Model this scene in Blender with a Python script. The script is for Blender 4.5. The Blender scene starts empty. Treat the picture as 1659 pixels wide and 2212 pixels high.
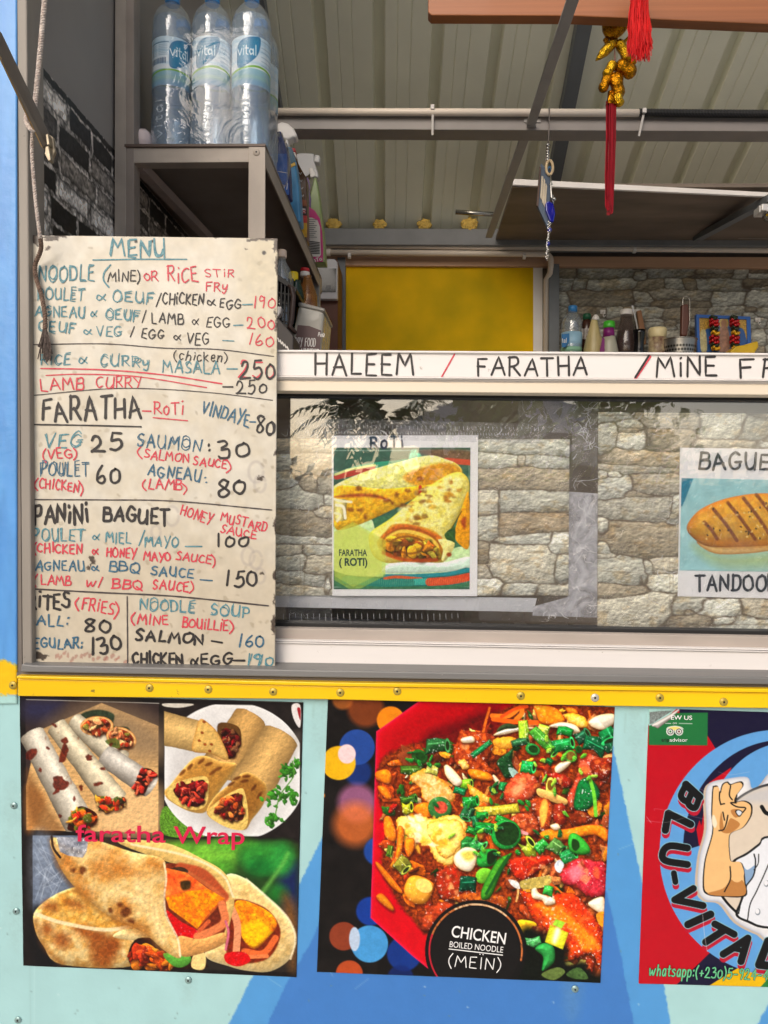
import bpy, bmesh, math, random
import numpy as np
from mathutils import Vector, Matrix

# ---------------------------------------------------------------- camera, sky, sun, exposure
scene = bpy.context.scene
R = math.radians
F = 1640.0                                   # focal length in pixels of a 1659 x 2212 picture
CAM = Vector((0, -1.1, 1.55))
YAW, PITCH, ROLL = math.atan((893-829.5)/F), math.atan((1106-1072)/F), 0.0150
fwd = Vector((-math.sin(YAW)*math.cos(PITCH), math.cos(YAW)*math.cos(PITCH), -math.sin(PITCH)))
r0 = fwd.cross(Vector((0, 0, 1))).normalized(); u0 = r0.cross(fwd)
rgt = r0*math.cos(ROLL)+u0*math.sin(ROLL); upv = u0*math.cos(ROLL)-r0*math.sin(ROLL)
cam_d = bpy.data.cameras.new('camera'); cam = bpy.data.objects.new('camera', cam_d)
scene.collection.objects.link(cam); scene.camera = cam
cam.matrix_world = Matrix(((rgt.x, upv.x, -fwd.x, CAM.x), (rgt.y, upv.y, -fwd.y, CAM.y), (rgt.z, upv.z, -fwd.z, CAM.z), (0, 0, 0, 1)))
cam_d.sensor_fit = 'VERTICAL'; cam_d.sensor_height = 36; cam_d.lens = 36*F/2212
cam_d.clip_start = .02; cam_d.clip_end = 500

SUN_EL, SUN_AZ = R(33), R(200)               # soft high sun behind the camera, to its left
world = bpy.data.worlds.new('World'); scene.world = world; world.use_nodes = True
wn = world.node_tree.nodes; bg = wn['Background']; sky = wn.new('ShaderNodeTexSky')
sky.sky_type = 'NISHITA'; sky.sun_disc = False; sky.sun_elevation = SUN_EL; sky.sun_rotation = SUN_AZ
sky.air_density = 1.0; sky.dust_density = 4.0; sky.ozone_density = 1.0
world.node_tree.links.new(sky.outputs[0], bg.inputs[0]); bg.inputs[1].default_value = .12
sun_d = bpy.data.lights.new('sun', 'SUN'); sun = bpy.data.objects.new('sun', sun_d); scene.collection.objects.link(sun)
sun_d.energy = 1.05; sun_d.angle = R(42); sun_d.color = (1, .975, .94)
sdir = Vector((math.sin(SUN_AZ)*math.cos(SUN_EL), math.cos(SUN_AZ)*math.cos(SUN_EL), math.sin(SUN_EL)))
sun.rotation_euler = sdir.to_track_quat('Z', 'Y').to_euler()
vs = scene.view_settings; vs.view_transform = 'Standard'; vs.look = 'None'; vs.gamma = 1; vs.use_curve_mapping = False
vs.exposure = 0.2
scene.cycles.transparent_max_bounces = 24; scene.cycles.max_bounces = 10; scene.cycles.diffuse_bounces = 6

# ---------------------------------------------------------------- helpers
def ray(px, py): return fwd+rgt*((px-829.5)/F)+upv*((1106-py)/F)
def U(px, py, y):                            # where a direction meets the vertical plane at depth y
    d = ray(px, py); return CAM+d*((y-CAM.y)/d.y)
def Ux(px, py, x):
    d = ray(px, py); return CAM+d*((x-CAM.x)/d.x)
def Uz(px, py, z):
    d = ray(px, py); return CAM+d*((z-CAM.z)/d.z)
K = 1659/1920
def mpp(y): return (y-CAM.y)/F               # metres per pixel at depth y
def lin(c):
    c = np.asarray(c, float)/255
    return np.where(c <= .04045, c/12.92, ((c+.055)/1.055)**2.4)
def coll(): return scene.collection.objects
def tag(o, label=None, cat=None, group=None, kind=None):
    for k, v in (('label', label), ('category', cat), ('group', group), ('kind', kind)):
        if v: o[k] = v
    return o
def empty(name, loc, label, cat, group=None):
    o = bpy.data.objects.new(name, None); coll().link(o); o.location = loc; o.empty_display_size = .05
    return tag(o, label, cat, group)
def parent_to(o, p):
    if p is not None:
        o.parent = p; bpy.context.view_layer.update(); o.matrix_parent_inverse = p.matrix_world.inverted()
_m = {}
def mat(name, col, rough=.6, metal=0, var=.12, vs_=14, bump=0, bs=60, col2=None, k2=.5, coat=0, spec=.5, stretch=(1, 1, 1), scratch=None):
    """a procedural painted / plastic / metal surface: base colour broken up by noise, fine bump"""
    if name in _m: return _m[name]
    m = bpy.data.materials.new(name); m.use_nodes = True; n = m.node_tree.nodes; l = m.node_tree.links; b = n['Principled BSDF']
    c = lin(col); tc = n.new('ShaderNodeTexCoord'); mp = n.new('ShaderNodeMapping'); l.new(tc.outputs['Object'], mp.inputs[0]); mp.inputs['Scale'].default_value = stretch
    nz = n.new('ShaderNodeTexNoise'); nz.inputs['Scale'].default_value = vs_; nz.inputs['Detail'].default_value = 6; l.new(mp.outputs[0], nz.inputs[0])
    rp = n.new('ShaderNodeValToRGB'); l.new(nz.outputs['Fac'], rp.inputs[0])
    c2 = lin(col2) if col2 is not None else c*(1+var)
    rp.color_ramp.elements[0].position = .5-.22*k2/.5; rp.color_ramp.elements[1].position = .5+.22
    rp.color_ramp.elements[0].color = (*np.clip(c*(1-var), 0, 1), 1); rp.color_ramp.elements[1].color = (*np.clip(c2, 0, 1), 1)
    out = rp.outputs[0]
    if scratch is not None:
        z2 = n.new('ShaderNodeTexNoise'); z2.inputs['Scale'].default_value = 55; z2.inputs['Detail'].default_value = 8; z2.inputs['Roughness'].default_value = .7; l.new(tc.outputs['Object'], z2.inputs[0])
        r2 = n.new('ShaderNodeValToRGB'); r2.color_ramp.elements[0].position = .66; r2.color_ramp.elements[1].position = .70; l.new(z2.outputs['Fac'], r2.inputs[0])
        mx = n.new('ShaderNodeMixRGB'); l.new(r2.outputs[0], mx.inputs[0]); l.new(out, mx.inputs[1]); mx.inputs[2].default_value = (*lin(scratch), 1); out = mx.outputs[0]
    l.new(out, b.inputs['Base Color'])
    b.inputs['Roughness'].default_value = rough; b.inputs['Metallic'].default_value = metal; b.inputs['Specular IOR Level'].default_value = spec; b.inputs['Coat Weight'].default_value = coat
    if bump:
        z = n.new('ShaderNodeTexNoise'); z.inputs['Scale'].default_value = bs; z.inputs['Detail'].default_value = 4; l.new(mp.outputs[0], z.inputs[0])
        bp = n.new('ShaderNodeBump'); bp.inputs['Strength'].default_value = bump; bp.inputs['Distance'].default_value = .004; l.new(z.outputs['Fac'], bp.inputs['Height']); l.new(bp.outputs[0], b.inputs['Normal'])
    _m[name] = m; return m
def clear(name, tint=(.9, .95, 1), body=(200, 215, 230), haze=.12, rough=.08, bump=.3, bs=40, ior=1.45, gl=1.0, patchy=0):
    """thin clear plastic or glass: see-through, with a fresnel gloss and a little milkiness"""
    if name in _m: return _m[name]
    m = bpy.data.materials.new(name); m.use_nodes = True; n = m.node_tree.nodes; l = m.node_tree.links; n.remove(n['Principled BSDF'])
    tr = n.new('ShaderNodeBsdfTransparent'); tr.inputs[0].default_value = (*tint, 1); df = n.new('ShaderNodeBsdfDiffuse'); df.inputs[0].default_value = (*lin(body), 1)
    g = n.new('ShaderNodeBsdfGlossy'); g.inputs['Roughness'].default_value = rough; g.inputs[0].default_value = (gl, gl, gl, 1)
    m1 = n.new('ShaderNodeMixShader'); m1.inputs[0].default_value = haze; l.new(tr.outputs[0], m1.inputs[1]); l.new(df.outputs[0], m1.inputs[2])
    lw = n.new('ShaderNodeLayerWeight'); lw.inputs[0].default_value = .5; pw = n.new('ShaderNodeMath'); pw.operation = 'POWER'; pw.inputs[1].default_value = 5; l.new(lw.outputs['Facing'], pw.inputs[0])
    if patchy:
        tc2 = n.new('ShaderNodeTexCoord'); zz = n.new('ShaderNodeTexNoise'); zz.inputs['Scale'].default_value = patchy; zz.inputs['Detail'].default_value = 7; zz.inputs['Distortion'].default_value = 1.5; l.new(tc2.outputs['Object'], zz.inputs[0])
        mr = n.new('ShaderNodeMapRange'); mr.inputs[1].default_value = .35; mr.inputs[2].default_value = .65; mr.inputs[3].default_value = haze*.45; mr.inputs[4].default_value = min(1, haze*1.5); l.new(zz.outputs['Fac'], mr.inputs[0]); l.new(mr.outputs[0], m1.inputs[0])
    fr = n.new('ShaderNodeMath'); fr.operation = 'MULTIPLY_ADD'; f0 = ((ior-1)/(ior+1))**2; fr.inputs[1].default_value = .9-f0; fr.inputs[2].default_value = f0; l.new(pw.outputs[0], fr.inputs[0])
    m2 = n.new('ShaderNodeMixShader'); l.new(fr.outputs[0], m2.inputs[0]); l.new(m1.outputs[0], m2.inputs[1]); l.new(g.outputs[0], m2.inputs[2])
    if bump:
        tc = n.new('ShaderNodeTexCoord'); z = n.new('ShaderNodeTexNoise'); z.inputs['Scale'].default_value = bs; z.inputs['Detail'].default_value = 3; z.inputs['Distortion'].default_value = 1.2; l.new(tc.outputs['Object'], z.inputs[0])
        bp = n.new('ShaderNodeBump'); bp.inputs['Strength'].default_value = bump; bp.inputs['Distance'].default_value = .01; l.new(z.outputs['Fac'], bp.inputs['Height'])
        l.new(bp.outputs[0], g.inputs['Normal']); l.new(bp.outputs[0], lw.inputs['Normal'])
    l.new(m2.outputs[0], n['Material Output'].inputs[0]); _m[name] = m; return m
def printed(name, rough=.4, bump=.15, bs=90, coat=0, spec=.5):
    """a surface that carries a picture drawn by the painter (colour attribute)"""
    if name in _m: return _m[name]
    m = bpy.data.materials.new(name); m.use_nodes = True; n = m.node_tree.nodes; l = m.node_tree.links; b = n['Principled BSDF']
    a = n.new('ShaderNodeAttribute'); a.attribute_name = 'print'; l.new(a.outputs['Color'], b.inputs['Base Color'])
    b.inputs['Roughness'].default_value = rough; b.inputs['Coat Weight'].default_value = coat; b.inputs['Coat Roughness'].default_value = .12; b.inputs['Specular IOR Level'].default_value = spec
    if bump:
        tc = n.new('ShaderNodeTexCoord'); z = n.new('ShaderNodeTexNoise'); z.inputs['Scale'].default_value = bs; z.inputs['Detail'].default_value = 3; l.new(tc.outputs['Object'], z.inputs[0])
        bp = n.new('ShaderNodeBump'); bp.inputs['Strength'].default_value = bump; bp.inputs['Distance'].default_value = .003; l.new(z.outputs['Fac'], bp.inputs['Height'])
        l.new(bp.outputs[0], b.inputs['Normal']); l.new(bp.outputs[0], b.inputs['Coat Normal'])
    _m[name] = m; return m
class MB:
    def __init__(s): s.v = []; s.f = []
    def add(s, v, f):
        o = len(s.v); s.v += [tuple(p) for p in v]; s.f += [tuple(i+o for i in q) for q in f]; return s
    def box(s, x0, x1, y0, y1, z0, z1):
        return s.add([(x0, y0, z0), (x1, y0, z0), (x1, y1, z0), (x0, y1, z0), (x0, y0, z1), (x1, y0, z1), (x1, y1, z1), (x0, y1, z1)],
                     [(3, 2, 1, 0), (4, 5, 6, 7), (0, 1, 5, 4), (1, 2, 6, 5), (2, 3, 7, 6), (3, 0, 4, 7)])
    def prism(s, front, d):                  # front: points seen clockwise or not; pushed back by the vector d
        n = len(front); d = Vector(d); f = [Vector(p) for p in front]
        return s.add(f+[p+d for p in f], [tuple(range(n)), tuple(range(2*n-1, n-1, -1))]+[(i, n+i, n+(i+1) % n, (i+1) % n) for i in range(n)])
    def slab(s, px, y, d):                   # an upright plate whose outline is given by sight lines at depth y
        return s.prism([U(a, b, y) for a, b in px], (0, d, 0))
    def bar(s, a, b, w, h, up=(0, 0, 1)):
        a, b = Vector(a), Vector(b); t = (b-a).normalized(); sd = t.cross(Vector(up)).normalized(); u = sd.cross(t)
        c = [sd*(i*w/2)+u*(j*h/2) for i, j in ((-1, -1), (1, -1), (1, 1), (-1, 1))]
        return s.add([a+q for q in c]+[b+q for q in c], [(3, 2, 1, 0), (4, 5, 6, 7), (0, 1, 5, 4), (1, 2, 6, 5), (2, 3, 7, 6), (3, 0, 4, 7)])
    def tube(s, path, r, n=10, cap=True, seed=None):
        P = [Vector(p) for p in path]; rr = r if hasattr(r, '__len__') else [r]*len(P); o = len(s.v); ref = None
        for i, p in enumerate(P):
            t = (P[min(i+1, len(P)-1)]-P[max(i-1, 0)]).normalized()
            if ref is None: ref = Vector((0, 0, 1)) if abs(t.z) < .9 else Vector((1, 0, 0))
            a = (ref-t*ref.dot(t)).normalized(); ref = a; b = t.cross(a)
            for k in range(n):
                w = 2*math.pi*k/n; s.v.append(tuple(p+(a*math.cos(w)+b*math.sin(w))*rr[i]))
        for i in range(len(P)-1):
            for k in range(n): s.f.append((o+i*n+k, o+i*n+(k+1) % n, o+(i+1)*n+(k+1) % n, o+(i+1)*n+k))
        if cap: s.f.append(tuple(o+k for k in range(n-1, -1, -1))); s.f.append(tuple(o+(len(P)-1)*n+k for k in range(n)))
        return s
    def lathe(s, prof, c=(0, 0, 0), n=28, M=None, sq=0, cap=True):
        c = Vector(c); o = len(s.v)
        for r, z in prof:
            for k in range(n):
                w = 2*math.pi*k/n; p = Vector((r*math.cos(w), r*math.sin(w)*(1-sq), z))
                if M is not None: p = M @ p
                s.v.append(tuple(c+p))
        for i in range(len(prof)-1):
            for k in range(n): s.f.append((o+i*n+k, o+i*n+(k+1) % n, o+(i+1)*n+(k+1) % n, o+(i+1)*n+k))
        if cap: s.f.append(tuple(o+k for k in range(n-1, -1, -1))); s.f.append(tuple(o+(len(prof)-1)*n+k for k in range(n)))
        return s
    def blob(s, c, rad, n=12, m=8, jit=0, seed=0, M=None):
        rs = random.Random(seed); c = Vector(c); o = len(s.v)
        for i in range(1, m):
            a = math.pi*i/m
            for k in range(n):
                w = 2*math.pi*k/n; q = 1+jit*(rs.random()-.5)
                p = Vector((rad[0]*math.sin(a)*math.cos(w)*q, rad[1]*math.sin(a)*math.sin(w)*q, rad[2]*math.cos(a)*q))
                s.v.append(tuple(c+(M @ p if M is not None else p)))
        for i in range(m-2):
            for k in range(n): s.f.append((o+i*n+k, o+(i+1)*n+k, o+(i+1)*n+(k+1) % n, o+i*n+(k+1) % n))
        s.f.append(tuple(o+k for k in range(n))); s.f.append(tuple(o+(m-2)*n+k for k in range(n-1, -1, -1)))
        return s
    def build(s, name, m, parent=None, smooth=False, bevel=0, seg=2, fix=True):
        me = bpy.data.meshes.new(name); me.from_pydata(s.v, [], s.f); me.update()
        if fix:
            bm = bmesh.new(); bm.from_mesh(me); bmesh.ops.recalc_face_normals(bm, faces=bm.faces); bm.to_mesh(me); bm.free()
        me.materials.append(m)
        o = bpy.data.objects.new(name, me); coll().link(o)
        if smooth: me.polygons.foreach_set('use_smooth', [True]*len(me.polygons))
        if bevel:
            b = o.modifiers.new('edge', 'BEVEL'); b.width = bevel; b.segments = seg; b.limit_method = 'ANGLE'; b.angle_limit = R(40)
        parent_to(o, parent); return o
def picture(name, P, place, m, parent=None, thick=.0012, wave=0, gain=.92, back=Vector((0, 1, 0)), smooth=True, closed=False):
    """a sheet that carries a painted picture; place(x, y) gives the world point of a picture point"""
    ny, nx = P.ny, P.nx
    co = place(P.X.ravel(), P.Y.ravel())
    if wave: co[:, 1] += wave*(fbm(P.X.ravel()/60, P.Y.ravel()/60, 3, 4)+.2*fbm(P.X.ravel()/12, P.Y.ravel()/12, 2, 8))
    i = (np.arange(ny-1)[:, None]*nx+np.arange(nx-1)[None, :]).ravel()
    f = np.stack([i, i+nx, i+nx+1, i+1], 1)
    rim = np.concatenate([np.arange(nx), np.arange(1, ny)*nx+nx-1, (ny-1)*nx+np.arange(nx-2, -1, -1), np.arange(ny-2, 0, -1)*nx]) if thick else np.zeros(0, int)
    nv = len(co); b = np.array(back)*thick
    co = np.concatenate([co, co[rim]+b]) if thick else co
    if thick:
        k = np.arange(len(rim)); k2 = (k+1) % len(rim); f = np.concatenate([f, np.stack([rim[k], rim[k2], nv+k2, nv+k], 1)])
    me = bpy.data.meshes.new(name); me.vertices.add(len(co)); me.vertices.foreach_set('co', co.ravel())
    me.loops.add(f.size); me.loops.foreach_set('vertex_index', f.ravel().astype(np.int32)); me.polygons.add(len(f)); me.polygons.foreach_set('loop_start', np.arange(0, f.size, 4, dtype=np.int32))
    me.update(); me.validate()
    c = lin(np.clip(P.im.reshape(-1, 3), 0, 255))*gain; c = np.concatenate([c, c[rim]]) if thick else c
    at = me.color_attributes.new('print', 'FLOAT_COLOR', 'POINT'); at.data.foreach_set('color', np.concatenate([c, np.ones((len(c), 1))], 1).ravel().astype(np.float32))
    if smooth: me.polygons.foreach_set('use_smooth', [True]*len(me.polygons))
    me.materials.append(m); o = bpy.data.objects.new(name, me); coll().link(o); parent_to(o, parent); return o
def at_depth(y):                             # picture points are sight lines (1920 px wide); the sheet stands upright at depth y
    def f(X, Y):
        px, py = X*K, Y*K
        d = np.array(fwd)[None]+np.array(rgt)[None]*((px-829.5)/F)[:, None]+np.array(upv)[None]*((1106-py)/F)[:, None]
        return np.array(CAM)[None]+d*((y-CAM.y)/d[:, 1])[:, None]
    return f
# ---- pen strokes: a small single-line alphabet; s = smooth curve, l = straight
G = {
 'A': (.8, [('l', [(0, 0), (.42, 1), (.8, 0)]), ('l', [(.14, .36), (.68, .38)])]), 'B': (.65, [('l', [(.02, 0), (.04, 1)]), ('s', [(.04, 1), (.5, .95), (.5, .6), (.05, .54)]), ('s', [(.05, .54), (.62, .48), (.6, .05), (.02, 0)])]),
 'C': (.65, [('s', [(.62, .86), (.35, 1), (.05, .7), (.03, .3), (.3, 0), (.62, .14)])]), 'D': (.7, [('l', [(.04, 0), (.04, 1)]), ('s', [(.0, 1), (.5, .92), (.68, .5), (.5, .08), (.0, 0)])]),
 'E': (.6, [('l', [(.55, 1), (.04, .97), (.02, .02), (.58, 0)]), ('l', [(.04, .52), (.46, .52)])]), 'F': (.6, [('l', [(.6, 1), (.04, .97), (.02, 0)]), ('l', [(.04, .55), (.45, .55)])]),
 'G': (.75, [('s', [(.66, .86), (.38, 1), (.06, .7), (.04, .28), (.35, 0), (.66, .18), (.68, .42)]), ('l', [(.4, .42), (.76, .43)])]), 'H': (.72, [('l', [(.04, 0), (.04, 1)]), ('l', [(.68, 0), (.68, 1)]), ('l', [(.04, .5), (.68, .52)])]),
 'I': (.2, [('l', [(.1, 0), (.1, 1)])]), 'i': (.2, [('l', [(.1, 0), (.1, .66)]), ('l', [(.1, .93), (.12, 1)])]), 'K': (.65, [('l', [(.04, 0), (.04, 1)]), ('l', [(.58, 1), (.06, .46), (.62, 0)])]),
 'L': (.6, [('l', [(.05, 1), (.03, .02), (.58, 0)])]), 'M': (.95, [('l', [(0, 0), (.14, 1), (.48, .4), (.8, 1), (.95, 0)])]), 'N': (.75, [('l', [(.03, 0), (.06, 1), (.68, .03), (.72, 1)])]),
 'O': (.8, [('s', [(.42, 1), (.08, .78), (.05, .25), (.4, 0), (.76, .28), (.72, .8), (.4, 1)])]), 'o': (.6, [('s', [(.3, .72), (.05, .5), (.06, .15), (.3, 0), (.56, .2), (.54, .58), (.28, .72)])]),
 'P': (.65, [('l', [(.04, 0), (.06, 1)]), ('s', [(.0, .98), (.5, 1), (.6, .7), (.4, .48), (.06, .45)])]), 'Q': (.85, [('s', [(.42, 1), (.08, .78), (.05, .25), (.4, 0), (.76, .28), (.72, .8), (.4, 1)]), ('s', [(.3, .35), (.55, .1), (.85, .02)])]),
 'R': (.68, [('l', [(.04, 0), (.06, 1)]), ('s', [(.0, .97), (.48, 1), (.58, .74), (.4, .52), (.06, .48)]), ('l', [(.25, .48), (.68, 0)])]), 'S': (.6, [('s', [(.56, .9), (.3, 1), (.06, .8), (.2, .56), (.5, .4), (.52, .14), (.25, 0), (.02, .1)])]),
 's': (.5, [('s', [(.46, .6), (.25, .7), (.06, .56), (.2, .4), (.42, .28), (.42, .08), (.2, 0), (.02, .06)])]), 'T': (.75, [('l', [(0, .97), (.75, 1)]), ('l', [(.36, .98), (.36, 0)])]), 'U': (.75, [('s', [(.05, 1), (.04, .4), (.2, .04), (.5, .06), (.66, .35)]), ('l', [(.7, 1), (.68, 0)])]),
 'u': (.6, [('s', [(.05, .66), (.05, .2), (.22, .0), (.45, .15)]), ('l', [(.5, .66), (.52, 0)])]), 'V': (.75, [('l', [(0, 1), (.34, 0), (.72, 1)])]), 'W': (1.0, [('l', [(0, .9), (.2, 0), (.5, .7), (.75, 0), (1, .95)])]), 'w': (.9, [('s', [(0, .66), (.15, .0), (.42, .5)]), ('s', [(.42, .5), (.6, 0), (.85, .66)])]), 'X': (.7, [('l', [(0, 1), (.7, 0)]), ('l', [(.66, 1), (.03, 0)])]), 'Y': (.7, [('l', [(0, 1), (.32, .48)]), ('l', [(.7, 1), (.22, -.1)])]), 'y': (.6, [('s', [(.03, .66), (.1, .3), (.3, .25), (.5, .5)]), ('s', [(.55, .72), (.5, .1), (.3, -.28), (.05, -.2)])]),
 '0': (.7, [('s', [(.36, .8), (.08, .6), (.06, .2), (.34, 0), (.64, .22), (.62, .62), (.34, .8)])]), '1': (.3, [('l', [(.2, 1), (.1, 0)])]), '2': (.75, [('s', [(.04, .72), (.2, .98), (.5, .9), (.45, .5), (.02, .03)]), ('l', [(.02, .03), (.75, .0)])]), '3': (.65, [('s', [(.06, .94), (.4, 1), (.5, .75), (.22, .55)]), ('s', [(.22, .55), (.62, .5), (.58, .1), (.25, 0), (.02, .1)])]), '4': (.7, [('l', [(.5, 0), (.55, 1), (.02, .3), (.7, .34)])]), '5': (.65, [('l', [(.62, 1), (.14, .98), (.1, .56)]), ('s', [(.1, .56), (.5, .62), (.62, .3), (.36, 0), (.02, .06)])]), '6': (.62, [('s', [(.45, 1), (.12, .6), (.08, .15), (.35, 0), (.58, .2), (.42, .46), (.1, .3)])]), '8': (.65, [('s', [(.58, .9), (.3, 1), (.08, .82), (.28, .58), (.58, .3), (.42, .02), (.1, .06), (.1, .34), (.4, .58), (.6, .86)])]), '9': (.6, [('s', [(.52, .85), (.28, 1), (.06, .78), (.2, .56), (.5, .7), (.54, .9)]), ('s', [(.54, .9), (.5, .4), (.36, 0)])]),
 '&': (.8, [('s', [(.78, .75), (.5, .3), (.25, .0), (.03, .25), (.2, .6), (.45, .4), (.78, .02)])]), '(': (.3, [('s', [(.3, 1.15), (.04, .7), (.04, .25), (.26, -.2)])]), ')': (.3, [('s', [(0, 1.15), (.26, .7), (.26, .25), (.02, -.2)])]), '/': (.4, [('l', [(.4, 1.1), (0, -.1)])]), '-': (.6, [('l', [(.05, .42), (.55, .42)])]), ':': (.2, [('l', [(.1, .12), (.11, .2)]), ('l', [(.1, .6), (.11, .68)])]), '+': (.6, [('l', [(.05, .4), (.55, .4)]), ('l', [(.3, .66), (.3, .14)])]), ' ': (.45, []),
 'c': (.5, [('s', [(.46, .6), (.25, .7), (.05, .45), (.08, .12), (.28, 0), (.5, .1)])]), 'h': (.55, [('l', [(.06, 1.05), (.04, 0)]), ('s', [(.05, .4), (.25, .66), (.45, .5), (.5, 0)])]), 'k': (.5, [('l', [(.06, 1.05), (.04, 0)]), ('l', [(.42, .66), (.08, .3), (.5, 0)])]), 'e': (.5, [('s', [(.06, .35), (.46, .4), (.38, .68), (.12, .6), (.08, .15), (.3, 0), (.5, .1)])]), 'n': (.55, [('l', [(.05, .68), (.05, 0)]), ('s', [(.05, .4), (.25, .68), (.45, .5), (.5, 0)])]), 'a': (.55, [('s', [(.46, .6), (.25, .7), (.05, .42), (.1, .06), (.3, .02), (.46, .3)]), ('l', [(.47, .68), (.5, 0)])]), 't': (.4, [('s', [(.18, 1), (.17, .25), (.25, .02), (.4, .05)]), ('l', [(0, .68), (.38, .7)])]), 'v': (.5, [('l', [(0, .68), (.24, 0), (.5, .68)])]), 'l': (.2, [('l', [(.1, 1.05), (.1, 0)])]), 'p': (.55, [('l', [(.05, .68), (.03, -.4)]), ('s', [(.05, .45), (.25, .7), (.5, .5), (.45, .1), (.22, .0), (.05, .12)])]), 'd': (.55, [('s', [(.46, .55), (.25, .68), (.05, .42), (.1, .06), (.3, .0), (.46, .25)]), ('l', [(.48, 1.05), (.5, 0)])]), 'r': (.4, [('l', [(.05, .68), (.05, 0)]), ('s', [(.05, .4), (.2, .64), (.4, .64)])]), 'x': (.5, [('l', [(0, .66), (.5, 0)]), ('l', [(.48, .68), (.02, 0)])]), 'f': (.4, [('s', [(.42, .98), (.22, 1), (.18, .7), (.17, 0)]), ('l', [(0, .62), (.36, .64)])]), 'q': (.55, [('s', [(.46, .55), (.25, .68), (.05, .42), (.1, .06), (.3, .0), (.46, .25)]), ('l', [(.48, .66), (.48, -.4)])]),
}
_rs = np.random.RandomState(11)
def strokes(text, a, b, h, jit=.05, sl=0.0):
    """lay text from a to b (baseline, picture pixels, y down) at cap height h"""
    a, b = np.array(a, float), np.array(b, float); L = np.hypot(*(b-a)); t = (b-a)/L; n = np.array([t[1], -t[0]])
    gap = .26; tot = sum(G[c][0] for c in text)+gap*(len(text)-1); k = L/tot; x = 0; out = []
    for c in text:
        w, st = G[c]; dy = _rs.randn()*jit*.6; ss = 1+_rs.randn()*jit*.7; sh = _rs.randn()*jit*.8+sl
        for kind, pts in st:
            q = np.array(pts, float)+_rs.randn(len(pts), 2)*jit*.35
            q = smooth_open(q, 6) if kind == 's' else q
            out.append(a+t*((x+q[:, 0]+sh*q[:, 1])*k)[:, None]+n*((q[:, 1]*ss+dy)*h)[:, None])
        x += w+gap
    return out
_lift = [0]
def ribbon(name, polys, w, place, m, parent, taper=.12, base=.0):
    """pen lines as thin flat strips on a surface: place(x, y, lift)"""
    mb = MB()
    for p in polys:
        p = np.asarray(p, float)
        keep = [0]+[i for i in range(1, len(p)) if np.hypot(*(p[i]-p[i-1])) > 1e-6]; p = p[keep]
        if len(p) < 2: continue
        d = []                                # densify
        for i in range(len(p)-1):
            k = max(1, int(np.hypot(*(p[i+1]-p[i]))/(w*1.6)));
            for j in range(k): d.append(p[i]+(p[i+1]-p[i])*j/k)
        d.append(p[-1]); p = np.array(d); n = len(p)
        t = np.gradient(p, axis=0); t /= np.hypot(t[:, 0], t[:, 1])[:, None]+1e-9; nn = np.stack([-t[:, 1], t[:, 0]], 1)
        ww = w/2*(1+taper*np.array([vnoise(np.array([i*.7+len(mb.v)*.13]), np.array([3.3]))[0]*2-1 for i in range(n)]))
        _lift[0] = (_lift[0]+1) % 24; lift = base+_lift[0]*.000022
        e0, e1 = p[0]-t[0]*w*.5, p[-1]+t[-1]*w*.5
        row = [e0+nn[0]*ww[0]*.5, e0-nn[0]*ww[0]*.5]
        for i in range(n): row += [p[i]+nn[i]*ww[i], p[i]-nn[i]*ww[i]]
        row += [e1+nn[-1]*ww[-1]*.5, e1-nn[-1]*ww[-1]*.5]
        mb.add([place(q[0], q[1], lift) for q in row], [(2*i, 2*i+2, 2*i+3, 2*i+1) for i in range(n+1)])
    return mb.build(name, m, parent, fix=False)
def on_plane(y): return lambda x, yy, lift: U(x, yy, y-lift)
def type_on(name, text, a, b, h, m, parent, y, bold=0, lean=0):
    """printed lettering in the built-in typeface, fitted between a and b (baseline, pixels) with cap height h"""
    cu = bpy.data.curves.new(name, 'FONT'); cu.body = text; cu.offset = bold; cu.resolution_u = 4; cu.shear = lean
    o = bpy.data.objects.new(name, cu); coll().link(o); bpy.context.view_layer.update()
    me = bpy.data.meshes.new_from_object(o.evaluated_get(bpy.context.evaluated_depsgraph_get())); bpy.data.objects.remove(o); bpy.data.curves.remove(cu)
    co = np.empty(len(me.vertices)*3); me.vertices.foreach_get('co', co); co = co.reshape(-1, 3)
    x0, x1 = co[:, 0].min(), co[:, 0].max(); cap = .73
    a, b = np.array(a, float), np.array(b, float); L = np.hypot(*(b-a)); t = (b-a)/L; n = np.array([t[1], -t[0]])
    px = a+t*((co[:, 0]-x0)/(x1-x0)*L)[:, None]+n*(co[:, 1]/cap*h)[:, None]
    for v, q in zip(me.vertices, px): v.co = U(q[0], q[1], y)
    me.materials.append(m); ob = bpy.data.objects.new(name, me); coll().link(ob); parent_to(ob, parent); return ob
# ---------------------------------------------------------------- printed pictures: a small painter
# Posters and printed papers are flat pictures in the place itself; each is drawn here in code and
# carried by its mesh as a colour attribute.
_LAT = np.random.RandomState(7).rand(256, 256).astype(np.float32)
def vnoise(x, y):
    xi = np.floor(x).astype(np.int64); yi = np.floor(y).astype(np.int64)
    fx = x - xi; fy = y - yi
    fx = fx*fx*(3-2*fx); fy = fy*fy*(3-2*fy)
    a = _LAT[yi % 256, xi % 256]; b = _LAT[yi % 256, (xi+1) % 256]
    c = _LAT[(yi+1) % 256, xi % 256]; d = _LAT[(yi+1) % 256, (xi+1) % 256]
    return (a*(1-fx)+b*fx)*(1-fy)+(c*(1-fx)+d*fx)*fy
def fbm(x, y, octs=4, seed=0):
    s = 0; a = 1.0; t = 0
    x = x + seed*17.3; y = y + seed*31.7
    for _ in range(octs):
        s = s + a*vnoise(x, y); t += a; a *= .55; x = x*2.03+11.1; y = y*2.03+5.7
    return s/t - .5
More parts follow.
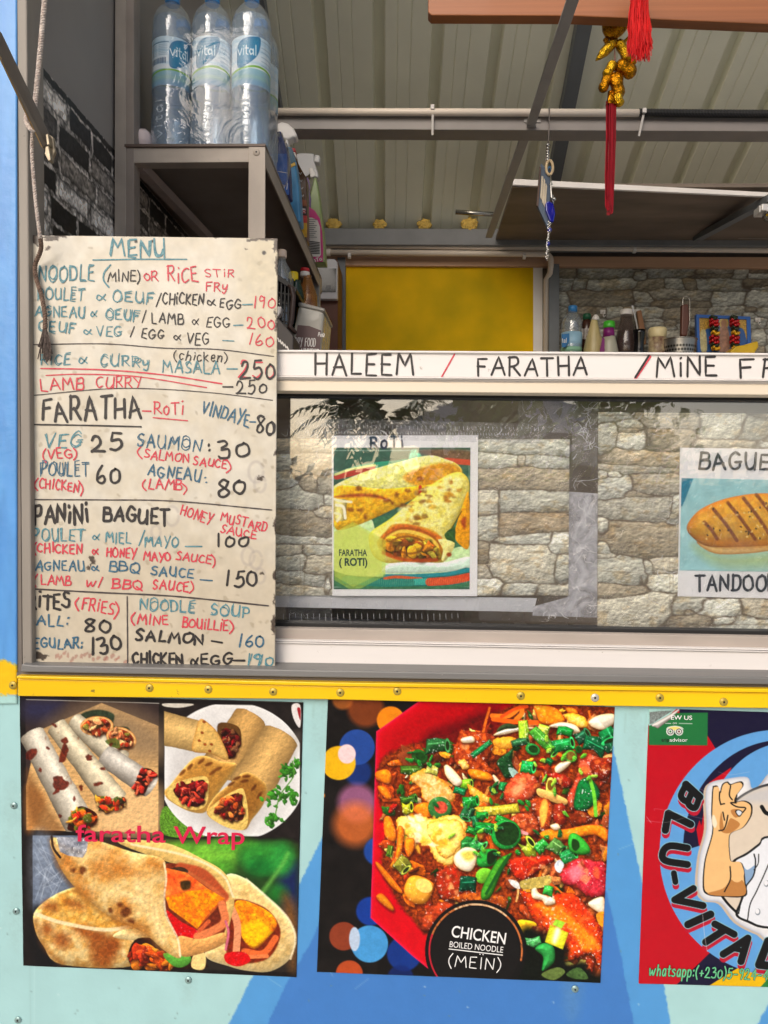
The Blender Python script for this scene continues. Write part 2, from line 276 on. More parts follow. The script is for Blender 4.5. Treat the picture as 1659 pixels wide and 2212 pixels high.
def smooth_closed(pts, n=5):
    p = np.array(pts, float); m = len(p); out = []
    for i in range(m):
        a, b, c, d = p[i-1], p[i], p[(i+1) % m], p[(i+2) % m]
        for k in range(n):
            t = k/n
            out.append(.5*((2*b)+(c-a)*t+(2*a-5*b+4*c-d)*t*t+(3*b-a-3*c+d)*t**3))
    return np.array(out)
def smooth_open(pts, n=5):
    p = [np.array(q, float) for q in pts]
    if len(p) < 3: return np.array(p)
    q = [2*p[0]-p[1]] + p + [2*p[-1]-p[-2]]; out = []
    for i in range(1, len(q)-2):
        a, b, c, d = q[i-1], q[i], q[i+1], q[i+2]
        for k in range(n):
            t = k/n
            out.append(.5*((2*b)+(c-a)*t+(2*a-5*b+4*c-d)*t*t+(3*b-a-3*c+d)*t**3))
    out.append(p[-1])
    return np.array(out)
def ell(cx, cy, rx, ry, ang=0, n=22, jit=0, rs=None):
    t = np.arange(n)*2*np.pi/n; c, s = math.cos(ang), math.sin(ang)
    r = 1 + (jit*(rs.rand(n)-.5) if rs is not None else 0)
    x = rx*np.cos(t)*r; y = ry*np.sin(t)*r
    return np.stack([cx+x*c-y*s, cy+x*s+y*c], 1)
class Pic:
    def __init__(s, quad, nx, ny, col=(0, 0, 0)):
        s.nx, s.ny = nx, ny
        u, v = np.meshgrid(np.linspace(0, 1, nx), np.linspace(0, 1, ny))
        q = np.array(quad, float)
        f = lambda k: q[0][k]*(1-u)*(1-v)+q[1][k]*u*(1-v)+q[2][k]*u*v+q[3][k]*(1-u)*v
        s.X, s.Y = f(0), f(1)
        s.px = abs(q[1][0]-q[0][0])/nx
        s.im = np.empty((ny, nx, 3)); s.im[:] = col
        s.ry0, s.ry1 = s.Y.min(1), s.Y.max(1); s.cx0, s.cx1 = s.X.min(0), s.X.max(0)
        s.T = lambda p: np.array(p, float); s.sc = 1.0
    def frame(s, ox, oy, sc):
        s.sc = sc
        s.T = lambda p: np.array(p, float)/sc + np.array([ox, oy])
    def win(s, x0, y0, x1, y1):
        r = np.nonzero((s.ry1 >= y0) & (s.ry0 <= y1))[0]; c = np.nonzero((s.cx1 >= x0) & (s.cx0 <= x1))[0]
        if len(r) == 0 or len(c) == 0: return None
        return slice(r[0], r[-1]+1), slice(c[0], c[-1]+1)
    @staticmethod
    def sdf(p, X, Y, closed=True):
        d2 = np.full(X.shape, 1e18); ins = np.zeros(X.shape, bool); m = len(p)
        for i in range(m if closed else m-1):
            ax, ay = p[i]; bx, by = p[(i+1) % m]
            ex, ey = bx-ax, by-ay
            wx, wy = X-ax, Y-ay
            t = np.clip((wx*ex+wy*ey)/(ex*ex+ey*ey+1e-9), 0, 1)
            d2 = np.minimum(d2, (wx-ex*t)**2+(wy-ey*t)**2)
            if closed and ay != by:
                c = (ay > Y) != (by > Y)
                ins ^= c & (wx < ex*(wy/(by-ay)))
        d = np.sqrt(d2)
        return np.where(ins, -d, d) if closed else d
    def poly(s, pts, col, soft=1.2, tex=.15, ts=9, edge=None, ew=6, bulge=0, bw=8, alpha=1, smooth=True, light=(-.5, -.85), seed=0, wob=0, col2=None, spec=0, stretch=(1, 1)):
        p = np.array(s.T(pts), float)
        if smooth: p = smooth_closed(p)
        if bulge >= .4:                       # the piece below it darkens a little in the printed photo
            sh = p+np.array((1.5, 4.0)); w = s.win(sh[:, 0].min()-8, sh[:, 1].min()-8, sh[:, 0].max()+8, sh[:, 1].max()+8)
            if w is not None:
                a = np.clip(.5-s.sdf(sh[::2], s.X[w], s.Y[w])/9, 0, 1)*.6*alpha; s.im[w] = s.im[w]*(1-a[..., None])+np.array((30., 12, 8))*a[..., None]
        m = soft+wob+2
        w = s.win(p[:, 0].min()-m, p[:, 1].min()-m, p[:, 0].max()+m, p[:, 1].max()+m)
        if w is None: return
        X, Y = s.X[w], s.Y[w]
        if wob:
            X = X + wob*2*fbm(X/7, Y/7, 2, seed+3); Y = Y + wob*2*fbm(X/7, Y/7, 2, seed+9)
        d = s.sdf(p, X, Y)
        a = np.clip(.5-d/max(soft, s.px), 0, 1)*alpha
        if a.max() <= 0: return
        c = np.empty(X.shape+(3,)); c[:] = col
        f = fbm(X/ts*stretch[0], Y/ts*stretch[1], 4, seed)
        if col2 is not None:
            k = np.clip(.5+2.2*f, 0, 1)[..., None]; c = c*(1-k)+np.array(col2)*k
        c = c*(1+tex*2*fbm(X/ts*1.7*stretch[0], Y/ts*1.7*stretch[1], 3, seed+5))[..., None]
        if edge is not None:
            k = np.exp(np.minimum(d, 0)/ew)[..., None]; c = c*(1-k)+np.array(edge)*k
        if bulge and X.shape[0] > 2 and X.shape[1] > 2:
            gy, gx = np.gradient(d); g = np.sqrt(gx*gx+gy*gy)+1e-6
            k = (gx*light[0]+gy*light[1])/g*np.exp(np.minimum(d, 0)/bw)
            c = c*(1+bulge*k)[..., None]
        if spec:
            h = fbm(X/(ts*.6), Y/(ts*.6), 2, seed+21)
            k = np.clip((h-.22)*9, 0, 1)*spec
            c = c+(255-c)*k[..., None]
        s.im[w] = s.im[w]*(1-a[..., None])+np.clip(c, 0, 255)*a[..., None]
    def line(s, pts, col, wd, soft=1, alpha=1, smooth=True, tex=0):
        p = np.array(s.T(pts), float)
        if smooth: p = smooth_open(p)
        m = wd+soft+1
        w = s.win(p[:, 0].min()-m, p[:, 1].min()-m, p[:, 0].max()+m, p[:, 1].max()+m)
        if w is None: return
        X, Y = s.X[w], s.Y[w]
        d = s.sdf(p, X, Y, False)-wd/2
        a = (np.clip(.5-d/max(soft, s.px), 0, 1)*alpha)
        if tex: a = a*np.clip(1+tex*3*fbm(X/5, Y/5, 3, 2), 0, 1)
        a = a[..., None]
        s.im[w] = s.im[w]*(1-a)+np.array(col, float)*a
    def wrap(s, p0, p1, r0, r1, col, dark=(90, 60, 30), spot=(120, 50, 20), spots=.5, tex=.14, ts=14, seed=0, peak=-.35, gain=.5, clip=None):
        """a rolled flatbread lying along p0-p1"""
        q0, q1 = s.T([p0])[0], s.T([p1])[0]; r0 = r0/s.sc; r1 = r1/s.sc
        ax = q1-q0; L = np.hypot(*ax); ax = ax/L; nr = np.array([-ax[1], ax[0]])
        R = max(r0, r1)+4
        w = s.win(min(q0[0], q1[0])-R, min(q0[1], q1[1])-R, max(q0[0], q1[0])+R, max(q0[1], q1[1])+R)
        if w is None: return
        X, Y = s.X[w], s.Y[w]
        X2 = X+3*fbm(X/20, Y/20, 3, seed); Y2 = Y+3*fbm(X/20, Y/20, 3, seed+1)
        t = ((X2-q0[0])*ax[0]+(Y2-q0[1])*ax[1])/L; v = (X2-q0[0])*nr[0]+(Y2-q0[1])*nr[1]
        r = r0+(r1-r0)*np.clip(t, 0, 1)
        endr = r*.35/L
        over = np.maximum(np.maximum(-t, t-1), 0)/endr
        q = np.sqrt((v/r)**2+over**2)
        a = np.clip((1-q)*r/1.3, 0, 1)
        z = np.sqrt(np.clip(1-q*q, 0, 1))
        sh = (1-gain)+gain*np.clip(.35*z+.9*np.clip(1-np.abs(v/r-peak)/1.3, 0, 1), 0, 1.25)
        c = np.empty(X.shape+(3,)); c[:] = col
        c = c*(1+tex*2*fbm(X/ts, Y/ts, 5, seed+2)+tex*fbm(X/3.2, Y/3.2, 2, seed+3))[..., None]
        k = np.clip((fbm(X/ts*.9, Y/ts*.9, 3, seed+4)-(.33-.22*spots))*9, 0, 1)*np.clip(spots*1.6, 0, 1)*.85
        c = c*(1-k[..., None])+np.array(spot, float)*k[..., None]
        k = np.clip(1-sh, 0, 1)[..., None]
        c = c*sh[..., None]*(1-.35*k)+np.array(dark)*(.35*k)
        if clip is not None: a = a*np.clip(.5-s.sdf(s.T(clip), X, Y)/1.2, 0, 1)
        s.im[w] = s.im[w]*(1-a[..., None])+np.clip(c, 0, 255)*a[..., None]
    def filling(s, pts, pal, n, size, seed=0, bg=(60, 20, 12), spec=.5, edge=None):
        """a heap of small glossy pieces inside an outline"""
        s.poly(pts, bg, seed=seed, tex=.3, ts=5)
        rs = np.random.RandomState(seed); P = smooth_closed(s.T(pts)); lo, hi = P.min(0), P.max(0)
        T = s.T; s.T = lambda p: np.array(p, float); k = 0; tr = 0
        while k < n and tr < n*8:
            tr += 1
            c = lo+rs.rand(2)*(hi-lo)
            if s.sdf(P, np.array([[c[0]]]), np.array([[c[1]]]))[0, 0] > -size/s.sc*.25: continue
            k += 1
            sz = size/s.sc*(.45+.75*rs.rand())
            s.poly(ell(c[0], c[1], sz, sz*(.3+.6*rs.rand()), rs.rand()*3.1, 8, .6, rs), np.array(pal[rs.randint(len(pal))])*(.75+.5*rs.rand()),
                   soft=1, tex=.25, ts=4, bulge=.45, bw=sz*.4, spec=spec*rs.rand(), seed=k % 50)
        s.T = T
    def speck(s, x0, y0, x1, y1, col, n, r, seed=0, alpha=.7):
        rs = np.random.RandomState(seed)
        for _ in range(n):
            x, y = x0+rs.rand()*(x1-x0), y0+rs.rand()*(y1-y0); q = r*(.4+rs.rand())
            s.poly(ell(x, y, q, q*(.5+.5*rs.rand()), rs.rand()*3, 7, .5, rs), col, tex=0, alpha=alpha*(.4+.6*rs.rand()))
    def grad(s, rect, c0, c1, ang=90, tex=.05, ts=20, seed=0):
        x0, y0, x1, y1 = rect
        p = s.T([(x0, y0), (x1, y0), (x1, y1), (x0, y1)])
        w = s.win(p[:, 0].min()-2, p[:, 1].min()-2, p[:, 0].max()+2, p[:, 1].max()+2)
        X, Y = s.X[w], s.Y[w]
        a = np.clip(.5-s.sdf(p, X, Y)/1.2, 0, 1)[..., None]
        c, q = math.cos(math.radians(ang)), math.sin(math.radians(ang))
        t = (X-p[:, 0].min())*c+(Y-p[:, 1].min())*q; t = (t-t.min())/(np.ptp(t)+1e-9)
        k = np.clip(t+.3*fbm(X/30, Y/30, 3, seed), 0, 1)[..., None]
        col = (np.array(c0)*(1-k)+np.array(c1)*k)*(1+tex*2*fbm(X/ts, Y/ts, 4, seed+1))[..., None]
        s.im[w] = s.im[w]*(1-a)+np.clip(col, 0, 255)*a
    def finish(s, sat=1.12, con=1.08, grain=.1, mid=105, relief=1.6, only=None):
        g = s.im.mean(2, keepdims=True); s.im = g+(s.im-g)*sat; s.im = mid+(s.im-mid)*con
        e = fbm(s.X/8, s.Y/8, 4, 61)-fbm((s.X+1.6)/8, (s.Y+2.4)/8, 4, 61); mx = s.im.max(2); sa = np.clip((mx-s.im.min(2))/(mx+1)*2, 0, 1)*np.clip((mx-70)/120, 0, 1)
        if only is not None: sa = sa*np.clip(.5-s.sdf(only, s.X, s.Y)/8, 0, 1)
        s.im = s.im*(1+np.clip(relief*e*sa, -.5, .5))[..., None]
        s.im = np.clip(s.im*(1+grain*2*fbm(s.X/3.1, s.Y/3.1, 2, 44)+grain*fbm(s.X/9, s.Y/9, 3, 45))[..., None], 0, 255)
    def scallion(s, cx, cy, L, r, ang, col=(40, 130, 45), seed=0):
        rs = np.random.RandomState((seed*7+int(cx*3+cy)) % 9999); L = L*(.9+.45*rs.rand()); r = r*(.85+.35*rs.rand()); ang = ang+rs.randn()*.15; bend = rs.randn()*.35*r; col = np.minimum(np.array(col)*(.9+.6*rs.rand(3)*np.array((1.2, .7, .8))), 235)
        c, q = math.cos(ang), math.sin(ang)
        f = lambda u, v: (cx+u*c-v*q, cy+u*q+v*c)
        j = lambda: rs.randn()*r*.14
        s.poly([f(-L+j(), -r+j()), f(0, -r+bend+j()), f(L+j(), -r+j()), f(L+j(), r+j()), f(0, r+bend+j()), f(-L+j(), r+j())], col, tex=.15, ts=7, bulge=.6, bw=r*.45/s.sc, spec=.5, seed=seed+int(cx) % 37, smooth=False, edge=tuple(.35*v for v in col), ew=1.8, col2=tuple(col*.7), stretch=(1, 1))
        s.line([f(-L*.8, -r*.3+bend*.3), f(L*.7, -r*.35+bend*.3)], tuple(np.minimum(col*1.7+50, 255)), max(1.2, r*.16/s.sc), 1.5, .55, tex=.6)
        if rs.rand() < .6:
            e = np.array([f(L+r*.4*math.cos(t), r*math.sin(t)) for t in np.linspace(0, 6.28, 14)[:-1]])
            s.poly(e, tuple(np.minimum(col*1.4+20, 255)), tex=.15, edge=(25, 75, 25), ew=1.2)
            s.poly([f(L+r*.25*math.cos(t), r*.62*math.sin(t)) for t in np.linspace(0, 6.28, 12)[:-1]], (34, 46, 22), tex=.2, soft=2)
    def ring(s, cx, cy, rx, ry, ang=0, th=.34, col=(55, 140, 50), inner=None, seed=0):
        s.poly(ell(cx, cy, rx, ry, ang), col, tex=.15, bulge=.4, bw=rx*.2/s.sc, edge=(20, 80, 25), ew=1.6, spec=.3, seed=seed)
        if inner is None:
            s.poly(ell(cx+rx*.08, cy-ry*.05, rx*(1-th), ry*(1-th), ang), (28, 62, 24), tex=.3, soft=2)
        else: s.poly(ell(cx+rx*.08, cy-ry*.05, rx*(1-th), ry*(1-th), ang), inner, tex=.3, soft=2)
def pic_noodle():
    Q = [(820, 1742), (1537, 1768), (1501, 2457), (792, 2430)]
    P = Pic(Q, 460, 440, (26, 22, 21))
    P.frame(760, 1680, 2.074)
    P.poly([(60, 100), (380, 100), (380, 1600), (60, 1600)], (30, 26, 25), smooth=False, tex=.3, ts=60)
    def bok(x, y, r, c, a=.9, soft=3): P.poly(ell(x, y, r, r), c, soft=soft, tex=.06, ts=30, alpha=a)
    bok(320, 190, 95, (150, 75, 35), .75, 14); bok(450, 250, 72, (235, 140, 30), .95); bok(280, 520, 70, (30, 60, 130), .8, 10)
    bok(275, 390, 92, (48, 84, 160)); bok(180, 472, 88, (245, 190, 30)); P.poly(ell(222, 425, 46, 50), (240, 205, 205), soft=3, tex=.05)
    bok(275, 680, 100, (190, 120, 165), .7, 20); bok(265, 790, 112, (225, 120, 60), .75, 30); bok(95, 640, 14, (240, 150, 30))
    bok(385, 930, 75, (40, 80, 160), .9, 6); bok(345, 1240, 75, (28, 66, 150), .95, 5); bok(205, 1370, 74, (150, 70, 45)); bok(340, 1410, 96, (85, 165, 225))
    P.poly(ell(262, 1385, 28, 62), (185, 200, 220), soft=3, tex=.05); bok(520, 1460, 90, (25, 62, 140), .9, 5); bok(235, 1565, 70, (190, 85, 45)); bok(500, 1590, 70, (20, 45, 110), .8, 5)
    bok(200, 140, 55, (190, 110, 50), .7, 8)
    # the red bowl
    P.poly([(640, 120), (1000, 120), (1620, 150), (1620, 1640), (720, 1600), (560, 1470), (345, 1275), (375, 308)], (206, 14, 34), smooth=False, tex=.05, ts=30, edge=(226, 40, 95), ew=4)
    P.poly([(430, 330), (760, 140), (1100, 140), (1000, 240), (700, 360), (480, 520)], (176, 8, 24), tex=.1, soft=40)
    P.poly([(390, 470), (520, 380), (720, 330), (800, 300), (1000, 200), (1640, 130), (1640, 1680), (1000, 1640), (760, 1500), (600, 1330), (470, 1170), (400, 1000), (420, 800), (385, 640)],
           (96, 36, 16), tex=.5, ts=7, soft=10, wob=4, col2=(150, 66, 24))
    P.poly([(620, 330), (800, 250), (1000, 180), (1000, 330), (760, 420), (640, 460)], (96, 14, 18), tex=.3, ts=14, soft=26, alpha=.8)
    rs = np.random.RandomState(3)
    heap = smooth_closed([(410, 500), (640, 360), (800, 310), (1000, 220), (1600, 170), (1600, 1600), (1240, 1590), (800, 1480), (600, 1290), (480, 1130), (420, 960)])
    pal = [((206, 84, 34), 36), ((232, 112, 30), 32), ((244, 150, 44), 28), ((150, 52, 26), 34), ((112, 52, 26), 28), ((236, 190, 96), 24), ((206, 128, 74), 36), ((186, 92, 52), 34), ((60, 96, 30), 20), ((30, 70, 24), 18), ((48, 104, 38), 20), ((226, 200, 150), 14), ((120, 52, 24), 30), ((176, 40, 28), 20)]
    for k in range(430):
        x, y = 400+rs.rand()*1210, 170+rs.rand()*1430
        if P.sdf(heap, np.array([[x]]), np.array([[y]]))[0, 0] > -8: continue
        c, sz = pal[rs.randint(len(pal))]; sz *= .8+.9*rs.rand()
        P.poly(ell(x, y, sz*1.2, sz*(.3+.55*rs.rand()), rs.rand()*3.14, 9, .7, rs), np.array(c)*(.65+.6*rs.rand()), soft=1.3, tex=.18, ts=7, bulge=.5, bw=6, spec=.5*rs.rand(), seed=k % 60, col2=tuple(np.array(c)*.7), wob=2)
    for k in range(46):
        x, y = 430+rs.rand()*1150, 230+rs.rand()*1330
        if P.sdf(heap, np.array([[x]]), np.array([[y]]))[0, 0] > -14: continue
        a = rs.rand()*3.1; L = 30+60*rs.rand(); bnd = rs.randn()*22
        P.line([(x-L*math.cos(a), y-L*math.sin(a)), (x+bnd*math.sin(a), y-bnd*math.cos(a)), (x+L*math.cos(a), y+L*math.sin(a))], ((206, 140, 70), (236, 190, 120), (190, 84, 34), (226, 120, 40), (120, 50, 22))[k % 5], 4+4*rs.rand(), 1.5, .9, tex=.5)
    def meat(pts, c=(200, 92, 54), sd=0, c2=None, spec=.55):
        P.poly(pts, c, tex=.2, ts=8, bulge=.5, bw=10, spec=spec, seed=sd, edge=(84, 30, 14), ew=4, col2=c2 or (146, 58, 30), wob=3.5)
        p = np.array(pts, float); m = p.mean(0); r = np.ptp(p, axis=0)*.32; r2 = np.random.RandomState(sd+70)
        for _ in range(7): P.poly(ell(m[0]+r2.randn()*r[0]*.55, m[1]+r2.randn()*r[1]*.55, r[0]*(.15+.25*r2.rand()), r[1]*(.1+.2*r2.rand()), r2.rand()*3, 9, .6, r2), ((236, 168, 110), (110, 40, 20), (222, 120, 60), (156, 60, 34))[r2.randint(4)], tex=.3, ts=4, soft=5, alpha=.6, wob=2)
    def egg(pts, c=(244, 184, 62), sd=0, c2=(255, 226, 140)): P.poly(pts, c, tex=.12, ts=7, bulge=.35, bw=8, seed=sd, edge=(200, 120, 30), ew=4, col2=c2, wob=3)
    def carrot(pts, sd=0): P.poly(pts, (226, 122, 28), tex=.15, ts=8, bulge=.5, bw=6, seed=sd, edge=(170, 62, 14), ew=3, col2=(236, 158, 40), spec=.25)
    def onion(pts, sd=0): P.poly(pts, (238, 226, 205), tex=.08, ts=9, bulge=.4, bw=8, seed=sd, edge=(196, 150, 96), ew=3, spec=.3)
    # left side of the heap
    P.scallion(560, 510, 45, 26, .1, (48, 96, 40)); P.ring(600, 440, 44, 36, .6, .4, (40, 84, 36)); P.scallion(690, 385, 60, 34, -.2, (30, 82, 42)); P.scallion(540, 660, 40, 26, -.3, (44, 84, 30))
    carrot([(372, 520), (430, 505), (455, 540), (440, 580), (380, 560)], 1); carrot([(385, 590), (430, 600), (455, 650), (430, 660), (390, 620)], 2)
    egg([(545, 545), (640, 500), (690, 540), (760, 600), (780, 660), (700, 700), (620, 660), (600, 600)], (206, 150, 70), 3, (240, 205, 150))
    onion([(725, 490), (760, 500), (830, 580), (800, 592), (745, 540)], 4); egg([(850, 510), (900, 500), (965, 545), (950, 560), (880, 556)], (232, 150, 30), 5, (245, 180, 60))
    P.scallion(665, 515, 30, 26, .2, (190, 195, 90)); P.scallion(840, 580, 22, 28, -.2, (150, 175, 60))
    carrot([(565, 710), (600, 680), (650, 680), (690, 720), (640, 760), (590, 740)], 6)
    P.ring(705, 705, 62, 58, .3, .45, (58, 110, 58), (196, 80, 60)); P.line([(700, 760), (750, 750), (772, 782)], (70, 140, 50), 5)
    carrot([(415, 760), (450, 755), (480, 840), (465, 880), (420, 850)], 7)
    egg([(485, 760), (560, 740), (680, 760), (760, 740), (835, 770), (835, 880), (790, 950), (770, 1000), (690, 985), (640, 900), (560, 850), (490, 830)], (244, 206, 110), 8)
    egg([(640, 790), (800, 770), (830, 860), (760, 960), (700, 940)], (250, 206, 96), 9)
    for k in range(26):
        x, y = 640+rs.randn()*85, 830+rs.randn()*50
        P.poly(ell(x, y, 12+26*rs.rand(), 8+14*rs.rand(), rs.rand()*3, 9, .7, rs), ((255, 244, 214), (246, 196, 70), (232, 150, 36), (255, 226, 140))[k % 4], tex=.2, ts=5, soft=5, alpha=.7, wob=3, seed=k)
    carrot([(490, 800), (520, 830), (500, 960), (470, 1000), (480, 900)], 9); carrot([(525, 870), (570, 865), (570, 920), (545, 960), (525, 930)], 10)
    P.scallion(445, 925, 30, 16, 1.5, (110, 130, 40)); P.scallion(530, 700, 24, 26, .1, (160, 150, 40)); P.scallion(505, 1000, 34, 30, .8, (140, 140, 40))
    carrot([(372, 1000), (395, 995), (500, 1120), (505, 1150), (450, 1110)], 11); carrot([(375, 1160), (410, 1150), (465, 1220), (455, 1240), (390, 1190)], 12)
    meat([(690, 1040), (760, 1010), (830, 1050), (820, 1150), (740, 1190), (690, 1130)], (172, 44, 22), 13)
    P.poly([(540, 1070), (590, 1055), (665, 1090), (670, 1130), (630, 1200), (560, 1195), (518, 1140)], (232, 160, 60), tex=.12, ts=9, bulge=.5, bw=12, edge=(180, 90, 20), ew=4, spec=.3); P.poly(ell(622, 1108, 46, 34, .5), (240, 195, 110), tex=.05)
    meat([(640, 1230), (720, 1190), (780, 1220), (720, 1290), (640, 1350), (605, 1320)], (190, 70, 36), 14); meat([(750, 1170), (870, 1140), (990, 1150), (1060, 1190), (1000, 1260), (850, 1210)], (202, 110, 40), 15, (120, 50, 20))
    # top right
    P.frame(1080, 1720, 3.456)
    P.line([(520, 240), (660, 240), (760, 170), (775, 220), (730, 270)], (232, 120, 40), 12); P.line([(530, 270), (700, 290), (930, 300)], (226, 96, 30), 11); P.line([(600, 250), (720, 180), (820, 160)], (206, 80, 30), 8)
    carrot([(880, 160), (960, 150), (1080, 180), (1150, 280), (1060, 320), (940, 300), (900, 220)], 20); carrot([(1160, 170), (1240, 180), (1260, 230), (1180, 220)], 21)
    egg([(1140, 230), (1250, 220), (1350, 290), (1330, 340), (1240, 330), (1170, 280)], (236, 190, 50), 22); onion([(1355, 290), (1440, 235), (1570, 225), (1580, 300), (1480, 360), (1390, 340)], 23)
    onion([(530, 410), (620, 355), (760, 340), (900, 345), (760, 370), (640, 400)], 24); onion([(1010, 330), (1120, 295), (1240, 320), (1280, 380), (1230, 385), (1120, 350)], 25)
    P.poly([(560, 380), (590, 330), (660, 305), (740, 330), (720, 350), (640, 355)], (52, 66, 40), tex=.25, bulge=.3)
    meat([(180, 540), (220, 440), (250, 360), (330, 370), (520, 400), (540, 470), (480, 640), (560, 740), (400, 740), (300, 700), (210, 660)], (206, 96, 40), 26, (120, 40, 20))
    onion([(250, 440), (330, 415), (365, 430), (360, 470), (270, 475)], 27); egg([(230, 640), (280, 620), (320, 690), (270, 705)], (226, 190, 130), 28)
    egg([(540, 440), (700, 420), (740, 460), (690, 520), (600, 530), (540, 490)], (226, 150, 40), 29, (236, 180, 80))
    P.scallion(425, 530, 110, 26, -.62, (34, 140, 70)); P.scallion(790, 380, 80, 46, 1.45, (120, 180, 50)); P.scallion(955, 370, 55, 60, .05, (205, 200, 60)); P.scallion(760, 470, 60, 34, -.3, (36, 86, 52))
    P.scallion(960, 460, 110, 50, .85, (84, 160, 70)); P.scallion(1150, 380, 55, 40, -.1, (24, 116, 54)); P.scallion(1130, 490, 85, 52, -.25, (30, 128, 62)); P.ring(870, 530, 66, 50, .4, .35, (50, 140, 70)); P.scallion(1290, 420, 60, 46, -.5, (24, 104, 48))
    P.scallion(1400, 520, 80, 60, .3, (20, 100, 50)); P.scallion(1510, 400, 60, 70, 1.3, (30, 130, 60)); P.scallion(1540, 520, 40, 50, 1.2, (20, 92, 44)); P.ring(1195, 590, 58, 56, 0, .3, (90, 165, 60), (120, 90, 40)); P.ring(1268, 530, 32, 32, 0, .35, (24, 84, 40))
    P.scallion(1010, 640, 36, 26, .3, (22, 98, 52)); P.scallion(820, 680, 56, 48, .05, (34, 138, 62))
    P.poly([(560, 640), (640, 570), (700, 530), (690, 640), (720, 740), (640, 780), (600, 720)], (30, 66, 36), tex=.4, ts=7, bulge=.5, spec=.5); P.poly([(660, 700), (690, 690), (750, 740), (710, 790)], (150, 180, 170), tex=.2)
    onion([(520, 760), (545, 755), (600, 830), (570, 840), (535, 800)], 30); onion([(1060, 690), (1120, 640), (1200, 640), (1150, 700), (1080, 740)], 31); onion([(110, 670), (160, 680), (260, 800), (210, 850), (120, 760)], 32)
    carrot([(310, 710), (370, 700), (500, 740), (520, 800), (400, 790), (330, 760)], 33); egg([(300, 840), (350, 850), (500, 960), (490, 990), (420, 980), (340, 920)], (226, 160, 50), 34)
    meat([(610, 930), (640, 830), (740, 740), (840, 735), (915, 790), (900, 900), (840, 970), (720, 1005), (640, 990)], (206, 104, 68), 35, (176, 60, 36), .4); P.poly([(690, 880), (740, 830), (800, 830), (770, 900), (710, 930)], (232, 158, 110), soft=12, tex=.1)
    meat([(1180, 900), (1250, 750), (1270, 620), (1340, 565), (1450, 600), (1550, 610), (1540, 740), (1460, 860), (1420, 800), (1290, 830), (1230, 1040), (1165, 1000)], (214, 108, 80), 36, (176, 56, 36)); meat([(1380, 620), (1550, 620), (1540, 740), (1460, 800), (1380, 720)], (160, 60, 30), 37, (110, 30, 20))
    meat([(980, 740), (1120, 740), (1210, 800), (1180, 860), (1080, 830)], (170, 34, 26), 38); P.poly([(985, 860), (1000, 785), (1045, 780), (1070, 860), (1060, 960), (990, 950)], (196, 186, 84), tex=.15, bulge=.4); P.poly(ell(1022, 840, 26, 46), (120, 84, 30), tex=.1)
    P.poly([(910, 870), (1000, 890), (1160, 960), (1150, 1010), (1030, 980), (920, 930)], (216, 166, 96), bulge=.4, tex=.1)
    P.poly([(1230, 1040), (1240, 900), (1280, 800), (1360, 775), (1440, 870), (1440, 960), (1330, 1060)], (22, 110, 56), tex=.35, ts=7, bulge=.5, spec=.9, edge=(10, 60, 30), ew=4); P.line([(1360, 770), (1400, 920), (1415, 1100)], (110, 190, 60), 9)
    P.scallion(560, 1055, 190, 42, .12, (150, 185, 50)); P.line([(260, 1010), (390, 1030)], (200, 170, 60), 8)
    for a in ((330, 980, 70, 60, 0), (310, 1080, 80, 70, 2), (360, 1150, 60, 55, 1), (450, 1200, 90, 56, .1), (430, 1100, 60, 40, 0), (600, 1140, 60, 40, .3), (340, 1240, 50, 40, .4), (530, 880, 40, 50, 1.5), (610, 850, 60, 36, -1), (240, 890, 60, 44, .2)):
        P.scallion(a[0], a[1], a[2]*.7, a[3]*.7, a[4], (28, 110+int(a[2]) % 40, 56), int(a[0]))
    meat([(760, 1060), (860, 960), (1000, 960), (1060, 1050), (1030, 1150), (1010, 1230), (930, 1220), (900, 1080), (800, 1090)], (214, 96, 36), 40); P.poly([(930, 1060), (970, 960), (1000, 1000), (990, 1120), (950, 1200)], (240, 176, 80), soft=5, tex=.15)
    meat([(670, 1140), (750, 1080), (850, 1080), (920, 1150), (910, 1270), (800, 1270), (720, 1210)], (206, 100, 60), 41); P.line([(690, 1160), (750, 1230), (820, 1260)], (232, 150, 150), 8)
    meat([(1060, 1010), (1150, 1010), (1160, 1140), (1100, 1200), (1050, 1130)], (160, 40, 30), 42); meat([(1190, 1140), (1250, 1060), (1330, 1080), (1390, 1150), (1250, 1190)], (140, 56, 26), 43, (90, 36, 16))
    carrot([(920, 1270), (1000, 1220), (1150, 1220), (1380, 1180), (1510, 1220), (1510, 1330), (1400, 1270), (1180, 1310), (1000, 1320)], 44); onion([(1020, 1190), (1080, 1170), (1110, 1210), (1060, 1230)], 45)
    # lower right
    P.frame(1080, 2060, 3.456)
    P.ring(640, 90, 130, 130, .2, .2, (36, 142, 60), (30, 58, 26)); P.scallion(440, 50, 70, 40, .1, (24, 120, 62)); P.scallion(300, 190, 52, 52, .2, (52, 140, 62), 3); P.scallion(405, 160, 44, 44, .6, (50, 150, 80), 4)
    P.scallion(810, 190, 62, 62, -.45, (150, 190, 48), 5); P.scallion(950, 190, 62, 46, -.6, (36, 140, 60), 6); P.scallion(1080, 195, 62, 52, .35, (60, 160, 60), 7); P.scallion(1170, 280, 60, 46, -.3, (40, 132, 60), 8)
    P.poly([(1185, 100), (1250, 85), (1350, 180), (1360, 250), (1270, 265), (1185, 220)], (64, 168, 60), tex=.12, bulge=.5, bw=10, edge=(24, 92, 30), ew=3); P.poly([(1215, 130), (1265, 150), (1275, 200), (1240, 235), (1208, 200)], (30, 60, 24), soft=3)
    onion([(200, 260), (290, 200), (385, 230), (380, 330), (330, 410), (240, 390), (190, 330)], 50); P.poly([(250, 250), (350, 230), (370, 290), (300, 320)], (206, 190, 90), soft=10, tex=.1)
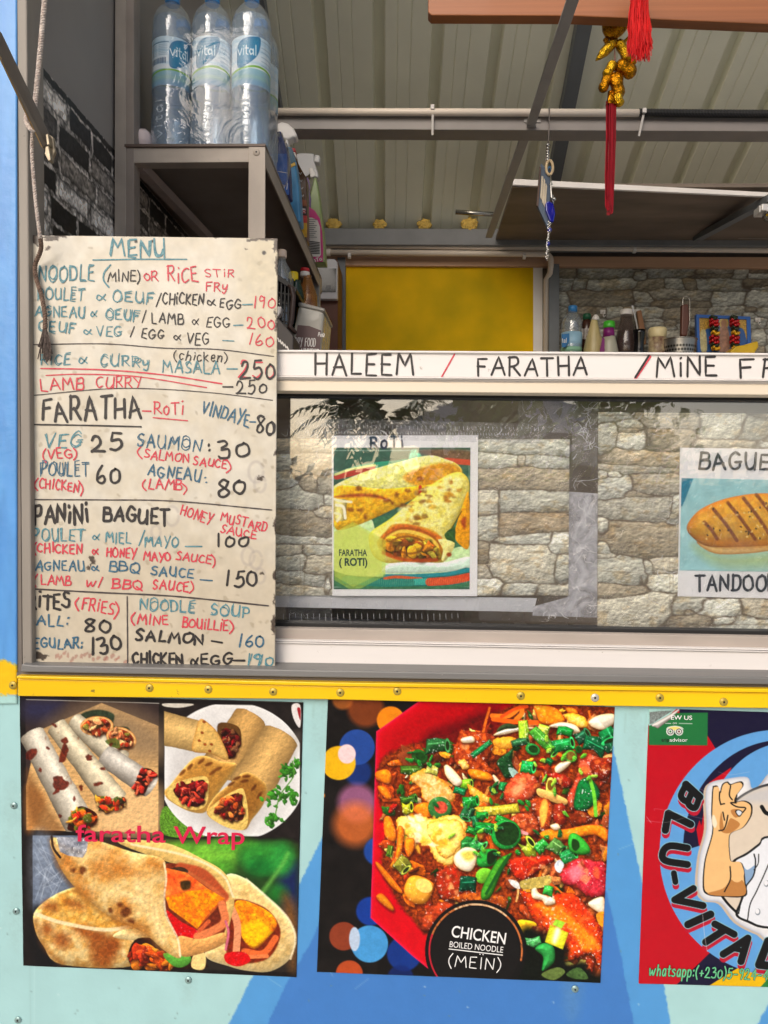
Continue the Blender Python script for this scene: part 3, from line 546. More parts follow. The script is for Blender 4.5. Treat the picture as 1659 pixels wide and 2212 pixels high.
    P.poly([(385, 330), (420, 230), (540, 215), (570, 250), (540, 350), (430, 375)], (48, 156, 60), tex=.15, bulge=.5, bw=12, edge=(18, 84, 30), ew=3, spec=.3); P.poly([(480, 250), (540, 225), (565, 260), (530, 340), (480, 340)], (26, 44, 22), soft=3)
    P.poly([(385, 420), (440, 380), (510, 400), (500, 470), (440, 515), (385, 490)], (106, 172, 52), tex=.15, bulge=.4); P.poly([(425, 640), (440, 540), (560, 320), (640, 270), (690, 260), (600, 420), (520, 610), (470, 655)], (72, 140, 44), tex=.25, ts=8, bulge=.5, bw=8, edge=(24, 80, 24), ew=4)
    P.line([(470, 600), (560, 440), (660, 280)], (28, 84, 34), 7); P.scallion(320, 530, 60, 56, .1, (14, 92, 52), 9)
    meat([(660, 330), (740, 280), (860, 280), (1000, 270), (1060, 320), (960, 380), (840, 470), (760, 490), (680, 410)], (206, 62, 32), 51, (160, 30, 18)); P.poly([(1060, 350), (1100, 310), (1140, 350), (1110, 420), (1070, 400)], (206, 214, 226), tex=.2)
    meat([(1100, 450), (1150, 370), (1250, 300), (1400, 310), (1510, 360), (1500, 600), (1380, 640), (1250, 560), (1150, 520)], (200, 62, 76), 52, (170, 30, 44)); P.poly([(1180, 400), (1270, 360), (1300, 440), (1220, 500)], (224, 120, 132), soft=12, tex=.15)
    P.poly([(660, 480), (740, 500), (760, 560), (700, 540)], (210, 206, 200), tex=.3, spec=.6); P.poly([(760, 500), (850, 470), (1020, 450), (1010, 530), (880, 560), (780, 560)], (176, 156, 84), tex=.25, spec=.4)
    meat([(770, 580), (900, 600), (1080, 600), (1230, 600), (1320, 700), (1400, 800), (1475, 940), (1460, 1250), (1380, 1130), (1260, 1160), (1180, 1180), (1160, 1050), (1010, 960), (880, 830), (800, 680)], (220, 92, 26), 53, (190, 44, 18), .8)
    P.poly([(900, 700), (1060, 690), (1250, 840), (1400, 980), (1440, 1080), (1300, 1080), (1180, 900), (1000, 800)], (238, 140, 34), soft=14, tex=.3, ts=9, spec=.6, alpha=.8); P.poly([(1130, 620), (1250, 640), (1380, 800), (1280, 780), (1180, 700)], (196, 52, 20), soft=12, tex=.3, alpha=.8, spec=.5)
    onion([(860, 570), (900, 550), (930, 600), (1050, 640), (1060, 690), (980, 700), (950, 660), (870, 640)], 54); P.scallion(1005, 580, 40, 40, .2, (60, 150, 70), 10)
    onion([(1350, 680), (1480, 630), (1485, 770), (1400, 740)], 55); P.poly([(1420, 780), (1490, 760), (1480, 880), (1440, 860)], (226, 140, 40), tex=.2)
    P.poly([(740, 840), (860, 840), (905, 880), (840, 960), (800, 970)], (238, 180, 40), tex=.15, bulge=.4); meat([(850, 900), (960, 880), (990, 960), (900, 960)], (90, 34, 20), 56)
    P.poly([(780, 900), (1010, 980), (1160, 1060), (1180, 1200), (1300, 1180), (1400, 1280), (1470, 1300), (1480, 1400), (700, 1380)], (16, 20, 14), tex=.4, soft=24)
    P.scallion(870, 1010, 56, 42, -.1, (70, 170, 96), 11); P.poly([(890, 1080), (960, 1030), (1050, 1060), (1060, 1180), (1010, 1240), (950, 1270), (960, 1150)], (58, 150, 76), tex=.15, bulge=.5, bw=12, edge=(20, 84, 36), ew=4)
    P.poly([(1020, 870), (1180, 940), (1130, 1085), (975, 1020)], (206, 206, 60), smooth=False, tex=.08, edge=(180, 170, 30), ew=4); P.poly([(1070, 900), (1110, 920), (1070, 1030), (1040, 1010)], (240, 240, 200), soft=10, tex=.05); P.poly([(1040, 870), (1070, 820), (1150, 850), (1120, 905)], (150, 195, 60), smooth=False, tex=.1)
    P.poly([(945, 1300), (1080, 1240), (1150, 1280), (1050, 1350)], (110, 130, 70), tex=.2, alpha=.8); P.poly([(1160, 1300), (1270, 1240), (1350, 1330), (1250, 1340)], (80, 110, 60), tex=.3, alpha=.8); meat([(1330, 1150), (1400, 1180), (1390, 1280), (1350, 1240)], (160, 44, 20), 57)
    P.frame(760, 1680, 2.074)
    for k in range(46):
        x, y = ((980, 700), (1250, 420), (1150, 900), (930, 860), (640, 480), (1420, 560))[k % 6]; x += rs.randn()*110; y += rs.randn()*80
        if P.sdf(heap, np.array([[x]]), np.array([[y]]))[0, 0] > -20: continue
        P.poly(ell(x, y, 14+12*rs.rand(), 7+6*rs.rand(), rs.rand()*3, 7, .6, rs), ((36, 120, 44), (90, 160, 50), (24, 84, 40), (140, 180, 60))[k % 4], tex=.25, ts=4, bulge=.5, bw=3, spec=.4, seed=k)
    # caption disc
    P.frame(760, 1680, 2.074)
    P.poly(ell(890, 1445, 262, 262, n=40), (16, 14, 14), tex=.05, soft=2)
    P.im[:] = np.clip(P.im*np.where((P.sdf(heap[::3]/2.074+np.array([760, 1680]), P.X, P.Y) < 0)[..., None], 1.12, 1.0), 0, 255); P.finish(1.06, 1.12, .04, relief=.35, only=heap[::3]/2.074+np.array([760, 1680])); P.frame(760, 1680, 2.074); P.poly(ell(890, 1445, 262, 262, n=40), (16, 14, 14), tex=.05, soft=2)
    t = np.linspace(math.radians(195), math.radians(372), 30)
    P.line([(890+240*math.cos(a), 1445+240*math.sin(a)) for a in t], (216, 120, 60), 4.5, tex=.5); P.line([(890+240*math.cos(a), 1445+240*math.sin(a)) for a in t[8:20]], (240, 205, 160), 4, tex=1)
    P.line([(890+240*math.cos(a), 1445+240*math.sin(a)) for a in np.linspace(math.radians(140), math.radians(200), 12)], (200, 30, 50), 4)
    P.poly(ell(890, 1447, 226, 228, n=40), (22, 19, 19), tex=.1, ts=30, soft=2)
    return Q, P
def pic_wraps():
    Q = [(49, 1736), (758, 1756), (741, 2443), (58, 2414)]
    P = Pic(Q, 450, 440, (34, 28, 27))
    P.frame(0, 1640, 2.127)
    P.poly([(105, 205), (1620, 205), (1620, 1700), (105, 1700)], (32, 27, 26), smooth=False, tex=.3, ts=40)
    A = [(135, 235), (845, 255), (842, 940), (140, 925)]
    P.poly(A, (58, 47, 46), smooth=False, tex=.12, ts=40); P.poly([(135, 235), (330, 240), (260, 330), (135, 330)], (52, 50, 74), soft=40, tex=.1)
    P.line([(140, 232), (845, 252)], (215, 210, 205), 1.2, smooth=False)
    P.poly([(540, 250), (842, 372), (842, 940), (141, 925), (139, 690), (200, 400)], (196, 156, 106), smooth=False, tex=.08, ts=8, stretch=(.25, 2), col2=(214, 174, 120))
    P.poly([(540, 250), (842, 372), (842, 560), (300, 420), (330, 330)], (140, 118, 92), soft=70, tex=.08, alpha=.85); P.poly([(139, 690), (240, 760), (180, 920), (139, 920)], (170, 112, 60), soft=20, tex=.1, alpha=.7)
    P.poly([(600, 620), (842, 700), (842, 940), (520, 930)], (226, 188, 138), soft=50, tex=.06, ts=8, alpha=.8)
    P.poly([(180, 900), (140, 600), (250, 800), (330, 925)], (120, 80, 45), soft=16, alpha=.6, tex=.1)
    P.poly([(430, 310), (520, 285), (605, 310), (605, 370), (680, 380), (690, 430), (560, 400), (440, 360)], (52, 62, 46), soft=4, tex=.3)
    P.wrap((395, 345), (640, 560), 50, 66, (212, 202, 178), seed=5, spots=.15, ts=16); P.wrap((560, 530), (800, 690), 62, 66, (204, 198, 188), seed=6, spots=.1, ts=16)
    P.filling([(745, 610), (800, 600), (838, 640), (800, 660), (770, 730), (715, 720)], [(206, 60, 46), (216, 100, 70), (180, 40, 32)], 24, 22, 4)
    F = [(200, 84, 44), (226, 130, 84), (176, 60, 34), (230, 160, 110), (120, 110, 50)]
    for cx, cy, rx, ry, an in ((515, 372, 88, 52, -.05), (645, 438, 82, 58, .35)):
        P.poly(ell(cx, cy, rx, ry, an), (226, 190, 130), tex=.08, edge=(200, 120, 60), ew=2); P.filling(ell(cx, cy, rx*.84, ry*.8, an), F, 40, 22, int(cx), bg=(150, 66, 36))
    P.poly([(560, 450), (620, 440), (640, 490), (590, 480)], (80, 100, 44), tex=.3, alpha=.8)
    P.wrap((300, 375), (610, 770), 56, 74, (220, 208, 180), seed=2, spots=.34, ts=16)
    P.wrap((170, 420), (420, 890), 70, 84, (216, 208, 192), seed=3, spots=.3, ts=16)
    B = (110, 34, 20)
    for x, y, a, b, r in ((168, 524, 34, 22, -.6), (318, 678, 46, 40, .3), (338, 520, 22, 50, .3), (345, 450, 18, 18, 0), (472, 540, 20, 16, .5), (214, 606, 12, 10, 0), (300, 720, 22, 12, -.6), (520, 682, 30, 11, -.1), (545, 600, 14, 8, 0), (430, 700, 10, 16, 0), (290, 370, 16, 8, .5), (318, 852, 10, 12, 0), (255, 490, 12, 8, .6), (590, 470, 9, 9, 0), (395, 760, 9, 12, 0)):
        P.poly(ell(x, y, a, b, r, 12, .5, np.random.RandomState(x)), B, tex=.25, ts=5, soft=3, alpha=.85, wob=1.5, col2=(70, 22, 14))
    P.filling([(420, 800), (505, 830), (510, 870), (430, 925), (362, 925), (370, 880)], [(206, 92, 30), (190, 46, 28), (226, 150, 60), (96, 100, 34)], 46, 26, 8)
    P.filling([(510, 745), (600, 760), (660, 750), (668, 800), (620, 815), (555, 830), (515, 790)], [(206, 60, 34), (232, 150, 50), (180, 70, 30), (70, 80, 34), (226, 190, 120)], 46, 22, 9, edge=None)
    # right picture: a plate of paper-wrapped rolls
    P.poly([(873, 250), (1597, 262), (1590, 968), (872, 950)], (40, 34, 33), smooth=False, tex=.2, ts=30)
    P.poly([(873, 800), (1010, 860), (1100, 955), (872, 950)], (96, 140, 50), tex=.45, ts=4, soft=2); P.poly([(876, 252), (1030, 256), (960, 275), (876, 268)], (206, 200, 190), tex=.05)
    clip = [(873, 250), (1597, 262), (1590, 968), (872, 950)]
    pl = smooth_closed(ell(1235, 615, 395, 368, n=30)); pl[:, 0] = np.clip(pl[:, 0], 875, 1594); pl[:, 1] = np.clip(pl[:, 1], 254+(pl[:, 0]-873)*.016, 958)
    P.poly(pl, (216, 214, 212), smooth=False, tex=.04, ts=30, edge=(232, 231, 230), ew=10); P.poly(ell(1210, 640, 290, 270), (196, 192, 190), tex=.05, soft=30, alpha=.6)
    P.poly([(1552, 262), (1597, 262), (1595, 380), (1560, 330)], (222, 216, 214), tex=.05); P.poly([(1580, 280), (1597, 280), (1596, 340)], (150, 30, 40), tex=.1)
    P.poly([(1090, 830), (1420, 560), (1590, 420), (1500, 640), (1380, 780), (1290, 930)], (160, 150, 140), soft=40, alpha=.6, tex=.05)
    P.wrap((1330, 330), (1180, 600), 92, 118, (196, 156, 98), seed=11, spots=0, tex=.07, ts=24, peak=.1, gain=.4); P.wrap((1490, 430), (1330, 700), 104, 122, (202, 164, 106), seed=12, spots=0, tex=.07, ts=24, peak=.1, gain=.4)
    P.wrap((850, 380), (1060, 430), 92, 84, (206, 172, 114), seed=13, spots=0, tex=.06, ts=24, peak=-.2, gain=.35, clip=clip)
    P.poly([(1160, 360), (1260, 370), (1285, 430), (1270, 500), (1215, 550), (1170, 470)], (96, 66, 34), tex=.15); P.filling([(1180, 390), (1250, 400), (1278, 450), (1255, 510), (1215, 545), (1185, 460)], [(110, 24, 24), (150, 30, 32), (80, 30, 22), (140, 90, 60)], 40, 20, 14, bg=(50, 18, 14))
    P.poly([(1060, 340), (1100, 350), (1165, 420), (1215, 552), (1120, 520), (1025, 505), (1035, 420)], (212, 174, 104), tex=.1, edge=(170, 120, 60), ew=3, bulge=.2, bw=10)
    for x, y in ((1075, 408), (1090, 470), (1125, 470), (1060, 450), (1115, 505), (1085, 350)): P.poly(ell(x, y, 9, 7, .4), (140, 74, 34), tex=.2, soft=2)
    P.poly([(900, 690), (1010, 560), (1080, 530), (1170, 560), (1260, 580), (1180, 700), (1120, 790), (1080, 835), (990, 820), (890, 760), (876, 715)], (176, 128, 62), tex=.16, ts=12, edge=(214, 176, 104), ew=6, bulge=.3, bw=12)
    for x, y, a in ((1010, 590, .9), (1070, 560, .7), (1110, 575, .4), (970, 620, .8), (1130, 620, .6), (1160, 600, .4)): P.poly(ell(x, y, 22, 9, -a), (106, 60, 26), tex=.2, soft=4, alpha=.85)
    P.poly([(895, 700), (960, 665), (1090, 640), (1110, 700), (1090, 800), (1000, 815), (900, 760)], (222, 190, 112), tex=.08); P.filling([(925, 705), (1000, 680), (1085, 660), (1090, 740), (1060, 800), (990, 790), (935, 740)], [(120, 22, 24), (160, 40, 36), (190, 70, 50), (80, 24, 18), (150, 30, 34)], 80, 22, 15, bg=(60, 18, 14))
    P.poly([(1210, 690), (1300, 618), (1380, 650), (1420, 700), (1400, 790), (1340, 870), (1300, 925), (1200, 905), (1100, 840), (1140, 750)], (150, 104, 48), tex=.2, ts=8, edge=(214, 176, 104), ew=5, bulge=.3)
    for x, y, a in ((1260, 650, .5), (1310, 640, .1), (1230, 680, .6), (1350, 700, .9), (1380, 740, 1), (1300, 665, .2)): P.poly(ell(x, y, 22, 8, -a), (92, 50, 22), tex=.2, soft=4, alpha=.85)
    P.poly([(1105, 838), (1160, 770), (1260, 710), (1300, 720), (1320, 860), (1290, 925), (1190, 905)], (224, 190, 110), tex=.08); P.filling([(1150, 830), (1180, 770), (1262, 730), (1290, 790), (1292, 870), (1220, 870)], [(170, 40, 34), (200, 90, 40), (130, 30, 24), (90, 50, 26), (216, 120, 60)], 70, 22, 16, bg=(80, 24, 16))
    rs = np.random.RandomState(5)
    for cx, cy, n, r in ((1540, 610, 26, 46), (1470, 740, 26, 56), (1545, 740, 26, 54), (1440, 862, 20, 38), (1570, 580, 10, 30)):
        for k in range(n):
            x, y = cx+rs.randn()*r*.5, cy+rs.randn()*r*.4; x = min(x, 1582)
            P.poly(ell(x, y, 15, 9, rs.rand()*3, 8, .8, rs), np.array((64, 128, 44))*(.6+.6*rs.rand()), tex=.2, bulge=.3, bw=3, seed=k)
    P.line([(1555, 560), (1560, 640), (1490, 740), (1465, 840)], (90, 140, 60), 3)
    # lower picture
    P.frame(0, 2040, 2.127)
    P.poly([(174, 100), (1585, 146), (1578, 832), (180, 790)], (48, 42, 38), smooth=False, tex=.1)
    P.grad((174, 104, 420, 520), (116, 128, 146), (70, 80, 98), 70, .22, 12, 2); P.poly([(176, 130), (260, 110), (300, 300), (380, 380), (300, 420), (180, 480)], (150, 160, 176), soft=40, tex=.3, ts=14, alpha=.6)
    rs = np.random.RandomState(8)
    for k in range(18): P.line([(180+rs.rand()*120, 120+rs.rand()*330), (240+rs.rand()*110, 200+rs.rand()*240)], (206, 214, 226), 2, 2, .35)
    P.poly([(180, 480), (320, 600), (300, 790), (180, 790)], (26, 24, 26), soft=20)
    P.poly([(840, 140), (1300, 140), (1584, 150), (1560, 470), (1420, 480), (1240, 330), (1000, 210)], (44, 70, 34), soft=14, tex=.2, ts=30)
    P.poly([(1480, 330), (1584, 250), (1580, 540), (1520, 520)], (32, 44, 84), soft=30, tex=.1)
    for x, y, a, b, c in ((1020, 190, 110, 56, (112, 176, 60)), (1160, 200, 110, 70, (130, 196, 70)), (1250, 150, 120, 30, (90, 160, 56)), (1410, 220, 140, 80, (60, 150, 60)), (1390, 270, 80, 50, (30, 110, 50)), (1500, 230, 60, 90, (52, 140, 64)), (1190, 270, 60, 40, (90, 160, 56)), (1480, 410, 50, 46, (40, 120, 50)), (900, 160, 70, 24, (130, 180, 60))):
        P.poly(ell(x, y, a, b), c, soft=26, tex=.15, ts=18, alpha=.85)
    P.line([(1400, 400), (1500, 260), (1530, 200)], (120, 190, 90), 10, 10, .7); P.poly([(1500, 430), (1580, 500), (1580, 760), (1540, 800)], (112, 78, 46), soft=30, tex=.2)
    ch = dict(spot=(150, 82, 28), dark=(150, 92, 40))
    def bread(pts, c=(214, 172, 104), sd=0, **k): P.poly(pts, c, tex=.13, ts=16, col2=(232, 204, 146), seed=sd, bulge=.28, bw=22, light=(-.3, -.95), **k)
    # right-hand roll
    bread([(1190, 330), (1300, 330), (1420, 430), (1530, 540), (1570, 650), (1540, 760), (1440, 825), (1330, 825), (1220, 800), (1090, 740), (1150, 600)], (216, 180, 116), 3, edge=(240, 218, 168), ew=6)
    P.poly([(1215, 540), (1240, 450), (1330, 455), (1430, 505), (1490, 600), (1470, 700), (1400, 770), (1250, 780), (1200, 700)], (120, 44, 20), tex=.3, soft=4)
    P.poly([(1245, 480), (1300, 450), (1430, 510), (1470, 590), (1360, 690), (1290, 650)], (226, 110, 26), tex=.25, ts=9, col2=(240, 170, 30), bulge=.3, seed=4); P.poly([(1280, 600), (1360, 560), (1440, 600), (1350, 700)], (244, 186, 24), soft=12, tex=.2)
    P.line([(1225, 480), (1262, 580), (1255, 740)], (226, 150, 110), 18); P.line([(1300, 720), (1400, 730), (1465, 650)], (222, 110, 60), 16); P.line([(1310, 750), (1420, 745)], (226, 130, 80), 10)
    P.poly([(1200, 730), (1300, 725), (1330, 770), (1270, 800), (1205, 780)], (204, 20, 28), tex=.1, spec=.3)
    # lower-left roll
    bread([(190, 500), (330, 400), (480, 390), (700, 560), (720, 650), (712, 796), (330, 790), (230, 690), (185, 600)], (206, 158, 88), 6)
    P.poly([(330, 410), (480, 400), (690, 560), (560, 600), (360, 570), (220, 520)], (206, 150, 66), tex=.2, ts=14, col2=(226, 186, 110), soft=6)
    for x, y, a, b in ((330, 660, 46, 40), (540, 680, 70, 60), (540, 760, 60, 40), (470, 620, 80, 30), (270, 480, 40, 22), (600, 700, 40, 60), (400, 470, 60, 20), (250, 600, 30, 30)): P.poly(ell(x, y, a, b, .3), (134, 66, 24), tex=.4, ts=8, soft=22, alpha=.75, wob=4, seed=x % 40)
    P.line([(190, 520), (340, 570), (560, 605), (700, 585)], (240, 222, 180), 9, 3, .9); P.poly([(600, 640), (680, 600), (850, 620), (830, 660), (700, 660)], (232, 206, 150), tex=.08, bulge=.3)
    P.poly([(715, 660), (860, 660), (1060, 760), (1080, 810), (712, 798)], (46, 24, 18), tex=.3); P.filling([(715, 700), (780, 690), (860, 730), (930, 800), (715, 798)], [(206, 84, 24), (226, 130, 40), (150, 50, 20), (180, 60, 30)], 46, 34, 21, bg=(90, 34, 16))
    P.poly([(870, 730), (1000, 740), (1010, 780), (960, 806), (910, 790)], (96, 164, 66), tex=.15, bulge=.3); P.poly([(1030, 740), (1090, 730), (1085, 812), (1020, 806)], (236, 206, 140), tex=.08)
    # main roll
    P.poly([(620, 135), (870, 140), (1080, 230), (1200, 310), (1245, 440), (1230, 540), (1190, 650), (1180, 400), (1060, 290), (880, 240)], (226, 190, 118), tex=.08, ts=16, bulge=.25, bw=10)
    P.poly([(870, 270), (1000, 270), (1110, 330), (1190, 420), (1205, 540), (1180, 640), (1060, 690), (960, 700), (880, 520)], (116, 48, 28), tex=.3, ts=9)
    P.line([(960, 275), (1080, 310), (1190, 430)], (176, 84, 50), 26, 6); P.line([(1000, 300), (1120, 380), (1190, 440)], (196, 110, 66), 10, 4, .8); P.poly([(880, 290), (960, 270), (1000, 300), (890, 330)], (66, 48, 34), tex=.3)
    P.poly([(880, 275), (990, 300), (1110, 390), (1195, 440), (1150, 490), (1050, 600), (900, 490), (880, 430)], (228, 84, 36), tex=.2, ts=11, col2=(238, 130, 60), smooth=False, bulge=.25, bw=9, seed=7)
    P.poly([(880, 430), (1000, 400), (1110, 390), (1192, 440), (1130, 490), (1048, 600), (900, 490)], (242, 170, 18), tex=.22, ts=8, col2=(232, 110, 30), smooth=False, seed=9, soft=3); P.poly([(960, 350), (1010, 345), (1010, 385), (970, 392)], (70, 50, 20), tex=.4, soft=5)
    P.poly([(885, 500), (960, 560), (1050, 610), (1040, 650), (950, 640), (910, 570)], (200, 18, 26), tex=.1, spec=.3)
    P.line([(1180, 470), (1195, 560), (1130, 610), (1050, 640)], (222, 130, 84), 20, 3); P.line([(1110, 560), (1060, 610)], (206, 100, 60), 10); P.poly([(950, 640), (1060, 655), (1190, 620), (1190, 680), (1040, 740), (960, 740)], (214, 158, 96), tex=.12, bulge=.3)
    bread([(270, 120), (400, 130), (520, 132), (700, 190), (860, 225), (880, 300), (870, 430), (880, 530), (940, 650), (960, 755), (880, 720), (760, 620), (560, 520), (380, 360), (300, 230)], (216, 168, 96), 12)
    for x, y, a, b, r in ((400, 290, 60, 30, .8), (560, 280, 90, 60, .3), (700, 300, 90, 40, .4), (450, 400, 60, 30, .6), (660, 480, 50, 40, .4), (660, 560, 70, 30, .7), (350, 230, 40, 50, .2), (560, 180, 120, 26, .3), (760, 600, 50, 26, .6), (820, 260, 60, 30, .2)): P.poly(ell(x, y, a, b, r), (176, 104, 40), tex=.4, ts=9, soft=28, alpha=.6, wob=6, seed=x % 40)
    for x, y, a, b in ((440, 290, 16, 20), (390, 290, 10, 14), (670, 510, 26, 30), (640, 470, 16, 14), (700, 560, 20, 12), (590, 500, 14, 12)): P.poly(ell(x, y, a, b, .5), (92, 46, 20), tex=.4, ts=5, soft=7, alpha=.85, wob=3)
    for x, y, a, b in ((760, 420, 70, 110), (840, 560, 40, 90), (600, 400, 60, 40), (480, 200, 80, 20), (860, 640, 24, 60)): P.poly(ell(x, y, a, b, -.3), (238, 214, 160), tex=.2, ts=9, soft=34, alpha=.65)
    P.poly([(300, 110), (470, 118), (460, 190), (440, 222), (360, 210), (320, 190)], (190, 192, 200), smooth=False, tex=.2, ts=10, col2=(120, 124, 136), spec=.9); P.line([(275, 110), (285, 170), (320, 220)], (40, 36, 38), 6)
    P.line([(700, 150), (1000, 215), (1180, 310), (1240, 430)], (246, 232, 200), 6, 3, .7); P.line([(1200, 560), (1215, 620), (1200, 710)], (206, 110, 130), 6)
    for k in range(9):
        o = k*11; P.line([(866-o, 250+o*.8), (868-o*1.1, 400), (874-o*1.2, 520), (930-o*1.4, 640), (950-o*1.5, 740-o*.4)], (250, 228, 176) if k % 2 else (190, 132, 66), 5, 8, .16, tex=.6)
    for k in range(7): P.line([(300+k*60, 150+k*40), (420+k*60, 190+k*38), (560+k*40, 230+k*44)], (240, 212, 150) if k % 2 else (170, 112, 50), 8, 14, .14, tex=.8)
    P.line([(272, 125), (300, 235), (380, 365), (560, 525), (760, 628), (880, 725)], (120, 72, 30), 12, 14, .45); P.line([(190, 560), (230, 690), (330, 785)], (130, 80, 36), 12, 14, .5)
    P.line([(872, 250), (884, 330), (874, 430), (884, 530), (944, 650), (958, 745)], (250, 236, 200), 5, 2, .8, tex=.4); P.line([(1310, 335), (1420, 430), (1530, 540), (1572, 650), (1545, 760)], (250, 236, 200), 5, 3, .8, tex=.3)
    P.finish(1.08, 1.12, .04, relief=.42)
    return Q, P
def pic_blu():
    Q = [(1623, 1771), (2282, 1793), (2252, 2476), (1597, 2459)]
    P = Pic(Q, 520, 540, (200, 6, 28)); P.frame(1500, 1700, 2.571)
    RED, NAV, BLU, YEL, BLK = (196, 8, 30), (24, 20, 52), (98, 164, 226), (240, 190, 10), (18, 18, 20)
    C = (1149, 1110)
    flat = dict(tex=.025, ts=30)
    P.poly([(300, 150), (2100, 150), (2100, 2100), (200, 2100)], RED, smooth=False, **flat)
    P.poly([(505, 150), (2100, 150), (2100, 900), (1149, 1110), (690, 355), (520, 300)], NAV, smooth=False, **flat)
    P.poly([(1149, 1110), (710, 1750), (480, 1970), (2100, 2100), (2100, 1200)], NAV, smooth=False, **flat)
    P.poly([(1149, 1300), (1000, 1780), (690, 1972), (1100, 2000), (1600, 1700)], YEL, smooth=False, **flat)
    P.poly([(1280, 1700), (1020, 1985), (1500, 2010), (1700, 1800)], (40, 130, 60), smooth=False, **flat)
    P.poly(ell(C[0], C[1], 766, 790, n=60), BLU, **flat)
    P.poly(ell(C[0]+25, C[1]-20, 640, 705, n=60), NAV, **flat)
    P.poly([(640, 1000), (700, 660), (845, 560), (820, 640), (720, 800), (650, 1060)], RED, smooth=False, **flat); P.poly([(620, 960), (640, 900), (700, 1100), (650, 1150)], RED, smooth=False, **flat)
    P.poly(ell(C[0]+70, C[1]-20, 560, 690, n=60), BLU, **flat); P.poly([(420, 1120), (560, 1090), (660, 1060), (690, 1300), (770, 1480), (1000, 1680), (1200, 1720), (1200, 1840), (900, 1780), (620, 1540), (460, 1320)], BLU, smooth=False, **flat)
    # die-cut sticker border, arm and jacket
    BEI = (226, 210, 190); WH = (242, 240, 240)
    arm = [(668, 960), (662, 760), (690, 670), (800, 640), (930, 630), (960, 700), (1010, 690), (1149, 640), (1149, 1680), (1010, 1640), (860, 1560), (760, 1440), (660, 1420), (612, 1340), (625, 1140)]
    P.poly(arm, (206, 186, 164), **flat)
    P.poly([(x+(16 if x < 1100 else 0), y-6) for x, y in arm], WH, tex=.03, edge=(176, 182, 200), ew=5)
    P.poly(ell(1185, C[1]+22, 486, 478, n=50), BLK, **flat); P.poly(ell(1185, C[1]+22, 470, 462, n=50), BEI, **flat)
    P.poly([(880, 790), (960, 720), (1120, 690), (1120, 780), (980, 790)], (206, 202, 200), soft=20, tex=.02)
    P.line([(1040, 815), (1062, 850), (1085, 862)], BLK, 10)
    P.poly([(1090, 1000), (1020, 1050), (940, 1110), (850, 1165), (880, 1240), (930, 1310), (900, 1420), (870, 1510), (950, 1560), (1090, 1600), (1500, 1600), (1500, 1000)], BLK, tex=0)
    P.poly([(1095, 1012), (1025, 1064), (945, 1124), (870, 1168), (905, 1240), (946, 1310), (915, 1420), (886, 1505), (955, 1545), (1090, 1585), (1500, 1585), (1500, 1012)], (238, 240, 246), tex=.02)
    P.poly([(910, 1180), (945, 1220), (1000, 1190), (985, 1260), (940, 1320), (918, 1240)], (140, 172, 208), tex=.02)
    P.line([(990, 1120), (1000, 1170), (985, 1260), (925, 1350), (890, 1500)], BLK, 3.5); P.line([(1020, 1120), (1016, 1180), (990, 1220)], BLK, 2.5); P.line([(1085, 1180), (1010, 1350), (965, 1440), (948, 1545)], BLK, 3)
    for x, y in ((1070, 1308), (1014, 1490)): P.poly(ell(x, y, 17, 22), (140, 150, 160), tex=0); P.poly(ell(x-3, y-4, 13, 17), (244, 244, 248), tex=0)
    SK, SD = (246, 196, 132), (196, 132, 70)
    out = [(722, 700), (735, 680), (757, 682), (770, 720), (785, 670), (820, 652), (840, 668), (880, 655), (912, 652), (922, 680), (880, 740), (872, 780), (930, 775), (975, 800), (980, 850), (960, 900), (920, 950), (850, 980), (832, 1020), (836, 1120), (850, 1170), (915, 1180), (935, 1300), (935, 1390), (780, 1392), (690, 1380), (660, 1330), (672, 1160), (720, 980), (715, 860)]
    P.poly(out, BLK, tex=0)
    cx, cy = 805, 1020
    P.poly([(x+(cx-x)*.035+(4 if x < cx else -4), y+(cy-y)*.022) for x, y in out], SK, tex=.02, ts=20)
    P.poly([(780, 850), (800, 960), (830, 900), (850, 890), (900, 930), (830, 985), (770, 960)], SD, tex=.02); P.poly([(840, 840), (880, 830), (915, 860), (870, 885)], SD, tex=.02)
    P.poly([(868, 845), (890, 832), (918, 850), (895, 880)], BLK, tex=0); P.poly([(876, 848), (892, 838), (912, 852), (895, 872)], (226, 230, 236), tex=0)
    P.poly([(690, 1372), (790, 1340), (850, 1280), (918, 1290), (930, 1380), (780, 1388)], SD, tex=.02)
    P.poly(ell(880, 1240, 46, 60), SK, tex=.02); P.poly([(720, 880), (735, 870), (752, 920), (740, 950), (722, 930)], (255, 235, 205), tex=0, soft=3)
    for l in ([(770, 720), (768, 760), (776, 800)], [(840, 680), (832, 740), (850, 770)], [(776, 800), (800, 795)], [(822, 870), (812, 920), (795, 960), (765, 968)], [(790, 850), (800, 900)], [(875, 790), (840, 790), (880, 815), (935, 822), (920, 850)], [(836, 1200), (838, 1280), (800, 1360)], [(870, 780), (880, 740)]): P.line(l, BLK, 3.4)
    # ring lettering: black with a pale rim over a red drop shadow
    G = [([(552, 672), (640, 752)], 42), ([(552, 672), (520, 745), (560, 778), (596, 712)], 34), ([(596, 712), (566, 790), (610, 822), (640, 752)], 34),
         ([(440, 858), (583, 928)], 40), ([(440, 858), (420, 965)], 40), ([(562, 1080), (450, 1066), (404, 1106), (420, 1160), (562, 1186)], 38), ([(475, 1242), (485, 1298)], 32),
         ([(600, 1340), (480, 1412), (662, 1450)], 38), ([(566, 1572), (710, 1506)], 42), ([(738, 1568), (862, 1634)], 38), ([(800, 1606), (680, 1684)], 40), ([(792, 1762), (950, 1660), (906, 1808)], 40), ([(850, 1726), (920, 1740)], 26), ([(1080, 1680), (1022, 1830), (1200, 1850)], 44),
         ([(1270, 1830), (1330, 1860)], 38)]
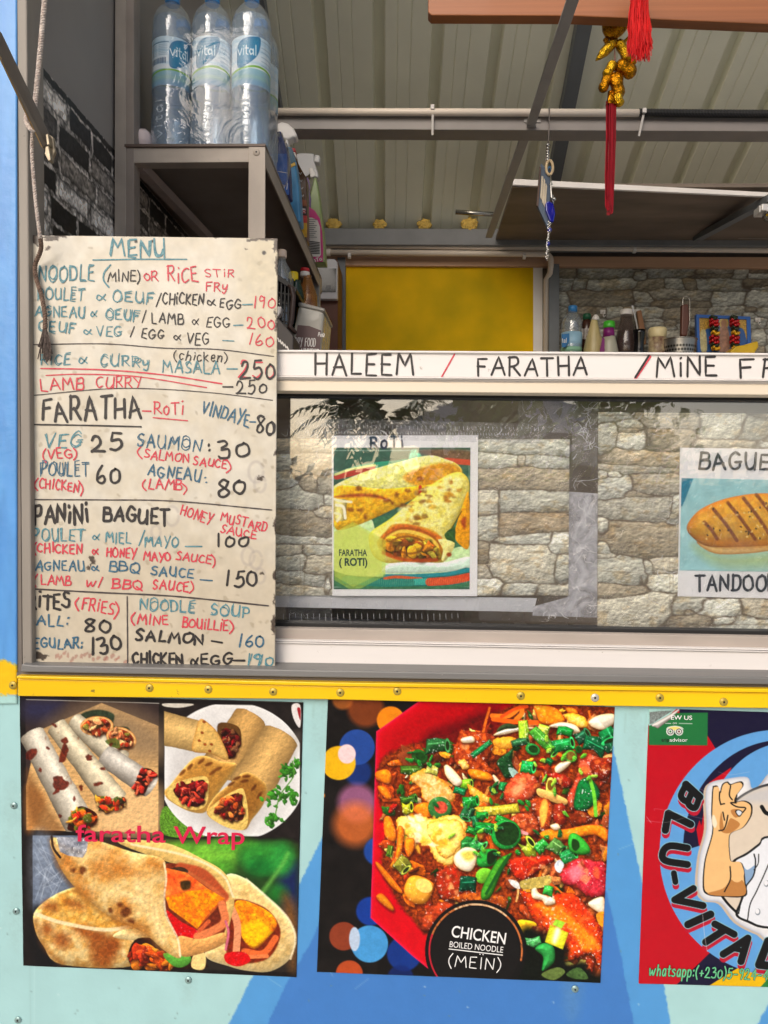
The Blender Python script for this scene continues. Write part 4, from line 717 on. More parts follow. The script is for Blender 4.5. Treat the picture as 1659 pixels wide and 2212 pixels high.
    for off, c, ex in ((28, (190, 22, 50), 3), (0, (150, 205, 215), 8), (0, BLK, 0)):
        for pts, w in G: P.line([(x+off*.1, y+off) for x, y in pts], c, (w*1.2+ex)/2.571, smooth=len(pts) > 3)
    # review sticker with its corner peeling off
    P.poly([(315, 214), (693, 210), (690, 421), (313, 418)], (34, 118, 62), smooth=False, **flat)
    for x in (452, 508):
        P.poly(ell(x, 331, 26, 26), (240, 240, 235), tex=0); P.poly(ell(x, 331, 19, 19), (20, 20, 20), tex=0); P.poly(ell(x, 331, 14, 14), (240, 240, 235), tex=0); P.poly(ell(x, 331, 7, 7), (120, 40, 30) if x > 480 else (40, 110, 60), tex=0)
    P.poly([(440, 306), (480, 298), (520, 306), (490, 318), (480, 326), (470, 318)], (240, 220, 120), tex=0); P.line([(428, 316), (440, 304), (480, 297), (520, 304), (534, 314)], (240, 240, 235), 2); P.poly([(474, 340), (486, 340), (480, 356)], (20, 20, 20), tex=0, smooth=False)
    P.line([(420, 279), (455, 279)], (235, 240, 235), 1.4, smooth=False); P.line([(508, 279), (592, 281)], (235, 240, 235), 1.4, smooth=False)
    P.poly([(300, 170), (510, 172), (430, 235), (322, 292), (312, 292)], (176, 222, 216), smooth=False, tex=.05); P.poly([(318, 206), (400, 198), (470, 196), (400, 240), (330, 284), (318, 284)], (128, 138, 136), smooth=False, tex=.35, ts=4)
    P.poly([(326, 290), (440, 226), (515, 182), (470, 240), (372, 312)], (205, 196, 190), smooth=False, tex=.14, ts=12, edge=(130, 112, 104), ew=2, bulge=.3); P.line([(340, 292), (440, 240), (505, 192)], (240, 236, 232), 4, 3)
    for a, b in (([(660, 1510), (672, 1640), (690, 1745)], .6), ([(300, 905), (430, 915), (560, 880)], .3), ([(640, 700), (700, 720), (760, 690)], .3), ([(350, 840), (380, 830), (700, 900)], .25), ([(760, 590), (830, 610), (960, 590)], .25), ([(300, 880), (330, 920)], .5)): P.line(a, (235, 225, 228), 1.4, 1, b)
    return Q, P
def pic_roti():
    Q = [(834, 1119), (1176, 1119), (1174, 1473), (834, 1473)]
    P = Pic(Q, 260, 270, (66, 104, 88)); P.frame(800, 1060, 3.95)
    P.poly([(130, 235), (1490, 235), (1480, 1640), (130, 1640)], (62, 100, 86), smooth=False, tex=.12, ts=20)
    P.line([(140, 262), (1480, 262)], (196, 214, 204), 1.5, smooth=False, tex=.8); P.line([(140, 1610), (1480, 1608)], (196, 214, 204), 1.5, smooth=False, tex=.8); P.line([(1472, 262), (1470, 1600)], (200, 214, 190), 1.4, smooth=False, tex=.6)
    P.poly([(900, 262), (970, 262), (1000, 350), (880, 380)], (126, 200, 170), tex=.3, soft=4)
    P.poly([(960, 262), (1480, 262), (1480, 400), (1200, 350)], (120, 96, 74), tex=.3, soft=8)
    P.line([(140, 520), (420, 430), (860, 380)], (60, 160, 130), 16); P.line([(160, 520), (380, 470), (550, 440)], (176, 66, 54), 15); P.line([(150, 500), (300, 450), (540, 405)], (216, 220, 150), 6); P.line([(570, 430), (820, 372), (880, 372)], (60, 150, 120), 12); P.line([(1240, 360), (1480, 380)], (196, 84, 60), 14)
    P.poly([(140, 1030), (1480, 900), (1480, 1600), (140, 1600)], (70, 120, 90), tex=.2, soft=6)
    P.poly([(140, 1000), (480, 900), (700, 1350), (1480, 1200), (1480, 1430), (900, 1500), (140, 1450)], (214, 232, 190), tex=.12, ts=12, col2=(196, 226, 170))
    P.poly([(700, 1370), (900, 1350), (1200, 1370), (1475, 1310), (1475, 1430), (1200, 1460), (640, 1470)], (214, 236, 220), tex=.08, bulge=.25)
    B = dict(tex=.2, ts=9, bulge=.25, bw=10)
    P.poly([(140, 610), (420, 480), (800, 370), (1080, 310), (1250, 350), (1360, 400), (1400, 480), (1300, 560), (1150, 610), (700, 640), (300, 650), (140, 690)], (226, 224, 120), col2=(240, 240, 180), **B)
    P.poly([(820, 520), (1000, 430), (1250, 380), (1390, 440), (1380, 540), (1200, 600), (950, 610)], (200, 142, 36), col2=(216, 170, 50), soft=8, tex=.2, ts=10)
    P.poly([(140, 640), (400, 620), (620, 640), (1000, 610), (1130, 600), (960, 720), (800, 800), (560, 920), (280, 1030), (140, 1010)], (222, 170, 30), col2=(232, 196, 60), **B)
    P.poly([(150, 720), (340, 690), (560, 700), (700, 760), (500, 720), (300, 720)], (150, 70, 34), soft=7, tex=.3); P.line([(990, 620), (985, 720)], (196, 60, 40), 8, 2)
    for x, y, a, b in ((300, 845, 36, 20), (395, 850, 30, 18), (760, 695, 24, 18), (990, 540, 30, 22), (450, 910, 14, 34), (720, 780, 20, 18), (380, 640, 30, 22), (660, 760, 40, 14), (1060, 640, 26, 20), (870, 660, 30, 16)): P.poly(ell(x, y, a, b), (120, 64, 24), tex=.3, soft=6, alpha=.75, wob=3)
    P.wrap((200, 940), (200, 760), 60, 70, (236, 226, 150), spots=.1); P.line([(140, 740), (200, 760), (310, 770)], (245, 240, 210), 6); P.line([(160, 800), (230, 820), (250, 930)], (245, 240, 220), 7); P.line([(150, 880), (200, 900), (170, 960)], (240, 236, 200), 6)
    # the front roll
    P.poly([(480, 1130), (520, 1050), (700, 930), (900, 760), (1100, 600), (1290, 490), (1400, 480), (1470, 560), (1470, 700), (1400, 850), (1280, 1100), (1330, 1180), (1240, 1330), (1180, 1370), (900, 1360), (650, 1370), (520, 1290)], (226, 214, 110), col2=(240, 236, 170), tex=.14, ts=10, bulge=.3, bw=12, edge=(214, 190, 70), ew=6)
    rs = np.random.RandomState(2)
    for k in range(60):
        t = rs.rand(); w = (rs.rand()-.5)*(260+120*t); x = 1340-560*t+w*.55; y = 600+330*t+w*.62
        P.poly(ell(x, y, 20+26*rs.rand(), 10+14*rs.rand(), -.4+rs.rand()*.8), ((170, 110, 30), (196, 150, 40), (120, 74, 26), (240, 240, 190))[rs.randint(4)], tex=.3, soft=5, alpha=.6, wob=3, seed=k)
    P.poly([(1400, 830), (1470, 680), (1475, 1200), (1380, 1190), (1330, 1080)], (222, 160, 30), tex=.2, bulge=.2); P.poly([(1390, 960), (1440, 920), (1430, 1040)], (160, 76, 26), soft=6, tex=.3); P.poly([(1230, 1090), (1330, 1020), (1330, 1160), (1280, 1170)], (60, 96, 50), tex=.3); P.line([(1400, 860), (1360, 930), (1300, 1030)], (70, 60, 20), 2)
    P.poly([(560, 1180), (640, 1070), (720, 990), (900, 990), (1100, 1040), (1190, 1110), (1240, 1230), (1200, 1350), (1060, 1360), (800, 1350), (640, 1290)], (206, 150, 40), tex=.25, ts=7, edge=(226, 190, 90), ew=5)
    P.poly([(600, 1120), (750, 1000), (950, 1010), (1190, 1110), (1150, 1130), (980, 1070), (800, 1050), (660, 1110)], (196, 110, 44), soft=6, tex=.25); P.line([(660, 1120), (780, 1060), (960, 1080), (1130, 1160), (1180, 1260)], (236, 206, 96), 9, 3)
    P.filling([(670, 1180), (760, 1120), (960, 1130), (1140, 1200), (1180, 1290), (1080, 1330), (800, 1300), (680, 1250)], [(226, 190, 60), (206, 140, 40), (150, 140, 56), (236, 206, 96), (176, 96, 34), (216, 170, 50)], 46, 60, 6, bg=(170, 112, 34), spec=.2)
    P.line([(620, 1270), (800, 1335), (1000, 1348), (1150, 1340)], (182, 84, 36), 9, 4, .8); P.line([(690, 1230), (720, 1150), (860, 1110), (1000, 1150), (1010, 1240), (900, 1280), (780, 1250), (800, 1190), (900, 1180)], (130, 76, 26), 5, 3, .75); P.line([(600, 1200), (660, 1100), (820, 1030), (1020, 1060), (1160, 1160), (1200, 1270)], (150, 84, 30), 5, 3, .7); P.poly([(1170, 1140), (1330, 1180), (1250, 1340), (1200, 1340), (1215, 1240)], (236, 226, 150), tex=.15, bulge=.3); P.poly(ell(1275, 1290, 24, 20), (150, 70, 30), soft=4)
    # woven basket rim
    P.poly([(560, 1520), (900, 1500), (1250, 1470), (1470, 1420), (1470, 1560), (1100, 1600), (560, 1590), (250, 1580), (250, 1500)], (44, 116, 110), tex=.2)
    P.line([(640, 1500), (900, 1500), (1250, 1480), (1470, 1440)], (50, 140, 150), 9); P.line([(640, 1525), (760, 1510), (1000, 1530)], (206, 100, 60), 7); P.line([(900, 1560), (1080, 1555)], (60, 170, 160), 16); P.line([(1080, 1560), (1290, 1545), (1470, 1510)], (206, 86, 54), 20); P.line([(250, 1540), (600, 1570), (900, 1565)], (44, 130, 120), 18)
    for k in range(64): x = 270+k*18.6; P.line([(x, 1536+ (abs(k-30)*-.3)), (x+5, 1590-abs(k-30)*.6)], (150, 190, 150) if x < 1080 else (236, 170, 110), 1.2, 1, .6, smooth=False)
    P.finish(1.08, 1.12, .03, relief=.3)
    # translucent caption hexagon
    P.poly([(140, 1080), (320, 965), (650, 1150), (645, 1500), (400, 1625), (290, 1630), (140, 1540)], (206, 222, 84), smooth=False, tex=.03, alpha=.5); P.poly([(140, 1060), (320, 985), (615, 1160), (610, 1470), (330, 1610), (140, 1500)], (222, 228, 96), smooth=False, tex=.03, alpha=.42)
    return Q, P
def pic_baguette():
    Q = [(1704, 1195), (2080, 1203), (2076, 1432), (1699, 1426)]
    P = Pic(Q, 260, 170, (160, 208, 214)); P.frame(1380, 980, 3.072)
    P.poly([(970, 650), (2200, 660), (2200, 1400), (970, 1380)], (156, 208, 214), smooth=False, tex=.06, ts=40, col2=(172, 216, 220)); P.poly([(995, 660), (1085, 665), (1010, 860), (985, 900)], (30, 130, 160), tex=.1, smooth=False)
    P.poly([(1090, 1180), (1300, 1260), (1700, 1230), (2000, 1240), (1800, 1330), (1300, 1330)], (176, 196, 130), soft=34, tex=.08, alpha=.8)
    P.poly([(1110, 1150), (1250, 1240), (1500, 1240), (1700, 1215), (1950, 1180), (2060, 1080), (1700, 1160), (1300, 1180)], (226, 196, 130), tex=.12, edge=(176, 110, 40), ew=4)
    P.poly([(1036, 1060), (1070, 970), (1160, 890), (1330, 820), (1560, 780), (1750, 790), (1950, 860), (2060, 980), (2030, 1110), (1900, 1160), (1659, 1180), (1400, 1190), (1220, 1190), (1120, 1150)], (218, 158, 40), tex=.14, ts=14, col2=(232, 184, 60), bulge=.35, bw=22, edge=(196, 112, 24), ew=9, light=(.1, -1))
    P.poly([(1120, 1110), (1250, 1180), (1500, 1195), (1800, 1170), (1990, 1100), (1700, 1130), (1350, 1130)], (206, 130, 30), soft=16, tex=.15, alpha=.7)
    for a, b in (((1170, 1000), (1270, 1130)), ((1240, 900), (1420, 1140)), ((1350, 850), (1560, 1130)), ((1470, 815), (1680, 1110)), ((1570, 790), (1790, 1090)), ((1700, 790), (1880, 1060)), ((1820, 810), (1960, 1020))): P.line([a, ((a[0]+b[0])/2+6, (a[1]+b[1])/2-4), b], (126, 62, 26), 8.5, 3, .9, tex=.4)
    rs = np.random.RandomState(4)
    for k in range(70):
        x, y = 1150+rs.rand()*830, 850+rs.rand()*290
        P.poly(ell(x, y, 9, 6, rs.rand()*3), (60, 40, 24) if k % 2 else (242, 214, 130), tex=.1)
    return Q, P
STC = [(206, 201, 184), (200, 192, 173), (212, 208, 193), (194, 183, 162), (178, 163, 138), (166, 148, 122)]
def stone(P, pts, k, dim=1.0, brown=0):
    q = np.array(P.T(pts), float); lo, hi = q.min(0), q.max(0); P.st.append(((lo[0]+hi[0])/2, (lo[1]+hi[1])/2, (hi[0]-lo[0])/2, (hi[1]-lo[1])/2, k, brown))
def courses(P, x0, y0, x1, y1, hmin, hmax, seed, dim=1.0, wide=2.6):
    """irregular courses of rubble stone"""
    rs = np.random.RandomState(seed); y = y0-hmax*.4; k = seed
    while y < y1:
        h = hmin+(hmax-hmin)*rs.rand(); x = x0-rs.rand()*h*2
        while x < x1:
            w = h*(1.0+wide*rs.rand()**1.5); k += 1; a = .25+.5*rs.rand() if rs.rand() < .4 else 0
            for f0, f1 in (((0, a), (a, 1)) if a else ((0, 1),)): P.st.append((x+w/2, y+h*(f0+f1)/2+rs.randn()*h*.06, w/2, h*(f1-f0)/2, k*3+int(f1*2), rs.rand() < .34))
            x += w
        y += h
def lay(P, rect=None, dim=1.0, joint=1.5):
    """fill the picture with the collected stones, fitted edge to edge, thin dark joints between them"""
    w = (slice(None), slice(None)) if rect is None else P.win(*rect)
    X, Y = P.X[w], P.Y[w]; Xw = X+7*fbm(X/26, Y/26, 3, 2)+2*fbm(X/6, Y/6, 2, 5); Yw = Y+7*fbm(X/26, Y/26, 3, 7)+2*fbm(X/6, Y/6, 2, 9)
    F1 = np.full(X.shape, 1e9); F2 = F1.copy(); I = np.zeros(X.shape, int); st = P.st
    for i, (cx, cy, a, b_, k, br) in enumerate(st):
        sk = ((k*37 % 11)-5)*.05
        dx, dy = Xw-cx, Yw-cy; dx = dx+sk*dy; dy = dy+sk*.45*dx
        d = ((np.abs(dx)/a)**3.2+(np.abs(dy)/b_)**3.2)**(1/3.2)*1.0; d = (d-1)*min(a, b_)**.6
        n = d < F1; F2 = np.where(n, F1, np.minimum(F2, d)); I = np.where(n, i, I); F1 = np.where(n, d, F1)
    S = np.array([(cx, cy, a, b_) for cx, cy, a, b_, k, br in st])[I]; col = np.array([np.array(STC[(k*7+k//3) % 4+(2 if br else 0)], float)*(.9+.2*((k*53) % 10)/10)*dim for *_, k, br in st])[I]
    g = (F2-F1); sy = (Yw-S[..., 1])/S[..., 3]; ph = S[..., 0]*.37
    t = fbm((X+ph)/20, (Y+ph)/9, 5, 3); e = fbm((X+ph)/9, (Y+ph)/6, 5, 8)-fbm((X+ph+1.4)/9, (Y+ph+2.2)/6, 5, 8)
    c = col*(1+.5*t+1.0*np.clip(e, -.25, .25)-.1*np.clip(sy, -1, 1))[..., None]
    br = np.clip((fbm((X+ph)/24, (Y-ph)/14, 4, 12)-.04)*5, 0, 1)[..., None]*.5; c = c*(1-br)+c*np.array((.88, .77, .6))*br
    k1 = np.clip(.9-g/joint*1.0+1.1*fbm(X/11, Y/11, 3, 6), 0, 1)[..., None]; k2 = np.exp(-g/3.2)[..., None]*np.clip(.55+.6*sy, .15, 1)[..., None]
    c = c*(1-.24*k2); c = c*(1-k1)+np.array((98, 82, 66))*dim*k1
    P.im[w] = np.clip(c*np.array((.975, 1, 1.02)), 0, 250); P.st = []
def pic_stone_near():
    Q = [(640, 1096), (1424, 1098), (1421, 1489), (640, 1489)]
    P = Pic(Q, 430, 240, (104, 86, 68))
    P.poly([(630, 1080), (1430, 1080), (1430, 1500), (630, 1500)], (128, 106, 84), smooth=False, tex=.3, ts=8)
    P.st = []
    P.frame(660, 1060, 4.61)
    P.poly([(0, 180), (780, 180), (780, 2020), (0, 2020)], (128, 106, 84), smooth=False, tex=.3, ts=8)
    L = [[(100, 195), (400, 195), (420, 260), (300, 270), (180, 310), (100, 330)], [(410, 195), (775, 195), (790, 330), (600, 330), (470, 300), (430, 250)], [(180, 310), (280, 268), (420, 285), (400, 310), (260, 330)], [(60, 350), (200, 345), (310, 380), (335, 480), (280, 520), (100, 510)], [(315, 350), (450, 330), (775, 350), (790, 560), (560, 580), (380, 560), (335, 450)],
         [(60, 560), (230, 555), (300, 620), (310, 690), (200, 720), (60, 740)], [(470, 590), (600, 590), (610, 680), (560, 790), (470, 770)], [(615, 680), (775, 620), (790, 780), (660, 800)], [(60, 790), (430, 775), (600, 830), (690, 900), (620, 960), (400, 985), (60, 980)], [(690, 830), (780, 820), (790, 940), (720, 920)],
         [(560, 980), (650, 945), (790, 955), (790, 1110), (720, 1070), (600, 1010)], [(150, 1030), (400, 1000), (600, 1020), (740, 1130), (780, 1200), (600, 1270), (420, 1300), (200, 1270), (150, 1180)], [(60, 1310), (350, 1310), (600, 1310), (780, 1290), (770, 1360), (400, 1375), (60, 1370)], [(60, 1400), (420, 1410), (410, 1490), (250, 1510), (60, 1500)], [(470, 1420), (780, 1400), (780, 1460), (600, 1510), (480, 1510)],
         [(60, 1520), (450, 1525), (460, 1650), (300, 1690), (60, 1680)], [(480, 1540), (780, 1500), (790, 1720), (650, 1740), (560, 1700)], [(60, 1720), (430, 1700), (690, 1740), (700, 1850), (550, 1850), (400, 1840), (60, 1850)], [(720, 1800), (750, 1780), (755, 1880), (720, 1940), (705, 1890)], [(60, 1880), (400, 1860), (690, 1870), (690, 1980), (400, 1985), (60, 1985)]]
    for k, p in enumerate(L): stone(P, p, k+3, 1, k in (0, 6, 7, 9, 11, 13, 14))
    lay(P, (0, 0, 1000, 3000)); P.frame(660, 950, 1.3167)
    P.poly([(700, 190), (1010, 190), (1010, 712), (700, 712)], (128, 106, 84), smooth=False, tex=.3, ts=8)
    R = [[(690, 195), (1003, 195), (1003, 235), (850, 245), (700, 232)], [(690, 245), (800, 250), (830, 270), (800, 288), (690, 285)], [(835, 255), (860, 250), (858, 280), (840, 280)], [(865, 272), (940, 246), (1005, 245), (1005, 288), (900, 285)], [(690, 295), (1005, 292), (1005, 340), (850, 345), (690, 358)], [(690, 365), (765, 365), (770, 440), (690, 445)],
         [(780, 370), (1003, 365), (1003, 420), (900, 432), (785, 435)], [(690, 450), (760, 450), (768, 520), (690, 525)], [(785, 445), (900, 436), (985, 440), (985, 490), (900, 505), (785, 500)], [(690, 530), (740, 535), (745, 580), (720, 600), (690, 600)], [(780, 515), (940, 510), (930, 540), (780, 540)], [(745, 590), (790, 550), (900, 545), (950, 570), (968, 640), (930, 668), (780, 670), (738, 650)], [(945, 510), (1003, 515), (1003, 570), (960, 570)], [(950, 580), (1003, 580), (1003, 665), (975, 660)],
         [(690, 610), (735, 605), (745, 640), (700, 650)], [(690, 655), (770, 680), (780, 708), (690, 708)], [(785, 690), (860, 668), (905, 690), (850, 705)], [(920, 675), (1003, 670), (1003, 708), (900, 708)]]
    for k, p in enumerate(R): stone(P, p, k+11, 1, k in (0, 4, 8, 9, 12))
    lay(P, (1000, 0, 3000, 3000))
    for a, b in (((700, 196), (1003, 196)), ((778, 365), (775, 545)), ((700, 360), (1003, 360)), ((778, 540), (1003, 540)), ((700, 708), (1003, 708)), ((118, 195), (122, 362)), ((133, 195), (133, 362)), ((0, 362), (225, 362)), ((118, 545), (122, 708)), ((133, 545), (133, 708)), ((0, 540), (225, 540))): P.line([a, b], (110, 96, 78), 1.8, 1, .45, smooth=False)
    return Q, P
def pic_stone_far():
    Q = [(1496, 1030), (2200, 1036), (2190, 1576), (1493, 1569)]
    P = Pic(Q, 430, 330, (108, 90, 72)); P.frame(1380, 980, 3.072)
    P.poly([(300, 100), (2600, 100), (2600, 1850), (300, 1850)], (128, 106, 84), smooth=False, tex=.3, ts=8)
    P.st = []; courses(P, 1930, 1020, 2220, 1600, 46, 84, 9)
    L = [[(350, 165), (600, 150), (620, 185), (500, 200), (370, 230)], [(630, 185), (1080, 175), (1180, 150), (1090, 250), (900, 275), (740, 250)], [(500, 250), (600, 200), (690, 245), (660, 270), (540, 265)], [(355, 240), (450, 235), (495, 320), (470, 460), (350, 490)], [(510, 285), (590, 275), (655, 295), (600, 315), (530, 310)], [(500, 380), (560, 320), (680, 305), (735, 350), (745, 440), (620, 442), (520, 420)],
         [(700, 290), (900, 285), (1095, 305), (1080, 400), (900, 430), (780, 410), (740, 330)], [(740, 340), (775, 380), (760, 400)], [(1190, 170), (1450, 160), (1455, 350), (1250, 355), (1110, 345), (1110, 270)], [(1460, 170), (2000, 170), (2000, 350), (1460, 350)], [(1110, 370), (1550, 365), (1560, 420), (1100, 420)], [(1590, 370), (2000, 370), (2000, 425), (1580, 420)], [(380, 510), (520, 450), (760, 455), (970, 470), (960, 560), (700, 565), (500, 560)],
         [(400, 570), (600, 590), (960, 575), (980, 630), (750, 620), (580, 600)], [(355, 600), (400, 610), (425, 650), (355, 665)], [(430, 600), (530, 625), (510, 660), (440, 640)], [(620, 700), (650, 625), (780, 615), (900, 640), (980, 680), (975, 780), (760, 790), (690, 740)], [(355, 680), (560, 660), (605, 690), (612, 760), (450, 825), (355, 820)], [(470, 810), (620, 770), (680, 760), (770, 795), (650, 810)], [(355, 835), (650, 815), (900, 800), (905, 960), (700, 985), (355, 985)], [(915, 800), (980, 800), (980, 970), (915, 970)],
         [(345, 950), (430, 1000), (440, 1030), (380, 1100), (345, 1080)], [(445, 1020), (560, 1030), (540, 1055), (460, 1050)], [(380, 1110), (500, 1060), (700, 1030), (970, 1010), (970, 1200), (800, 1250), (620, 1240), (450, 1210)], [(360, 1150), (400, 1150), (442, 1210), (435, 1245), (400, 1220)], [(345, 1250), (460, 1255), (430, 1275), (345, 1280)], [(345, 1290), (560, 1280), (735, 1285), (680, 1370), (640, 1460), (500, 1480), (345, 1475)], [(700, 1360), (740, 1310), (775, 1380), (730, 1400)], [(760, 1290), (960, 1270), (960, 1390), (800, 1385)], [(655, 1390), (700, 1380), (690, 1480), (655, 1470)],
         [(345, 1490), (740, 1480), (740, 1550), (500, 1580), (345, 1580)], [(345, 1600), (700, 1560), (900, 1550), (900, 1700), (800, 1800), (345, 1800)], [(720, 1410), (960, 1405), (955, 1530), (760, 1540)], [(930, 1580), (1200, 1560), (1090, 1640), (940, 1700)], [(1000, 1690), (1090, 1650), (1095, 1700), (1010, 1710)], [(1110, 1640), (1200, 1590), (1400, 1580), (1455, 1620), (1430, 1700), (1300, 1735), (1140, 1720)], [(930, 1720), (1100, 1710), (1230, 1750), (1200, 1800), (930, 1800)], [(1470, 1600), (1900, 1580), (1900, 1800), (1480, 1800)], [(1240, 1790), (1280, 1740), (1460, 1720), (1460, 1800)], [(1210, 1560), (1500, 1555), (1480, 1590), (1300, 1575)]]
    for k, p in enumerate(L): stone(P, p, k+21, 1, k in (1, 6, 12, 18, 20, 23, 30, 36, 37, 38))
    lay(P)
    for a, b in (((350, 150), (350, 1800)), ((905, 590), (905, 1790)), ((930, 1400), (930, 1780)), ((350, 1790), (2000, 1785)), ((360, 995), (960, 970)), ((350, 590), (900, 595)), ((1455, 175), (1455, 420)), ((370, 180), (1420, 172)), ((360, 1375), (960, 1400))): P.line([a, b], (116, 102, 84), 1.8, 1, .45, smooth=False)
    return Q, P
def pic_back_stone():
    Q = [(1397, 645), (2500, 655), (2500, 1000), (1397, 990)]
    P = Pic(Q, 520, 190, (60, 50, 42))
    P.poly([(1380, 630), (2520, 630), (2520, 1010), (1380, 1010)], (70, 58, 48), smooth=False, tex=.3, ts=6)
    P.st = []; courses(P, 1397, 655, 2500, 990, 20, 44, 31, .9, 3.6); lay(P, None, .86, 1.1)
    return Q, P
def pic_altar():
    Q = [(1745, 787), (1872, 792), (1876, 880), (1750, 880)]
    P = Pic(Q, 110, 80, (40, 90, 160)); P.frame(1380, 720, 3.072)
    P.poly([(1100, 190), (1540, 190), (1540, 500), (1100, 500)], (44, 92, 160), smooth=False, tex=.1)
    P.poly([(1135, 220), (1230, 220), (1230, 300), (1180, 320), (1140, 400)], (190, 150, 60), tex=.4, ts=3); P.poly([(1400, 225), (1495, 225), (1500, 400), (1470, 320), (1420, 290)], (190, 150, 60), tex=.4, ts=3)
    P.poly([(1140, 340), (1180, 330), (1190, 480), (1145, 480)], (200, 190, 140), tex=.2); P.poly([(1270, 230), (1370, 230), (1370, 480), (1270, 480)], (104, 140, 190), tex=.2, ts=8)
    P.poly(ell(1320, 270, 38, 44), (206, 180, 110), tex=.1); P.poly(ell(1320, 272, 22, 30), (176, 130, 100), tex=.1); P.poly([(1290, 310), (1350, 310), (1362, 480), (1280, 480)], (170, 130, 110), tex=.25)
    return Q, P
def pic_panel():
    Q = [(-700, 1690), (3420, 1812), (3420, 2900), (-700, 2900)]
    P = Pic(Q, 1280, 370, (172, 218, 219))
    P.poly([(-800, 1600), (3600, 1600), (3600, 3000), (-800, 3000)], (175, 219, 220), smooth=False, tex=.03, ts=120)
    k = dict(smooth=False, soft=1.5, tex=.02, ts=60, wob=2.6)
    P.poly([(345, 3010), (801, 2104), (905, 1900), (982, 1700), (1500, 1700), (1535, 1879), (1554, 1968), (1607, 2217), (1660, 2462), (1677, 2560), (1740, 2900), (1770, 3010)], (84, 158, 222), **k)
    P.poly([(430, 3010), (668, 2560), (719, 2454), (780, 2350), (870, 2150), (1100, 1700), (1400, 1700), (1514, 2217), (1547, 2361), (1585, 2560), (1660, 3010)], (66, 128, 204), **k)
    P.poly([(1893, 2562), (1960, 2440), (2300, 1900), (2700, 1900), (2700, 3010), (1800, 3010)], (84, 158, 222), **k)
    for x, y, r in ((30, 2040, 60), (470, 2440, 50), (40, 2290, 60), (1430, 2470, 60), (800, 1800, 70), (1590, 1830, 60)): P.poly(ell(x, y, r*.4, r*1.4), (150, 176, 170), tex=.3, ts=9, soft=30, alpha=.16, wob=8)
    P.line([(70, 1745), (78, 2900)], (150, 190, 190), 2, 2, .5); P.line([(84, 1760), (88, 2900)], (205, 236, 234), 1.5, 1, .4)
    for j in range(40):
        x = -100+j*52; P.line([(x, 1738+x*.03), (x+3*math.sin(j*7), 1760+x*.03+26*abs(math.sin(j*3.3)))], (120, 150, 140), 3, 4, .2)
    rs = np.random.RandomState(1)
    for j in range(190): P.poly(ell(-600+rs.rand()*3200, 1760+rs.rand()*900, 2.4, 1.6, rs.rand()*3, 7), (110, 140, 140) if j % 3 else (226, 240, 238), tex=0, alpha=.6)
    for j in range(26):
        x, y, a = rs.rand()*1900, 1760+rs.rand()*800, rs.rand()*3; P.line([(x, y), (x+40*math.cos(a), y+40*math.sin(a))], (206, 232, 230), 1.4, 1, .35)
    return Q, P
# ---------------------------------------------------------------- ground and what stands across the way
grey_fr = mat('grey_frame_paint', (120, 112, 106), .5, var=.18, bump=.25, bs=40, scratch=(70, 62, 56), stretch=(1, 1, .25))
grey_lt = mat('worn_light_grey_paint', (146, 138, 129), .5, var=.15, bump=.3, bs=40, scratch=(96, 86, 78), stretch=(1, 1, .2))
steel = mat('grey_steel_paint', (160, 156, 152), .5, var=.1, bump=.1)
steel_dk = mat('dark_grey_steel_paint', (112, 116, 120), .5, var=.1)
white_pl = mat('white_plastic', (232, 226, 220), .35, var=.03)
gm = mat('concrete_ground', (194, 188, 178), .9, var=.15, vs_=1.5, bump=.3, bs=20)
g = MB().box(-60, 60, -90, 40, -.3, 0).build('ground', gm); g['kind'] = 'structure'
# ---------------------------------------------------------------- the stall itself
stall = empty('food_stall', (0, .5, 0), 'blue, aqua and yellow painted food stall with a ribbed metal roof', 'food stall')
YB = 2.05
XL = U(244, 330, .46).x
ZF = U(800, 760, YB-.12).z-.0
def xz(px, py, y): p = U(px, py, y); return p.x, p.z
# front panel with its painted triangles
fp = picture('front_panel', pic_panel()[1], at_depth(0), printed('panel_paint', .42, .12, 120), stall, thick=.004)
zb = U(800, 2506, 0).z
MB().box(XL-.32, 1.46, .006, .03, .0, zb-.01).build('skirt', mat('aqua_paint', (178, 222, 217), .5, var=.03), stall)
# yellow angle strip along the sill
YEL = mat('yellow_gloss_paint', (247, 198, 8), .32, var=.07, vs_=10, bump=.18, bs=30, col2=(252, 206, 14), scratch=(150, 128, 44), stretch=(.35, 1, 1))
st = MB().slab([(38, 1466), (700, 1482), (1700, 1497), (2900, 1526), (2900, 1561), (1700, 1531), (1290, 1525), (700, 1511), (38, 1504)], -.012, .010).build('sill_trim', YEL, stall, bevel=.0016)
MB().slab([(36, 1460), (700, 1474), (1700, 1489), (2900, 1518), (2900, 1526), (1700, 1497), (700, 1482), (36, 1466)], -.017, .015).build('trim_lip', YEL, stall, bevel=.001)
scr = mat('screw_head', (190, 165, 70), .4, .3, var=.25, vs_=200); rvt = mat('aluminium_rivet', (150, 178, 176), .35, .5, var=.2, vs_=300); hole = mat('dark_socket', (26, 22, 18), .7)
My = Matrix.Rotation(R(90), 3, 'X')
def disc_part(px, py, y, r, name, m, parent, dome=.002):
    c = U(px, py, y); mb = MB().lathe([(r*1.25, -.0), (r*1.2, dome*.5), (r, dome*.6), (r*.8, dome), (r*.35, dome*1.05)], c, 18, Matrix(((1, 0, 0), (0, 0, -1), (0, 1, 0)))); o = mb.build(name, m, parent, smooth=True)
    MB().lathe([(r*.34, 0), (r*.3, .0006)], c+Vector((0, -dome*1.02, 0)), 10, Matrix(((1, 0, 0), (0, 0, -1), (0, 1, 0)))).build('socket', hole, o); return o
